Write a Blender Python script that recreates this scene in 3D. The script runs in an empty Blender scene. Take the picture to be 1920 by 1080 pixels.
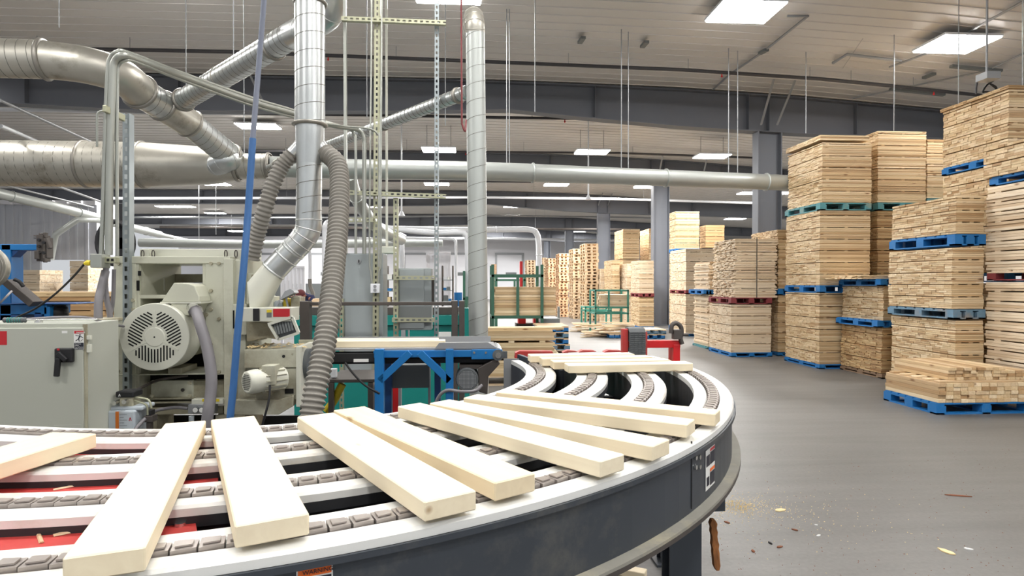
import bpy, bmesh, math, random
from mathutils import Vector, Matrix
PI = math.pi
scene = bpy.context.scene
COL = scene.collection
rnd = random.Random(7)

# ------------------------------------------------------------------ camera
FPX = 1150.0
YAW, PIT = math.radians(4.0), math.radians(-0.5)
CAM = Vector((0, 0, 1.55))
FW = Vector((math.sin(YAW)*math.cos(PIT), math.cos(YAW)*math.cos(PIT), math.sin(PIT)))
RT = Vector((math.cos(YAW), -math.sin(YAW), 0))
UP = RT.cross(FW)
cd = bpy.data.cameras.new('camera')
cd.sensor_width = 36.0
cd.lens = 36.0*FPX/1920.0
cd.clip_end = 200
cam = bpy.data.objects.new('camera', cd)
COL.objects.link(cam)
cam.matrix_world = Matrix.Translation(CAM) @ Matrix((RT, UP, -FW)).transposed().to_4x4()
scene.camera = cam

# ------------------------------------------------------------------ light and exposure
vs = scene.view_settings
vs.view_transform = 'Standard'; vs.look = 'None'; vs.gamma = 1.0; vs.use_curve_mapping = False
vs.exposure = 0.62
w = bpy.data.worlds.new('world'); scene.world = w; w.use_nodes = True
w.node_tree.nodes['Background'].inputs[0].default_value = (0.93, 0.96, 1.0, 1)
w.node_tree.nodes['Background'].inputs[1].default_value = 0.42
scene.cycles.use_denoising = True
scene.cycles.max_bounces = 8
scene.cycles.diffuse_bounces = 4
scene.cycles.glossy_bounces = 3
scene.cycles.sample_clamp_indirect = 4.0
LIGHT_W = 52.0

def ray(px, py):
    return FW + RT*((px-960)/FPX) - UP*((py-540)/FPX)
def R(px, py, y):                      # point on the pixel's ray at depth y
    d = ray(px, py); return CAM + d*(y/d.y)
def Rz(px, py, z):
    d = ray(px, py); return CAM + d*((z-CAM.z)/d.z)
def Rx(px, py, x):
    d = ray(px, py); return CAM + d*(x/d.x)

# ------------------------------------------------------------------ materials
def srgb(r, g, b):
    f = lambda c: (c/255/12.92) if c <= 10 else ((c/255+0.055)/1.055)**2.4
    return (f(r), f(g), f(b), 1)
class NT:
    def __init__(s, name):
        s.m = bpy.data.materials.new(name); s.m.use_nodes = True
        s.t = s.m.node_tree; s.n = s.t.nodes; s.b = s.n['Principled BSDF']
    def node(s, typ, **kw):
        n = s.n.new(typ)
        for k, v in kw.items():
            if k in n.inputs: n.inputs[k].default_value = v
            else: setattr(n, k, v)
        return n
    def link(s, a, b): s.t.links.new(a, b)
def mat(name, col, rough=0.5, metal=0.0, var=0.12, scale=6.0, dirt=None, dirt_amt=0.0, bump=0.0, stretch=(1, 1, 1), bscale=None):
    t = NT(name); b = t.b
    b.inputs['Roughness'].default_value = rough; b.inputs['Metallic'].default_value = metal
    tc = t.node('ShaderNodeTexCoord'); mp = t.node('ShaderNodeMapping'); mp.inputs['Scale'].default_value = stretch
    t.link(tc.outputs['Object'], mp.inputs[0])
    nz = t.node('ShaderNodeTexNoise', Scale=scale, Detail=6.0); t.link(mp.outputs[0], nz.inputs['Vector'])
    mx = t.node('ShaderNodeMix', data_type='RGBA'); 
    mx.inputs[6].default_value = tuple(c*(1-var) for c in col[:3])+(1,)
    mx.inputs[7].default_value = tuple(min(1, c*(1+var)) for c in col[:3])+(1,)
    t.link(nz.outputs['Fac'], mx.inputs[0])
    out = mx.outputs[2]
    if dirt:
        n2 = t.node('ShaderNodeTexNoise', Scale=scale*0.35, Detail=8.0, Roughness=0.7); t.link(mp.outputs[0], n2.inputs['Vector'])
        rp = t.node('ShaderNodeValToRGB'); rp.color_ramp.elements[0].position = 0.62-dirt_amt*0.35; rp.color_ramp.elements[1].position = 0.78-dirt_amt*0.2
        t.link(n2.outputs['Fac'], rp.inputs[0])
        m2 = t.node('ShaderNodeMix', data_type='RGBA'); m2.inputs[7].default_value = dirt
        t.link(rp.outputs[0], m2.inputs[0]); t.link(out, m2.inputs[6]); out = m2.outputs[2]
    t.link(out, b.inputs['Base Color'])
    if bump:
        n3 = t.node('ShaderNodeTexNoise', Scale=bscale or scale*6, Detail=4.0); t.link(mp.outputs[0], n3.inputs['Vector'])
        bp = t.node('ShaderNodeBump', Strength=bump, Distance=0.004); t.link(n3.outputs['Fac'], bp.inputs['Height']); t.link(bp.outputs[0], b.inputs['Normal'])
    return t.m
def wood(name, tones, axis=0, grain=0.35, rough=0.62, knots=True, dark=0.55):
    """sawn timber: tone per piece, grain along one axis, a few knots"""
    t = NT(name); b = t.b
    b.inputs['Roughness'].default_value = rough
    tc = t.node('ShaderNodeTexCoord'); oi = t.node('ShaderNodeObjectInfo'); ge = t.node('ShaderNodeNewGeometry')
    ad = t.node('ShaderNodeMath', operation='ADD'); t.link(oi.outputs['Random'], ad.inputs[0]); t.link(ge.outputs['Random Per Island'], ad.inputs[1])
    fr = t.node('ShaderNodeMath', operation='FRACT'); t.link(ad.outputs[0], fr.inputs[0])
    rp = t.node('ShaderNodeValToRGB'); el = rp.color_ramp.elements
    while len(el) < len(tones): el.new(0.5)
    for i, c in enumerate(tones):
        el[i].position = i/(len(tones)-1); el[i].color = c
    t.link(fr.outputs[0], rp.inputs[0])
    sc = [38.0, 38.0, 38.0]; sc[axis] = 1.6
    mp = t.node('ShaderNodeMapping'); mp.inputs['Scale'].default_value = sc
    off = t.node('ShaderNodeVectorMath', operation='SCALE'); off.inputs[0].default_value = (7.3, 3.1, 5.7); t.link(fr.outputs[0], off.inputs['Scale'])
    a2 = t.node('ShaderNodeVectorMath', operation='ADD'); t.link(tc.outputs['Object'], a2.inputs[0]); t.link(off.outputs[0], a2.inputs[1])
    t.link(a2.outputs[0], mp.inputs[0])
    nz = t.node('ShaderNodeTexNoise', Scale=1.0, Detail=5.0, Distortion=0.6); t.link(mp.outputs[0], nz.inputs['Vector'])
    rg = t.node('ShaderNodeValToRGB'); rg.color_ramp.elements[0].position = 0.35; rg.color_ramp.elements[1].position = 0.7
    t.link(nz.outputs['Fac'], rg.inputs[0])
    mg = t.node('ShaderNodeMix', data_type='RGBA', blend_type='MULTIPLY'); mg.inputs[0].default_value = grain
    t.link(rp.outputs[0], mg.inputs[6]); 
    inv = t.node('ShaderNodeMix', data_type='RGBA'); inv.inputs[6].default_value = (1, 1, 1, 1); inv.inputs[7].default_value = (dark, dark*0.82, dark*0.6, 1)
    t.link(rg.outputs[0], inv.inputs[0]); t.link(inv.outputs[2], mg.inputs[7])
    out = mg.outputs[2]
    if knots:
        sk = [14.0, 14.0, 14.0]; sk[axis] = 5.0
        m3 = t.node('ShaderNodeMapping'); m3.inputs['Scale'].default_value = sk; t.link(a2.outputs[0], m3.inputs[0])
        vo = t.node('ShaderNodeTexVoronoi', Scale=0.55); t.link(m3.outputs[0], vo.inputs['Vector'])
        rk = t.node('ShaderNodeValToRGB'); kp = 0.5 if name == 'planed_spruce' else 1.0; rk.color_ramp.elements[0].position = 0.05*kp; rk.color_ramp.elements[0].color = (1, 1, 1, 1)
        rk.color_ramp.elements[1].position = 0.13*kp*1.2; rk.color_ramp.elements[1].color = (0, 0, 0, 1)
        t.link(vo.outputs['Distance'], rk.inputs[0])
        mk = t.node('ShaderNodeMix', data_type='RGBA'); t.link(rk.outputs[0], mk.inputs[0]); t.link(out, mk.inputs[6])
        mk.inputs[7].default_value = (0.45, 0.31, 0.17, 1) if name == 'planed_spruce' else (0.22, 0.11, 0.045, 1); out = mk.outputs[2]
    t.link(out, b.inputs['Base Color'])
    bp = t.node('ShaderNodeBump', Strength=0.15, Distance=0.002); t.link(nz.outputs['Fac'], bp.inputs['Height']); t.link(bp.outputs[0], b.inputs['Normal'])
    return t.m
def glow(name, col, s):
    t = NT(name); b = t.b
    b.inputs['Base Color'].default_value = col; b.inputs['Emission Color'].default_value = col; b.inputs['Emission Strength'].default_value = s
    return t.m

M = {}
M['cream'] = mat('cream_enamel', srgb(196, 196, 178), 0.42, var=0.05, scale=2.2, dirt=srgb(128, 116, 90), dirt_amt=0.26)
M['cream_dirty'] = mat('cream_enamel_sawdusted', srgb(172, 168, 146), 0.6, var=0.1, scale=4, dirt=srgb(104, 88, 60), dirt_amt=0.6)
M['cream_clean'] = mat('cream_enamel_clean', srgb(206, 206, 192), 0.38, var=0.03, scale=2)
M['cabinet'] = mat('cabinet_grey_green_paint', srgb(176, 178, 166), 0.4, var=0.04, scale=1.5, dirt=srgb(120, 116, 92), dirt_amt=0.1)
M['galv'] = mat('galvanised_sheet', (0.60, 0.62, 0.61, 1), 0.33, 0.85, var=0.14, scale=9, bump=0.05)
M['galv_dusty'] = mat('galvanised_sheet_dusty', (0.50, 0.48, 0.42, 1), 0.42, 0.7, var=0.16, scale=5, dirt=srgb(132, 122, 104), dirt_amt=0.2)
M['galv_band'] = mat('duct_clamp_band', srgb(150, 146, 138), 0.45, 0.6, var=0.1)
M['duct_pale'] = mat('duct_pale_grey', srgb(176, 180, 176), 0.42, 0.45, var=0.06, scale=3)
M['pipe_white'] = mat('white_pipe', srgb(222, 224, 228), 0.35, var=0.04)
M['pipe_grey'] = mat('painted_pipe_grey', srgb(150, 152, 154), 0.45, 0.3, var=0.06)
M['pipe_dark'] = mat('sprinkler_pipe_dark', srgb(66, 64, 66), 0.5, 0.3, var=0.1)
M['flex'] = mat('flexible_hose_grey', srgb(134, 130, 122), 0.6, var=0.1, scale=8)
M['conduit'] = mat('electrical_conduit', srgb(166, 168, 160), 0.38, 0.6, var=0.07)
M['conduit_grey'] = mat('grey_liquidtight_conduit', srgb(118, 115, 118), 0.5, var=0.05)
M['strut'] = mat('zinc_strut_channel', srgb(176, 176, 150), 0.42, 0.55, var=0.12, scale=12)
M['strut_grey'] = mat('grey_strut_channel', srgb(150, 158, 160), 0.4, 0.5, var=0.08)
M['steel_col'] = mat('column_grey_paint', srgb(104, 108, 116), 0.55, var=0.06, scale=2)
M['beam'] = mat('beam_grey_primer', srgb(100, 103, 110), 0.6, var=0.08, scale=1.2)
M['black'] = mat('black_rubber', srgb(22, 22, 24), 0.6, var=0.2)
M['void'] = mat('black_and_opening_shade', srgb(16, 15, 14), 0.9, var=0.3)  # near-black, mostly painted in for the shade inside openings
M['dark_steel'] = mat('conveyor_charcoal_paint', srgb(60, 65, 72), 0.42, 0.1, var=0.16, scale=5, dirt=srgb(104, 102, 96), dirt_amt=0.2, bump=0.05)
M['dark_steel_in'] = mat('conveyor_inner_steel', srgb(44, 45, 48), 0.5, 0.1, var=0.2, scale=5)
M['raw_steel'] = mat('dark_mill_steel', srgb(84, 78, 74), 0.5, 0.4, var=0.2, scale=6)
M['dusty'] = mat('dusty_flange', srgb(140, 137, 128), 0.8, var=0.15, scale=14, dirt=srgb(168, 160, 138), dirt_amt=0.3)
M['uhmw'] = mat('white_wear_strip', srgb(224, 224, 220), 0.3, var=0.05, scale=6, dirt=srgb(196, 186, 166), dirt_amt=0.2)
M['chain'] = mat('chain_steel', srgb(164, 156, 150), 0.4, 0.55, var=0.2, scale=30)
M['red'] = mat('red_enamel', srgb(196, 22, 26), 0.4, var=0.08, scale=5)
M['red_dusty'] = mat('red_plate_sawdusted', srgb(184, 58, 54), 0.5, var=0.12, scale=5, dirt=srgb(190, 120, 104), dirt_amt=0.2)
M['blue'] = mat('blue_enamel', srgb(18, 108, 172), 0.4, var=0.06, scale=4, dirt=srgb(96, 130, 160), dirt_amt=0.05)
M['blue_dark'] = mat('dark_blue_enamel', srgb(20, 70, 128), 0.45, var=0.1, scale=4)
M['teal'] = mat('teal_machine_paint', srgb(14, 124, 116), 0.42, var=0.1, scale=3)
M['green'] = mat('green_rack_paint', srgb(52, 96, 78), 0.45, var=0.08, scale=5)
M['green2'] = mat('green_teal_rack_paint', srgb(56, 128, 112), 0.45, var=0.08, scale=5)
M['cab_grey'] = mat('electrical_cabinet_grey', srgb(146, 153, 154), 0.42, var=0.04, scale=2)
M['cab_dark'] = mat('control_panel_dark_grey', srgb(104, 108, 108), 0.45, var=0.04, scale=2)
M['motor_grey'] = mat('motor_dark_grey', srgb(92, 96, 98), 0.5, 0.2, var=0.12, scale=8)
M['hose_blue'] = mat('blue_air_hose', srgb(52, 98, 152), 0.4, var=0.06, scale=4)
M['hose_grey'] = mat('grey_air_hose', srgb(112, 118, 134), 0.5, var=0.06, scale=4)
M['hose_red'] = mat('dark_red_hose', srgb(112, 42, 44), 0.5, var=0.06)
M['white'] = mat('white_label', srgb(226, 226, 222), 0.5, var=0.02)
M['red_label'] = mat('red_label', srgb(186, 30, 40), 0.45, var=0.02)
M['orange'] = mat('orange_label', srgb(238, 110, 34), 0.45, var=0.02)
M['yellow'] = mat('yellow_plastic', srgb(214, 190, 40), 0.45, var=0.05)
M['navy_label'] = mat('black_label', srgb(28, 30, 44), 0.45, var=0.02)
M['belt'] = mat('conveyor_belt_grey', srgb(150, 150, 150), 0.6, var=0.05, scale=8)
M['tank'] = mat('oil_tank_plastic', srgb(176, 184, 190), 0.4, var=0.05, scale=3, dirt=srgb(150, 136, 108), dirt_amt=0.2)
M['brass'] = mat('oil_gauge_amber', srgb(196, 106, 30), 0.3, var=0.1)
M['chrome'] = mat('bright_metal', (0.7, 0.7, 0.68, 1), 0.22, 0.95, var=0.05)
M['cordgrey'] = mat('grey_cord', srgb(168, 164, 164), 0.5, var=0.03)
M['skin'] = mat('skin', srgb(186, 126, 104), 0.5, var=0.05)
M['hair'] = mat('dark_cap_cloth', srgb(96, 44, 48), 0.8, var=0.1)
M['navy'] = mat('navy_work_shirt', srgb(54, 58, 92), 0.85, var=0.1)
M['jeans'] = mat('dark_jeans', srgb(44, 48, 62), 0.85, var=0.1)
M['tyre'] = mat('tyre_rubber', srgb(92, 95, 96), 0.7, var=0.2, scale=20)
T_board = [srgb(236, 221, 188), srgb(240, 227, 198), srgb(232, 214, 180), srgb(242, 230, 202)]
T_lum = [srgb(206, 182, 143), srgb(228, 205, 168), srgb(188, 156, 117), srgb(232, 213, 180), srgb(210, 182, 140), srgb(170, 136, 96), srgb(220, 198, 159), srgb(200, 170, 129)]
T_pink = [srgb(222, 201, 172), srgb(234, 217, 191), srgb(204, 178, 145), srgb(236, 221, 197), srgb(216, 192, 157)]
T_warm = [srgb(196, 164, 119), srgb(176, 140, 96), srgb(210, 184, 140), srgb(152, 114, 75), srgb(200, 172, 127)]
T_pal = [srgb(222, 196, 162), srgb(232, 208, 176), srgb(206, 178, 142), srgb(226, 200, 166)]
T_orange = [srgb(212, 172, 134), srgb(222, 188, 152), srgb(196, 154, 114)]
T_brown = [srgb(120, 96, 74), srgb(138, 114, 90), srgb(104, 84, 66)]
M['board'] = wood('planed_spruce', T_board, 0, 0.14, 0.5, knots=True)
M['lum_x'] = wood('lumber_crosswise', T_lum, 0, 0.4)
M['lum_y'] = wood('lumber_lengthwise', T_lum, 1, 0.4)
M['pink_x'] = wood('pale_lumber_crosswise', T_pink, 0, 0.35)
M['pink_y'] = wood('pale_lumber_lengthwise', T_pink, 1, 0.35)
M['warm_x'] = wood('weathered_lumber_crosswise', T_warm, 0, 0.5)
M['pal_wood'] = wood('pallet_wood', T_pal, 0, 0.4, knots=False)
M['pal_orange'] = wood('orange_pallet_wood', T_orange, 0, 0.4, knots=False)
M['pal_brown'] = wood('old_pallet_wood', T_brown, 0, 0.5, knots=False)
M['pal_blue'] = mat('pallet_blue_paint', srgb(16, 104, 168), 0.6, var=0.16, scale=9, dirt=srgb(70, 120, 160), dirt_amt=0.15)
M['pal_teal'] = mat('pallet_teal_paint', srgb(74, 132, 138), 0.65, var=0.16, scale=9, dirt=srgb(140, 140, 120), dirt_amt=0.25)
M['pal_red'] = mat('pallet_red_paint', srgb(122, 48, 52), 0.65, var=0.2, scale=9)
M['pal_faded'] = mat('pallet_faded_blue', srgb(96, 128, 150), 0.7, var=0.25, scale=9, dirt=srgb(140, 130, 120), dirt_amt=0.3)
M['rot'] = wood('rotten_bark_wood', [srgb(168, 112, 62), srgb(150, 96, 50), srgb(180, 124, 70)], 2, 0.95, 0.9, dark=0.12)
M['seam'] = mat('duct_seam_dust_shadow', srgb(116, 114, 106), 0.6, 0.3)  # dark tone paints the seam's shadow line together with its dust
M['shavings'] = mat('pale_shavings', srgb(214, 192, 146), 0.8, var=0.15, scale=30)
M['bark'] = mat('bark_brown', srgb(120, 70, 44), 0.9, var=0.25, scale=30)
M['strap'] = mat('steel_strap', srgb(90, 88, 80), 0.5, 0.4)

# ------------------------------------------------------------------ geometry helpers
class MB:
    def __init__(s): s.v = []; s.f = []; s.mi = []; s.sm = []
    def add(s, vs_, fs, m=0, smooth=False):
        o = len(s.v); s.v.extend([tuple(v) for v in vs_])
        for f in fs:
            s.f.append([i+o for i in f]); s.mi.append(m); s.sm.append(smooth)
        return s
    def box(s, a, b, m=0):
        x0, x1 = sorted((a[0], b[0])); y0, y1 = sorted((a[1], b[1])); z0, z1 = sorted((a[2], b[2]))
        return s.add([(x0,y0,z0),(x1,y0,z0),(x1,y1,z0),(x0,y1,z0),(x0,y0,z1),(x1,y0,z1),(x1,y1,z1),(x0,y1,z1)],
                     [(0,3,2,1),(4,5,6,7),(0,1,5,4),(1,2,6,5),(2,3,7,6),(3,0,4,7)], m)
    def bar(s, p, q, w, h, m=0, up=Vector((0, 0, 1))):
        p = Vector(p); q = Vector(q); d = (q-p).normalized()
        if abs(d.dot(up)) > 0.98: up = Vector((0, 1, 0))
        r = d.cross(up).normalized(); u = r.cross(d).normalized()
        vv = []
        for e in (p, q):
            for sx, sz in ((-1,-1),(1,-1),(1,1),(-1,1)): vv.append(e + r*sx*w/2 + u*sz*h/2)
        return s.add(vv, [(0,1,2,3),(7,6,5,4),(0,4,5,1),(1,5,6,2),(2,6,7,3),(3,7,4,0)], m)
    def prism(s, poly, d, m=0):
        """poly: 3-D points of one face, extruded by vector d"""
        n = len(poly); d = Vector(d); a = [Vector(p) for p in poly]; b = [p+d for p in a]
        s.add(a+b, [tuple(range(n)), tuple(range(2*n-1, n-1, -1))] + [(i, i+n, (i+1) % n + n, (i+1) % n) for i in range(n)], m)
        return s
    def ngon(s, poly, m=0): return s.add(poly, [tuple(range(len(poly)))], m)
    def tube(s, pts, r, n=12, m=0, caps=True):
        """sweep a circle of radius r (number or list) along pts"""
        P = [Vector(p) for p in pts]; k = len(P)
        rr = r if isinstance(r, (list, tuple)) else [r]*k
        T = []
        for i in range(k):
            a = P[max(0, i-1)]; b = P[min(k-1, i+1)]; T.append((b-a).normalized() if (b-a).length > 1e-9 else Vector((0, 0, 1)))
        u = Vector((0, 0, 1)) if abs(T[0].z) < 0.9 else Vector((1, 0, 0))
        u = (u - T[0]*u.dot(T[0])).normalized()
        vv = []
        for i in range(k):
            if i: u = (u - T[i]*u.dot(T[i])).normalized()
            v = T[i].cross(u)
            for j in range(n):
                a = 2*PI*j/n
                vv.append(P[i] + (u*math.cos(a)+v*math.sin(a))*rr[i])
        fs = [(i*n+j, i*n+(j+1) % n, (i+1)*n+(j+1) % n, (i+1)*n+j) for i in range(k-1) for j in range(n)]
        s.add(vv, fs, m, True)
        if caps:
            s.add(vv[:n], [tuple(range(n-1, -1, -1))], m); s.add(vv[-n:], [tuple(range(n))], m)
        return s
    def seam(s, p, q, r, pitch, m=0, w=0.003):
        """the standing helical seam of a spiral duct"""
        p = Vector(p); q = Vector(q); L = (q-p).length; d = (q-p)/L
        u = Vector((0, 0, 1)) if abs(d.z) < 0.9 else Vector((1, 0, 0)); u = (u-d*u.dot(d)).normalized(); v = d.cross(u)
        k = int(L/pitch*20); pts = [p+d*(L*i/k)+(u*math.cos(2*PI*i/20)+v*math.sin(2*PI*i/20))*r for i in range(k+1)]
        return s.tube(pts, w, 4, m, caps=False)
    def cyl(s, p, q, r, n=16, m=0, r2=None): return s.tube([p, q], [r, r if r2 is None else r2], n, m)
    def ring(s, c, ax, r, h=0.03, t=0.012, n=28, m=0):
        """a raised band around a duct"""
        c = Vector(c); ax = Vector(ax).normalized()
        return s.tube([c-ax*h/2, c-ax*h/2+ax*0.001, c-ax*h*0.2, c+ax*h*0.2, c+ax*h/2-ax*0.001, c+ax*h/2], [r*0.98, r+t*0.5, r+t, r+t, r+t*0.5, r*0.98], n, m, caps=False)
    def ball(s, c, r, n=12, m=0, sz=1.0):
        c = Vector(c); vv = [c+Vector((0, 0, -r*sz))]; fs = []
        k = n//2
        for i in range(1, k):
            a = -PI/2+PI*i/k
            for j in range(n):
                b = 2*PI*j/n; vv.append(c+Vector((r*math.cos(a)*math.cos(b), r*math.cos(a)*math.sin(b), r*sz*math.sin(a))))
        vv.append(c+Vector((0, 0, r*sz))); t = len(vv)-1
        for j in range(n):
            j2 = (j+1) % n
            fs.append((0, 1+j2, 1+j)); fs.append((t, 1+(k-2)*n+j, 1+(k-2)*n+j2))
            for i in range(k-2): fs.append((1+i*n+j, 1+i*n+j2, 1+(i+1)*n+j2, 1+(i+1)*n+j))
        return s.add(vv, fs, m, True)
    def build(s, name, mats, parent=None, origin=None, bev=0.0, seg=2):
        me = bpy.data.meshes.new(name)
        o0 = Vector(origin) if origin is not None else Vector((0, 0, 0))
        me.from_pydata([(v[0]-o0.x, v[1]-o0.y, v[2]-o0.z) for v in s.v], [], s.f)
        for mm in (mats if isinstance(mats, (list, tuple)) else [mats]): me.materials.append(M[mm] if isinstance(mm, str) else mm)
        me.polygons.foreach_set('material_index', s.mi); me.polygons.foreach_set('use_smooth', s.sm)
        me.update()
        o = bpy.data.objects.new(name, me); COL.objects.link(o)
        if parent is not None:
            o.parent = parent
            o.location = o0 - world_of(parent)
        else: o.location = o0
        if bev:
            b = o.modifiers.new('bevel', 'BEVEL'); b.width = bev; b.segments = seg; b.limit_method = 'ANGLE'; b.angle_limit = 0.7
        return o
def world_of(o):
    v = Vector((0, 0, 0))
    while o is not None:
        v += o.location; o = o.parent
    return v
def tag(o, label, cat, group=None, kind=None):
    o['label'] = label; o['category'] = cat
    if group: o['group'] = group
    if kind: o['kind'] = kind
    return o
def struct(o, label=None):
    o['kind'] = 'structure'
    if label: o['label'] = label
    return o
def thing(name, label, cat, loc=(0, 0, 0), group=None, rz=0):
    o = bpy.data.objects.new(name, None); COL.objects.link(o); o.location = loc; o.rotation_euler = (0, 0, rz)
    o.empty_display_size = 0.1
    return tag(o, label, cat, group)
def smooth_path(pts, k=8):
    """Catmull-Rom through points"""
    P = [Vector(p) for p in pts]; P = [P[0]*2-P[1]] + P + [P[-1]*2-P[-2]]; out = []
    for i in range(1, len(P)-2):
        a, b, c, d = P[i-1:i+3]
        for j in range(k):
            t = j/k
            out.append(0.5*((2*b)+(c-a)*t+(2*a-5*b+4*c-d)*t*t+(3*b-a-3*c+d)*t**3))
    out.append(P[-2]); return out
def pbox(mb, x0, y0, x1, y1, Y, dep, m=0):
    p = R(x0, y1, Y); q = R(x1, y0, Y)
    return mb.box((p.x, Y, p.z), (q.x, Y+dep, q.z), m)
def dup(root, loc, label=None, group=None):
    r = root.copy(); COL.objects.link(r); r.location = loc
    if label: r['label'] = label
    if group: r['group'] = group
    for ch in root.children:
        c = ch.copy(); COL.objects.link(c); c.parent = r
        for g in ch.children:
            d = g.copy(); COL.objects.link(d); d.parent = c
    return r
def text(s, size, loc, parent, mat_, rot=(PI/2, 0, 0), align='LEFT', name='lettering', ext=0.0004):
    c = bpy.data.curves.new(name, 'FONT'); c.body = s; c.size = size; c.align_x = align; c.extrude = ext
    tmp = bpy.data.objects.new('tmp', c); COL.objects.link(tmp)
    me = bpy.data.meshes.new_from_object(tmp); bpy.data.objects.remove(tmp)
    me.materials.clear(); me.materials.append(M[mat_]); o = bpy.data.objects.new(name, me); COL.objects.link(o)
    o.rotation_euler = rot
    if parent is not None: o.parent = parent; o.location = Vector(loc)-world_of(parent)
    else: o.location = loc
    return o
# ------------------------------------------------------------------ the hall
YB = [(14.0), 21.7, 30.9, 41.6, 52.0]
def line_z(pts, Y=13.8):
    o = []
    for px, py in pts:
        p = R(px, py, Y); o.append((p.x, p.z))
    return o
topz = line_z([(74, 133), (300, 136), (481, 139), (862, 146), (1084, 154), (1280, 163), (1502, 178), (1769, 203)])
botz = line_z([(0, 188), (270, 202), (552, 203), (770, 203), (958, 200), (1084, 214), (1280, 232), (1417, 241), (1524, 247), (1769, 255)])
topz = [(-30, topz[0][1]-0.15)] + topz + [(24.5, topz[-1][1]-0.55)]
botz = [(-30, botz[0][1]-0.1)] + botz + [(24.5, botz[-1][1]-0.35)]
def prof(tab, x):
    for (a, za), (b, zb) in zip(tab, tab[1:]):
        if x <= b: return za+(zb-za)*(x-a)/(b-a)
    return tab[-1][1]
WX0, WX1, WY0, WY1 = -26.0, 24.0, -4.0, 57.0
mb = MB(); mb.box((WX0, WY0, -0.2), (WX1, WY1, 0))
t = NT('worn_concrete_floor'); b = t.b
tc = t.node('ShaderNodeTexCoord')
n1 = t.node('ShaderNodeTexNoise', Scale=0.35, Detail=6.0, Roughness=0.6); t.link(tc.outputs['Object'], n1.inputs['Vector'])
mp = t.node('ShaderNodeMapping'); mp.inputs['Scale'].default_value = (0.35, 5.0, 1); mp.inputs['Rotation'].default_value = (0, 0, 0.35); t.link(tc.outputs['Object'], mp.inputs[0])
n2 = t.node('ShaderNodeTexNoise', Scale=1.4, Detail=8.0); t.link(mp.outputs[0], n2.inputs['Vector'])
n3 = t.node('ShaderNodeTexNoise', Scale=40.0, Detail=4.0); t.link(tc.outputs['Object'], n3.inputs['Vector'])
r1 = t.node('ShaderNodeValToRGB'); r1.color_ramp.elements[0].color = srgb(89, 88, 86); r1.color_ramp.elements[1].color = srgb(113, 111, 108)
r1.color_ramp.elements[0].position = 0.3; r1.color_ramp.elements[1].position = 0.7
t.link(n1.outputs['Fac'], r1.inputs[0])
m1 = t.node('ShaderNodeMix', data_type='RGBA', blend_type='OVERLAY'); m1.inputs[0].default_value = 0.28; t.link(r1.outputs[0], m1.inputs[6]); t.link(n2.outputs['Fac'], m1.inputs[7])
m2 = t.node('ShaderNodeMix', data_type='RGBA', blend_type='OVERLAY'); m2.inputs[0].default_value = 0.22; t.link(m1.outputs[2], m2.inputs[6]); t.link(n3.outputs['Fac'], m2.inputs[7])
t.link(m2.outputs[2], b.inputs['Base Color']); b.inputs['Roughness'].default_value = 0.42
mr = t.node('ShaderNodeMapRange'); mr.inputs[3].default_value = 0.36; mr.inputs[4].default_value = 0.55; t.link(n1.outputs['Fac'], mr.inputs[0]); t.link(mr.outputs[0], b.inputs['Roughness'])
M['floor'] = t.m
struct(mb.build('floor', 'floor'), 'worn grey concrete floor with scuffs and sawdust')
# ribbed liner-panel ceiling: real grooves every 0.3 m running across the hall
M['ceil'] = mat('ceiling_liner_panel', srgb(204, 200, 195), 0.38, 0.0, var=0.03, scale=0.6)
xs = [WX0, -18, -13] + [p[0] for p in topz[1:-1]] + [WX1]
xs = sorted(set(xs)); ys = []
y = WY0
while y < WY1:
    ys += [(y, 0.0), (y+0.266, 0.0), (y+0.272, -0.013), (y+0.292, -0.013)]; y += 0.31
mb = MB(); vv = []
for yy, dz in ys:
    for x in xs: vv.append((x, yy, prof(topz, x)+0.06+dz))
n = len(xs); fs = [(i*n+j, (i+1)*n+j, (i+1)*n+j+1, i*n+j+1) for i in range(len(ys)-1) for j in range(n-1)]
mb.add(vv, fs)
o2 = [(x, yy, prof(topz, x)+0.25) for yy in (WY0, WY1) for x in xs]
mb.add(o2, [(j, j+1, n+j+1, n+j) for j in range(n-1)])
struct(mb.build('ceiling', 'ceil'), 'white ribbed metal ceiling panels of the hall')
# walls
M['wall_white'] = mat('white_wall_panel', srgb(226, 226, 230), 0.45, var=0.03, scale=0.5)
mb = MB()
mb.box((WX0, WY1, 0), (WX1, WY1+0.2, 6.3))
z = 0.9
while z < 5.4:
    mb.box((WX0, WY1-0.02, z), (WX1, WY1, z+0.03)); z += 0.62
struct(mb.build('wall_back', 'wall_white'), 'far white panelled wall of the hall')
mb = MB(); mb.box((WX1, WY0, 0), (WX1+0.2, WY1, 6.2))
y = WY0
while y < WY1: mb.box((WX1-0.03, y, 0), (WX1, y+0.08, 5.6)); y += 0.3
struct(mb.build('wall_right', 'wall_white'), 'white ribbed side wall behind the lumber stacks')
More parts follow.
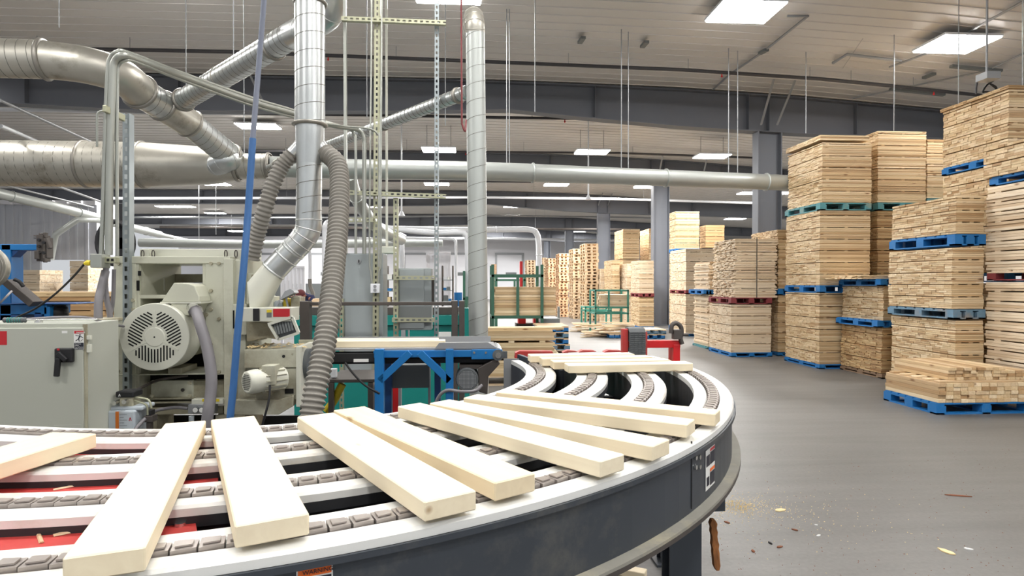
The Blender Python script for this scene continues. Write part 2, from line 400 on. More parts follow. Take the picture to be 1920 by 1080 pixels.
# left grey corrugated partition with a bright opening
YL = 24.0
wl = R(176, 385, YL); ops = [R(75, 487, YL), R(131, 487, YL), R(75, 547, YL)]
M['wall_grey'] = mat('grey_corrugated_wall', srgb(188, 191, 198), 0.5, 0.1, var=0.05, scale=1.0)
mb = MB(); zt = wl.z
ox0, ox1, oz = ops[0].x, wl.x-0.35, ops[0].z
def corr(x0, x1, z0, z1):
    x = x0
    while x < x1:
        e = min(x+0.3, x1)
        mb.box((x, YL, z0), (e, YL+0.1, z1)); 
        if e-x > 0.2: mb.box((x+0.05, YL-0.03, z0), (x+0.16, YL, z1))
        x = e
corr(WX0, ox0, 0, zt); corr(ox0, ox1, oz, zt); corr(ox1, wl.x, 0, zt)
mb.box((wl.x, YL, 0), (wl.x+0.1, YL+1.6, zt))
struct(mb.build('wall_left', 'wall_grey'), 'grey corrugated partition wall with an open doorway')
mb = MB()
mb.box((WX0, YL-0.2, zt), (wl.x+0.1, YL+1.6, zt+0.15))
x = WX0
while x < wl.x: mb.box((x, YL-0.35, zt-0.02), (x+0.25, YL-0.2, zt+0.13)); x += 0.5
struct(mb.build('trim_1', 'wall_white'), 'pale scalloped edge along the partition top')
# dock doors in the back wall
for i, (x0, x1, y0) in enumerate([(932, 978, 478), (842, 882, 478), (760, 805, 478), (585, 640, 478), (478, 530, 478)]):
    a = R(x0, y0, WY1); c = R(x1, y0, WY1)
    mb = MB(); mb.box((a.x, WY1-0.10, 0), (c.x, WY1-0.04, a.z))
    k = int(a.z/0.5)
    for j in range(1, k+1): mb.box((a.x, WY1-0.115, j*0.52), (c.x, WY1-0.1, j*0.52+0.03))
    d = struct(mb.build('door_%d' % (i+1), 'wall_white'), 'white sectional dock door in the far wall')
    fr = MB(); fr.box((a.x-0.2, WY1-0.12, 0), (a.x, WY1-0.04, a.z+0.2)); fr.box((c.x, WY1-0.12, 0), (c.x+0.2, WY1-0.04, a.z+0.2)); fr.box((a.x, WY1-0.12, a.z), (c.x, WY1-0.04, a.z+0.2))
    struct(fr.build('door_frame', 'pipe_grey', d))
    mb = MB(); mb.box((a.x+0.8, WY1-0.13, 2.2), (a.x+1.8, WY1-0.118, 2.5)); struct(mb.build('door_sign', 'cab_dark', d))
# dark low band on the far wall (dock pits)
mb = MB(); a = R(430, 532, WY1-0.3); c = R(690, 532, WY1-0.3)
mb.box((a.x, WY1-0.5, 0), (c.x, WY1-0.15, a.z)); struct(mb.build('baseboard_back', 'cab_dark'))

# steel frame: columns and tapered rafters
def column(px0, px1, Y, label):
    a = R(px0, 500, Y); c = R(px1, 500, Y); x0, x1 = a.x, c.x; zt = prof(botz, (x0+x1)/2)+0.01
    root = thing('steel_column', label, 'column', ((x0+x1)/2, Y+0.15, 0), 'grey steel columns down the hall')
    f = 0.025
    mb = MB(); mb.box((x0, Y, 0), (x0+f, Y+0.3, zt)); mb.build('flange', 'steel_col', root)
    mb = MB(); mb.box((x1-f, Y, 0), (x1, Y+0.3, zt)); mb.build('flange', 'steel_col', root)
    mb = MB(); mb.box((x0+f, Y+0.14, 0), (x1-f, Y+0.16, zt)); mb.build('web', 'steel_col', root)
    mb = MB(); mb.box((x0-0.06, Y-0.05, 0), (x1+0.06, Y+0.35, 0.03)); mb.build('base_plate', 'steel_col', root)
    return (x0+x1)/2
labs = ['nearest grey steel column, half behind the tall lumber stacks', 'grey steel column standing full height beside the open floor', 'third grey steel column, rising behind the pallet towers', 'fourth grey steel column, small, above the far pallet stacks', 'farthest grey steel column in front of the white wall']
for (a, b_), Y, l in zip([(1421, 1466), (1225, 1255), (1121, 1144), (1060, 1076), (1020, 1032)], YB, labs): column(a, b_, Y, l)
bl = ['nearest deep grey roof beam spanning the hall', 'second grey roof beam behind the long trunk duct', 'third grey roof beam down the hall', 'fourth grey roof beam above the far stacks', 'farthest grey roof beam by the back wall']
for Y, l in zip(YB, bl):
    root = thing('roof_beam', l, 'beam', (0, Y+0.15, prof(botz, 0)), 'grey steel roof beams')
    X = sorted(set([WX0] + [p[0] for p in botz[1:-1]] + [p[0] for p in topz[1:-1]] + [WX1]))
    mb = MB()
    a = [(x, Y+0.14, prof(botz, x)+0.02) for x in X]; c = [(x, Y+0.14, prof(topz, x)) for x in X]
    mb.prism(a + c[::-1], (0, 0.02, 0)); mb.build('web', 'beam', root)
    for nm, tab, d0, d1 in (('bottom_flange', botz, 0, 0.02), ('top_flange', topz, 0, 0.03)):
        mb = MB(); a = [(x, Y, prof(tab, x)+d0) for x in X]; c = [(x, Y, prof(tab, x)+d1) for x in X]
        mb.prism(a + c[::-1], (0, 0.3, 0)); mb.build(nm, 'beam', root)
    for x in [-20, -16.5, -13, -9.6, -6.4, -3.3, -0.2, 2.9, 6.55, 7.05, 9.2, 11.5, 15, 19]:
        mb = MB(); mb.box((x, Y, prof(botz, x)+0.02), (x+0.012, Y+0.14, prof(topz, x))); mb.build('stiffener', 'beam', root)
# flange braces at the first rafters
def brace(p, q, label, g='angle braces under the ceiling'):
    q = Vector((q.x, q.y, prof(topz, q.x)+0.035)); mb = MB(); mb.bar(p, q, 0.05, 0.008); d = Vector(q)-Vector(p); mb.bar(Vector(p)+Vector((0, 0.02, 0)), Vector(q)+Vector((0, 0.02, 0)), 0.008, 0.05)
    tag(mb.build('angle_brace', 'pipe_grey', origin=p), label, 'brace', g)
brace(R(1427, 234, 13.75), R(1451, 158, 13.0), 'left one of two angle braces rising from the nearest column top')
brace(R(1457, 234, 13.75), R(1491, 160, 13.0), 'right one of two angle braces rising from the nearest column top')
for (x, y, Y, l) in [(1235, 330, 21.6, 'left angle brace at the top of the second column'), (1318, 330, 21.6, 'angle brace right of the second column top'), (1122, 385, 30.8, 'left angle brace above the third column'), (1140, 385, 30.8, 'right angle brace above the third column')]:
    brace(R(x, y, Y), R(x+8, y-38*21.6/Y, Y-0.8), l)
brace(R(500, 205, 13.7), R(448, 150, 12.6), 'rusty brace under the beam behind the crossing ducts')

# ------------------------------------------------------------------ ceiling lights
M['led'] = glow('led_tube_light', (1.0, 0.98, 0.96, 1), 24.0)
def cz(x): return prof(topz, x)+0.02
LIGHTS = []
def highbay(x, y, label, wdt=1.15, dep=0.62, power=LIGHT_W, drop=0.12):
    z = cz(x)-drop
    root = thing('high_bay_light', label, 'ceiling light', (x, y, z), 'ceiling panel lights')
    mb = MB(); mb.box((x-wdt/2, y-dep/2, z+0.02), (x+wdt/2, y+dep/2, z+0.06)); mb.build('housing', 'pipe_white', root)
    for k in range(3):
        yy = y-dep/2+dep*(k+0.5)/3
        mb = MB(); mb.box((x-wdt/2+0.02, yy-dep*0.155, z), (x+wdt/2-0.02, yy+dep*0.155, z+0.02)); mb.build('diffuser', 'led', root)
    for e in (-0.35, 0.35):
        mb = MB(); mb.cyl((x+wdt*e, y, z+0.06), (x+wdt*e, y, cz(x)+0.04), 0.008, 6); mb.build('hanger', 'pipe_grey', root)
    ld = bpy.data.lights.new('light', 'AREA'); ld.shape = 'RECTANGLE'; ld.size = wdt*0.95; ld.size_y = dep*0.9; ld.energy = power; ld.color = (1.0, 0.985, 0.96)
    lo = bpy.data.objects.new('lamp', ld); COL.objects.link(lo); lo.parent = root; lo.location = (0, 0, -0.01)
LP = [(840, -4, 'bright ceiling light cut by the top edge of the view'), (1397, 24, 'bright ceiling light left of the two over the lumber side'), (1793, 64, 'bright ceiling light above the tallest lumber stack')]
for px, py, l in LP:
    p = Rz(px, py, 5.95); highbay(p.x, p.y, l, 1.05, 0.8)
for px, py, Y, l in [(823, 282, 18.2, 'lit ceiling light just left of the round upright duct'), (1110, 286, 18.2, 'lit ceiling light above the middle of the trunk duct'), (1335, 294, 18.2, 'lit ceiling light left of the nearest column'),
                  (404, 346, 24.5, 'ceiling light glowing below the big trunk duct'), (819, 346, 25, 'small ceiling light left of the upright duct, second row'), (1043, 347, 25, 'small ceiling light under the trunk duct, mid hall'), (1213, 351, 25, 'small ceiling light beside the second column'), (1408, 363, 25, 'small ceiling light at the nearest column edge'),
                  (313, 388, 34, 'tiny left one of a pair of far ceiling lights'), (346, 388, 34.8, 'tiny right one of a pair of far ceiling lights'), (445, 434, 40, 'tiny far ceiling light behind the blue hose'), (215, 348, 26, 'ceiling light behind the vertical conduits'), (860, 395, 44, 'faint far ceiling light beside the round upright duct'), (700, 388, 36, 'faint far ceiling light behind the strut frames'), (960, 378, 36, 'faint far ceiling light right of the round upright duct')]:
    p = R(px, py, Y)
    highbay(p.x, Y, l, 1.0, 0.62, LIGHT_W*(6.0 if Y > 30 else 4.6 if Y > 20 else 4.6), max(0.12, cz(p.x)-p.z))
for x, y in [(-4.5, 9.5), (-8.5, 8.5), (0.0, 3.4), (4.0, 3.2), (-4.2, 3.3), (-8, 2.5), (8.2, 3.4), (0.5, -1.8), (4.5, -1.8), (-4, -1.8), (8.2, -1.8), (-12, 14), (-6, 18), (-11, 24), (-10, 32), (-16, 40), (-8, 48), (2, 50), (8, 36), (3, 47), (9, 50), (-14, 53), (6, 26), (13, 18), (14, 26), (15, 9), (16, 36)]:  # lamps added for their light: near ones fill the foreground, others the far hall
    highbay(x, y, 'ceiling light added outside the view or behind ducts to fill the foreground' if y < 15 else 'small ceiling light added to brighten the far hall, mostly hidden by the roof beams', 1.15, 0.62, LIGHT_W*((0.6 if x > 6 else 1.15) if y < 15 else 6.0))
# ------------------------------------------------------------------ pallets and lumber
def pallet(x0, x1, y0, y1, z0, h, col, label, group='pallets under the lumber stacks', deck=None):
    root = thing('pallet', label, 'pallet', ((x0+x1)/2, (y0+y1)/2, z0), group)
    deck = deck or col
    tb = 0.018; z1 = z0+h
    mb = MB(); k = 7; wd = (y1-y0)
    for i in range(k):
        a = y0+wd*i/k; mb.box((x0, a, z1-tb), (x1, a+wd/k*0.78, z1))
    for i in range(3):
        xx = x0+(x1-x0-0.1)*i/2; mb.box((xx, y0, z1-2*tb), (xx+0.1, y1, z1-tb))
    mb.build('top_deck', deck, root)
    mb = MB()
    for i in range(3):
        xx = x0+(x1-x0-0.1)*i/2; mb.box((xx, y0, z0), (xx+0.1, y1, z0+tb))
    for yy in (y0, y1-0.1): mb.box((x0, yy, z0), (x1, yy+0.1, z0+tb))
    mb.build('bottom_deck', col, root)
    for i in range(3):
        for j in range(3):
            xx = x0+(x1-x0-0.12)*i/2; yy = y0+(y1-y0-0.14)*j/2
            mb = MB(); mb.box((xx, yy, z0+tb), (xx+0.12, yy+0.14, z1-2*tb)); mb.build('block', col, root)
    return root
def lumber(x0, x1, y0, y1, z0, z1, label, t=0.022, w=0.14, m='lum_x', axis=0, step=9, jit=0.007, seed=1, over=0.0, group='stacked lumber bundles', straps=()):
    """one bundle of stacked boards, every board its own piece of the mesh"""
    r = random.Random(seed); mb = MB(); z = z0; k = 0
    sh = 0.0
    while z+t <= z1+0.001:
        if step and k and k % step == 0:          # sticker layer
            sg = 0.012
            for q in (0.08, 0.5, 0.88):
                if axis == 0: mb.box((x0+(x1-x0)*q, y0+0.01, z), (x0+(x1-x0)*q+0.06, y1-0.01, z+sg))
                else: mb.box((x0+0.01, y0+(y1-y0)*q, z), (x1-0.01, y0+(y1-y0)*q+0.06, z+sg))
            z += sg; sh = r.uniform(-jit, jit)
        if axis == 0:
            y = y0
            while y < y1-0.03:
                ww = w*r.choice((1, 1, 1, 0.66, 1)); ww = min(ww, y1-y)
                j = r.uniform(-jit, jit)+sh; g = r.uniform(0.0, jit*0.7) if y == y0 else 0
                mb.box((x0+j, y+0.001+g, z), (x1+r.uniform(-jit, jit)+sh, y+ww-0.001, z+t-0.0025)); y += ww
        else:
            x = x0
            while x < x1-0.03:
                ww = w*r.choice((1, 1, 1, 0.66, 1)); ww = min(ww, x1-x)
                j = r.uniform(-jit, jit)+sh; g = r.uniform(0.0, jit) if x == x0 else 0
                mb.box((x+0.001+g, y0+j, z), (x+ww-0.001, y1+j*0.5, z+t-0.0025)); x += ww
        z += t; k += 1
    o = tag(mb.build('lumber_bundle', m, origin=(x0, y0, z0)), label, 'lumber bundle', group)
    for q in straps:
        s = MB(); x = x0+(x1-x0)*q
        s.box((x, y0-0.014, z0-0.01), (x+0.018, y0-0.011, z1+0.012)); s.box((x, y0-0.014, z1+0.01), (x+0.018, y1+0.01, z1+0.013)); s.build('strap', 'strap', o)
    return o
def stack(xl, xc, xr, Y, tiers, depth=None):
    """xc: pixel column of the near left corner, xl: rear left, xr: right end; tiers from the floor up"""
    c = R(xc, 530, Y); x0 = c.x; x1 = R(xr, 530, Y).x
    y1 = Y+depth if depth else Rx(xl, 530, x0).y
    for k, tr in enumerate(tiers):
        typ, yt, yb, col, label = tr[:5]; kw = tr[5] if len(tr) > 5 else {}
        dx, dy = kw.pop('dx', 0.0), kw.pop('dy', 0.0); dr = kw.pop('dr', 0.0)
        zt = R(xc, yt, Y).z; zb = 0.0 if yb is None else R(xc, yb, Y).z
        if typ == 'P': pallet(x0+dx-0.01, x1+dr+0.01, Y+dy-0.02, y1+dy+0.02, zb, zt-zb-0.001, col, label, deck=kw.get('deck'))
        else: lumber(x0+dx, x1+dr, Y+dy, y1+dy, zb, zt, label, m=col, seed=int(xc)+k, **kw)
    return x0, x1, Y, y1
# the big stacks, right side, from the nearest column towards the camera
stack(1473, 1537, 1631, 10.6, [
    ('P', 683, None, 'pal_blue', 'faded blue pallet on the floor under the tall three-bundle stack'),
    ('L', 549, 683, 'lum_x', 'lowest bundle of short boards in the tall stack of three, standing on the floor pallet'),
    ('P', 535, 549, 'pal_blue', 'bright blue pallet between lowest and middle bundles of the tall stack'),
    ('L', 394, 535, 'lum_x', 'middle bundle of short boards in the tall stack of three, below a teal pallet'),
    ('P', 380, 394, 'pal_teal', 'faded teal pallet under the top bundle of the tall stack'),
    ('L', 267, 379, 'lum_x', 'topmost main bundle of the tall stack, under a loose lid of boards', {'dx': 0.04, 'dr': 0.02}),
    ('L', 252, 262, 'lum_x', 'thin lid layer of boards crowning the tall stack of three', {'dx': 0.0, 'dr': -0.02, 'step': 0, 't': 0.03})])
stack(1573, 1645, 1735, 10.75, [
    ('P', 683, None, 'pal_blue', 'blue floor pallet under the second tall stack, mostly hidden'),
    ('L', 547, 683, 'warm_x', 'lowest bundle of the second tall stack, behind the low three-pallet stack'),
    ('P', 533, 547, 'pal_blue', 'blue pallet hidden behind the low three-pallet stack'),
    ('L', 394, 533, 'warm_x', 'middle bundle of the second tall stack, seen right of the teal pallets'),
    ('P', 380, 394, 'pal_teal', 'dark teal pallet in shadow under the second tall stack top'),
    ('L', 244, 379, 'lum_x', 'topmost bundle of the second tall stack, its right part warm toned')])
stack(1660, 1737, 1830, 10.9, [
    ('P', 680, None, 'pal_blue', 'hidden blue pallet under the third tall stack'),
    ('L', 520, 680, 'lum_x', 'lowest bundle of the third tall stack, hidden behind nearer stacks'),
    ('P', 508, 520, 'pal_teal', 'hidden pallet low in the third tall stack'),
    ('L', 385, 508, 'lum_x', 'middle bundle of the third tall stack, hidden behind nearer stacks'),
    ('P', 372, 385, 'pal_teal', 'hidden pallet under the slightly lower third stack top'),
    ('L', 259, 371, 'lum_x', 'topmost bundle of the third tall stack, slightly lower, ending at the tallest pile')])
x0, x1, y0, y1 = stack(1566, 1654, 1700, 9.45, [
    ('P', 701, None, 'pal_brown', 'old brown unpainted pallet on the floor under weathered boards'),
    ('L', 614, 700, 'warm_x', 'weathered brown bundle on the old brown pallet', {'jit': 0.012, 'dx': 0.0}),
    ('P', 601, 614, 'pal_blue', 'bright blue pallet sticking out over the weathered brown bundle', {'dx': -0.08}),
    ('L', 536, 601, 'lum_x', 'short pale bundle between the two bright blue pallets', {'jit': 0.012, 'dx': 0.02, 't': 0.019}),
    ('P', 523, 536, 'pal_blue', 'topmost bright blue pallet of the low stack, carrying a few boards', {'dx': -0.03})], depth=1.08)
# a few loose layers on top of it, each board separate
zt = R(1654, 523, 9.45).z
def plank_mesh(L, w, t, name='plank', m='lum_x', bev=0.003):
    me = bpy.data.meshes.new(name); bm = bmesh.new(); bmesh.ops.create_cube(bm, size=1.0)
    for v in bm.verts: v.co = Vector((v.co.x*L, v.co.y*w, (v.co.z+0.5)*t))
    if bev: bmesh.ops.bevel(bm, geom=list(bm.edges), offset=bev, segments=1, affect='EDGES')
    bm.to_mesh(me); bm.free(); me.materials.append(M[m]); return me
def plank(me, loc, rz, label, group, cat='board', name='board'):
    o = bpy.data.objects.new(name, me); COL.objects.link(o); o.location = loc; o.rotation_euler = (0, 0, rz)
    return tag(o, label, cat, group)
pm = plank_mesh(0.95, 0.1, 0.019, m='lum_x')
for k in range(3):
    for j in range(9-k):
        plank(pm, ((x0+x1)/2+rnd.uniform(-0.03, 0.03), y0+0.16+0.112*j+rnd.uniform(-.004, .004), zt+0.0005+k*0.0195), rnd.uniform(-0.03, 0.03), 'short board in the few loose layers on the topmost blue pallet', 'loose boards on the low stack')
# stack with three tiers behind the long low pile
YS = 7.86
CUT = 6.97-R(1920, 530, YS).x
S5x0, S5x1, S5y0, S5y1 = stack(1672, 1792, 1920, YS, [
    ('P', 735, None, 'pal_blue', 'blue pallet corner on the floor behind the low board pile', {'dr': CUT}),
    ('L', 599, 735, 'lum_x', 'bottom bundle of the three-tier stack behind the low board pile', {'t': 0.026, 'step': 6, 'dr': CUT}),
    ('P', 580, 598, 'pal_faded', 'scuffed grey-blue pallet under the middle bundle, behind the board pile', {'dx': -0.04, 'dr': CUT}),
    ('L', 461, 579, 'lum_x', 'middle bundle with black gaps, between bright and scuffed blue pallets', {'t': 0.026, 'step': 6, 'dx': -0.05, 'dr': CUT}),
    ('P', 439, 460, 'pal_blue', 'bright blue pallet under the top tier of the three-tier stack', {'dx': -0.02, 'dr': CUT})])
zt0, zt1 = R(1792, 438, YS).z, R(1792, 363, YS).z
lumber(S5x0, 6.97, S5y0, S5y1, zt0+0.001, zt1, 'top tier of the three-tier stack, on the bright blue pallet beside the tallest pile', t=0.03, step=5, seed=55)
# ---- tallest pile at the right edge (behind the three-tier stack's side)
x7 = S5x1+0.02
yr7 = Rx(1768, 300, x7).y; yf7 = Rx(1891, 300, x7).y
def z_at(py, Y, px=1800): return R(px, py, Y).z
zb7a, zt7a = z_at(330, yr7, 1776), z_at(205, yr7, 1768)
pallet(x7, x7+1.0, yf7, yr7, 0, 0.14, 'pal_blue', 'hidden blue floor pallet under the tallest pile')
lumber(x7, x7+1.0, yf7, yr7, 0.14, 1.55, 'lowest bundle of the tallest pile, hidden behind the three-tier stack', t=0.036, step=6, seed=71)
pallet(x7, x7+1.0, yf7, yr7, 1.56, 0.13, 'pal_blue', 'hidden middle pallet of the tallest pile')
lumber(x7, x7+1.0, yf7, yr7, 1.70, zb7a-0.005, 'middle bundle of the tallest pile, showing just above the three-tier stack', t=0.036, step=6, seed=72)
pallet(x7-0.02, x7+1.0, yf7, yr7, zb7a, 0.115, 'pal_blue', 'bright blue pallet high in the tallest pile, its left corner showing')
lumber(x7, x7+1.0, yf7, yr7, zb7a+0.116, zt7a-0.05, 'huge topmost bundle of the tallest pile, reaching up near the ceiling', t=0.034, step=6, jit=0.007, seed=73)
lumber(x7-0.03, x7+1.0, yf7-0.03, yr7+0.03, zt7a-0.049, zt7a, 'orange-brown lid boards on top of the tallest pile', t=0.024, step=0, m='warm_x', seed=74)
# ---- long-board pile at the right edge: boards run away from the lens
x6 = 6.99; y6r = min(Rx(1845, 500, x6).y-0.02, yf7-0.04); y6f = y6r-2.3; x6e = x6+1.1
def longpile(z0, z1, label, grp, seed):
    r = random.Random(seed); z = z0; t_ = 0.038; me = plank_mesh(2.28, 0.139, t_-0.0015, m='pink_x'); k = 0
    rows = []
    while z+t_ <= z1+0.004:
        j = r.uniform(-0.012, 0.012)
        o = plank(me, (x6+0.075+j, (y6r+y6f)/2+r.uniform(-0.02, 0.02), z), PI/2, label, grp)
        rows.append((z, j)); z += t_; k += 1
        if k % 3 == 0: z += 0.016
    mb = MB()
    for z, j in rows:
        x = x6+0.15
        while x < x6e-0.1:
            mb.box((x+j, y6f+r.uniform(-.01, .01), z), (x+0.138+j, y6r-r.uniform(0, .02), z+t_-0.0015)); x += 0.14
    for k in range(3, len(rows), 3):
        zz = rows[k][0]
        for q in (0.1, 0.5, 0.9): mb.box((x6+0.01, y6f+(y6r-y6f)*q, zz-0.0158), (x6e-0.05, y6f+(y6r-y6f)*q+0.09, zz-0.0005))
    tag(mb.build('lumber_bundle', 'pink_y', origin=(x6, y6f, z0)), label.replace('long pale board on the aisle side of', 'inner boards of'), 'lumber bundle', 'stacked lumber bundles')
zz = [R(1850, 690, y6r).z, R(1848, 526, y6r).z, R(1846, 507, y6r).z, R(1844, 352, y6r).z]
pallet(x6, x6e, y6f, y6r, 0, 0.14, 'pal_red', 'hidden red floor pallet under the long pale boards')
longpile(0.142, zz[1]-0.004, 'long pale board on the aisle side of the lower right-edge pile', 'long boards of the lower right-edge pile', 5)
pallet(x6-0.02, x6e, y6f, y6r-0.05, zz[1], zz[2]-zz[1]-0.004, 'pal_red', 'dark red pallet between the two piles of long pale boards', deck='pink_x')
longpile(zz[2], zz[3], 'long pale board on the aisle side of the upper right-edge pile', 'long boards of the upper right-edge pile', 6)
zp = zz[3]+0.018
yb8 = Rx(1859, 340, x6+0.08).y
pallet(x6+0.05, x6e, yb8-1.2, yb8, zp, 0.115, 'pal_blue', 'blue pallet lying on the long pale boards at the right edge')
lumber(x6+0.02, x6e-0.05, yb8-1.2, yb8+0.06, zp+0.117, zp+0.54, 'short-board bundle on the blue pallet atop the long pale boards', t=0.034, step=5, jit=0.007, seed=81)
# ---- low board pile on its own pallet, nearest on the floor
x9 = 5.47; y9 = 6.82
pallet(x9, x9+1.25, y9, y9+0.92, 0, 0.135, 'pal_blue', 'blue pallet under the low loose board pile, nearest on the floor')
me9 = plank_mesh(0.92, 0.088, 0.0455, m='lum_x')
for k in range(5):
    for j in range(13):
        plank(me9, (x9+0.07+0.091*j, y9+0.46+rnd.uniform(-0.012, 0.012), 0.136+k*0.0465), PI/2+(PI if rnd.random() < .5 else 0), 'short two-inch board in the lower tier of the low pile nearest on the floor', 'boards of the low pile')
ms = plank_mesh(1.15, 0.088, 0.02, m='lum_x')
for j in range(5): plank(ms, (x9+0.63, y9+0.08+0.19*j, 0.3695), rnd.uniform(-.02, .02), 'thin crosswise board between the two tiers of the low pile', 'crosswise boards of the low pile')
me9b = plank_mesh(0.92, 0.088, 0.037, m='lum_x')
for k in range(4):
    for j in range(11 if k < 3 else 8):
        plank(me9b, (x9+0.25+0.092*j, y9+0.52+rnd.uniform(-0.02, 0.03), 0.3905+k*0.038), PI/2, 'short board in the upper tier of the low pile nearest on the floor', 'upper boards of the low pile')

# ---- stacks farther down the row
stack(1330, 1371, 1446, 12.45, [
    ('P', 661, None, 'pal_blue', 'bright blue floor pallet under the leaning strapped bundle', {'dy': -0.02}),
    ('L', 570, 661, 'pink_x', 'square bundle under the dark red pallet, below the leaning strapped bundle', {'t': 0.02}),
    ('P', 558, 570, 'pal_red', 'dark red pallet under the leaning strapped bundle'),
    ('L', 446, 558, 'pink_x', 'bulging strapped bundle leaning to the right, on a dark red pallet', {'dx': 0.09, 'dr': 0.12, 'jit': 0.03, 'straps': (0.5,), 't': 0.02})])
stack(1385, 1459, 1500, 12.55, [
    ('P', 661, None, 'pal_blue', 'dark blue floor pallet in the gap beside the tall stack'),
    ('L', 553, 660, 'lum_x', 'lower bundle in the gap between strapped bundle and tall stack'),
    ('P', 541, 553, 'pal_blue', 'dark blue pallet in the gap beside the tall stack'),
    ('L', 429, 541, 'lum_x', 'upper bundle in the gap, just in front of the nearest column', {'jit': 0.015})], depth=1.2)
stack(1300, 1327, 1338, 13.95, [
    ('P', 650, None, 'pal_teal', 'small grey-teal floor pallet left of the strapped bundle', {'dr': 0.04}),
    ('L', 552, 650, 'pink_y', 'narrow uneven pile of pale long boards left of the strapped bundle', {'jit': 0.05, 'step': 4, 't': 0.03, 'axis': 1, 'dr': 0.2}),
    ('P', 543, 552, 'pal_blue', 'bright blue pallet on the narrow uneven pale pile', {'dx': -0.1}),
    ('L', 489, 543, 'pink_y', 'small uneven pale pile on top, above the bright blue pallet', {'jit': 0.05, 'step': 3, 't': 0.035, 'axis': 1, 'dr': 0.2})])
stack(1257, 1286, 1334, 17.3, [
    ('P', 626, None, 'pal_blue', 'blue floor pallet right of the full-height column'),
    ('L', 551, 626, 'pink_y', 'lower banded bundle right of the full-height column', {'step': 12}),
    ('P', 544, 551, 'pal_red', 'red pallet between bundles right of the full-height column'),
    ('L', 466, 544, 'pink_y', 'middle banded bundle right of the full-height column', {'step': 12, 'dr': 0.1})])
stack(1255, 1267, 1311, 18.9, [
    ('P', 612, None, 'pal_blue', 'hidden blue pallet behind the banded bundles'),
    ('L', 543, 612, 'lum_x', 'hidden lower bundle behind the banded bundles'),
    ('L', 473, 543, 'lum_x', 'hidden middle bundle behind the banded bundles'),
    ('P', 466, 473, 'pal_blue', 'small bright blue pallet end beside the full-height column'),
    ('L', 395, 466, 'lum_y', 'tall narrow bundle highest beside the full-height column', {'step': 8})])
stack(1312, 1323, 1358, 19.8, [
    ('P', 612, None, 'pal_blue', 'hidden blue pallet behind the uneven pale pile'),
    ('L', 535, 612, 'lum_x', 'hidden lower bundle behind the uneven pale pile'),
    ('L', 466, 535, 'lum_x', 'hidden upper bundle behind the strapped bundle'),
    ('L', 422, 464, 'warm_x', 'brown upper bundle showing above the strapped bundle', {'step': 8})])
stack(1183, 1199, 1226, 20.3, [
    ('P', 612, None, 'pal_blue', 'hidden blue pallet under the bundle left of the full-height column'),
    ('L', 557, 612, 'lum_x', 'tan lower bundle directly left of the full-height column', {'step': 7}),
    ('P', 550, 557, 'pal_red', 'dark red pallet directly left of the full-height column'),
    ('L', 488, 550, 'pink_x', 'pale middle bundle directly left of the full-height column', {'step': 7})])
stack(1159, 1176, 1190, 21.9, [('L', 552, None, 'pink_x', 'lower pale bundle behind the standing green rack'), ('L', 494, 552, 'pink_x', 'white-ended bundle right of the brown-sided one')])
stack(1133, 1148, 1162, 22.6, [('L', 550, None, 'pink_y', 'lower banded bundle behind the green rack lumber'), ('L', 487, 549, 'lum_x', 'banded bundle with a brown side, left of the white-ended one')])
stack(1112, 1127, 1138, 24.0, [('L', 566, None, 'pink_y', 'lower pale bundle beside the pallet towers'), ('P', 559.9, 566, 'pal_faded', 'faint grey-blue pallet beside the pallet towers'), ('L', 504, 560, 'pink_y', 'white banded bundle standing beside the tallest pallet tower')])
stack(1152, 1168, 1199, 24.8, [('L', 545, None, 'lum_x', 'hidden lower bundle in the back row'), ('L', 486, 545, 'lum_x', 'hidden second bundle in the back row'), ('L', 429, 485, 'lum_y', 'banded top bundle, left of the two highest in the middle distance')])
stack(1200, 1217, 1240, 24.8, [('L', 545, None, 'lum_x', 'hidden lower bundle behind the column'), ('L', 488, 545, 'lum_x', 'hidden second bundle behind the column'), ('L', 428, 487, 'lum_x', 'top bundle touching the full-height column, right of the banded one')])

# ---- towers of empty pallets
def pallet_mesh(wx, wy, h, m):
    mb = MB(); tb = h*0.21
    for i in range(6):
        a = wy*i/6; mb.box((0, a, h-tb), (wx, a+wy/6*0.8, h))
    for i in range(3):
        for j in range(3):
            xx = (wx-0.09)*i/2; yy = (wy-0.11)*j/2; mb.box((xx, yy, tb*0.8), (xx+0.09, yy+0.11, h-tb))
    mb.box((0, 0, 0), (wx, 0.1, tb*0.8)); mb.box((0, wy-0.1, 0), (wx, wy, tb*0.8)); mb.box((0, wy/2-0.05, 0), (wx, wy/2+0.05, tb*0.8))
    me = mb.build('tmp', m); d = me.data; bpy.data.objects.remove(me); return d
def tower(xc, xr, yt, Y, m, label, group, pitch=0.125, wy=1.15, jit=0.022):
    c = R(xc, 530, Y); x1 = R(xr, 530, Y).x; h = R(xc, yt, Y).z
    me = pallet_mesh(x1-c.x, wy, pitch*0.985, m); n = int(h/pitch)
    r = random.Random(int(xc))
    for k in range(n):
        o = bpy.data.objects.new('empty_pallet', me); COL.objects.link(o)
        o.location = (c.x+r.uniform(-jit, jit), Y+r.uniform(-jit, jit), k*pitch)
        tag(o, label, 'pallet', group)
PG = 'empty pallets in the '
tower(1097, 1122, 455, 24.4, 'pal_wood', 'empty wooden pallet in the tallest right front tower, beside the third column', PG+'tallest tower')
tower(1075, 1096, 462, 25.9, 'pal_wood', 'empty wooden pallet in the pale tower left of the tallest one', PG+'second tower')
tower(1048, 1066, 474, 27.6, 'pal_orange', 'empty orange-brown pallet in the third tower from the column', PG+'third tower')
tower(1028, 1044, 484, 29.6, 'pal_orange', 'empty pallet in the brown tower left of the orange one', PG+'fourth tower', pitch=0.13)
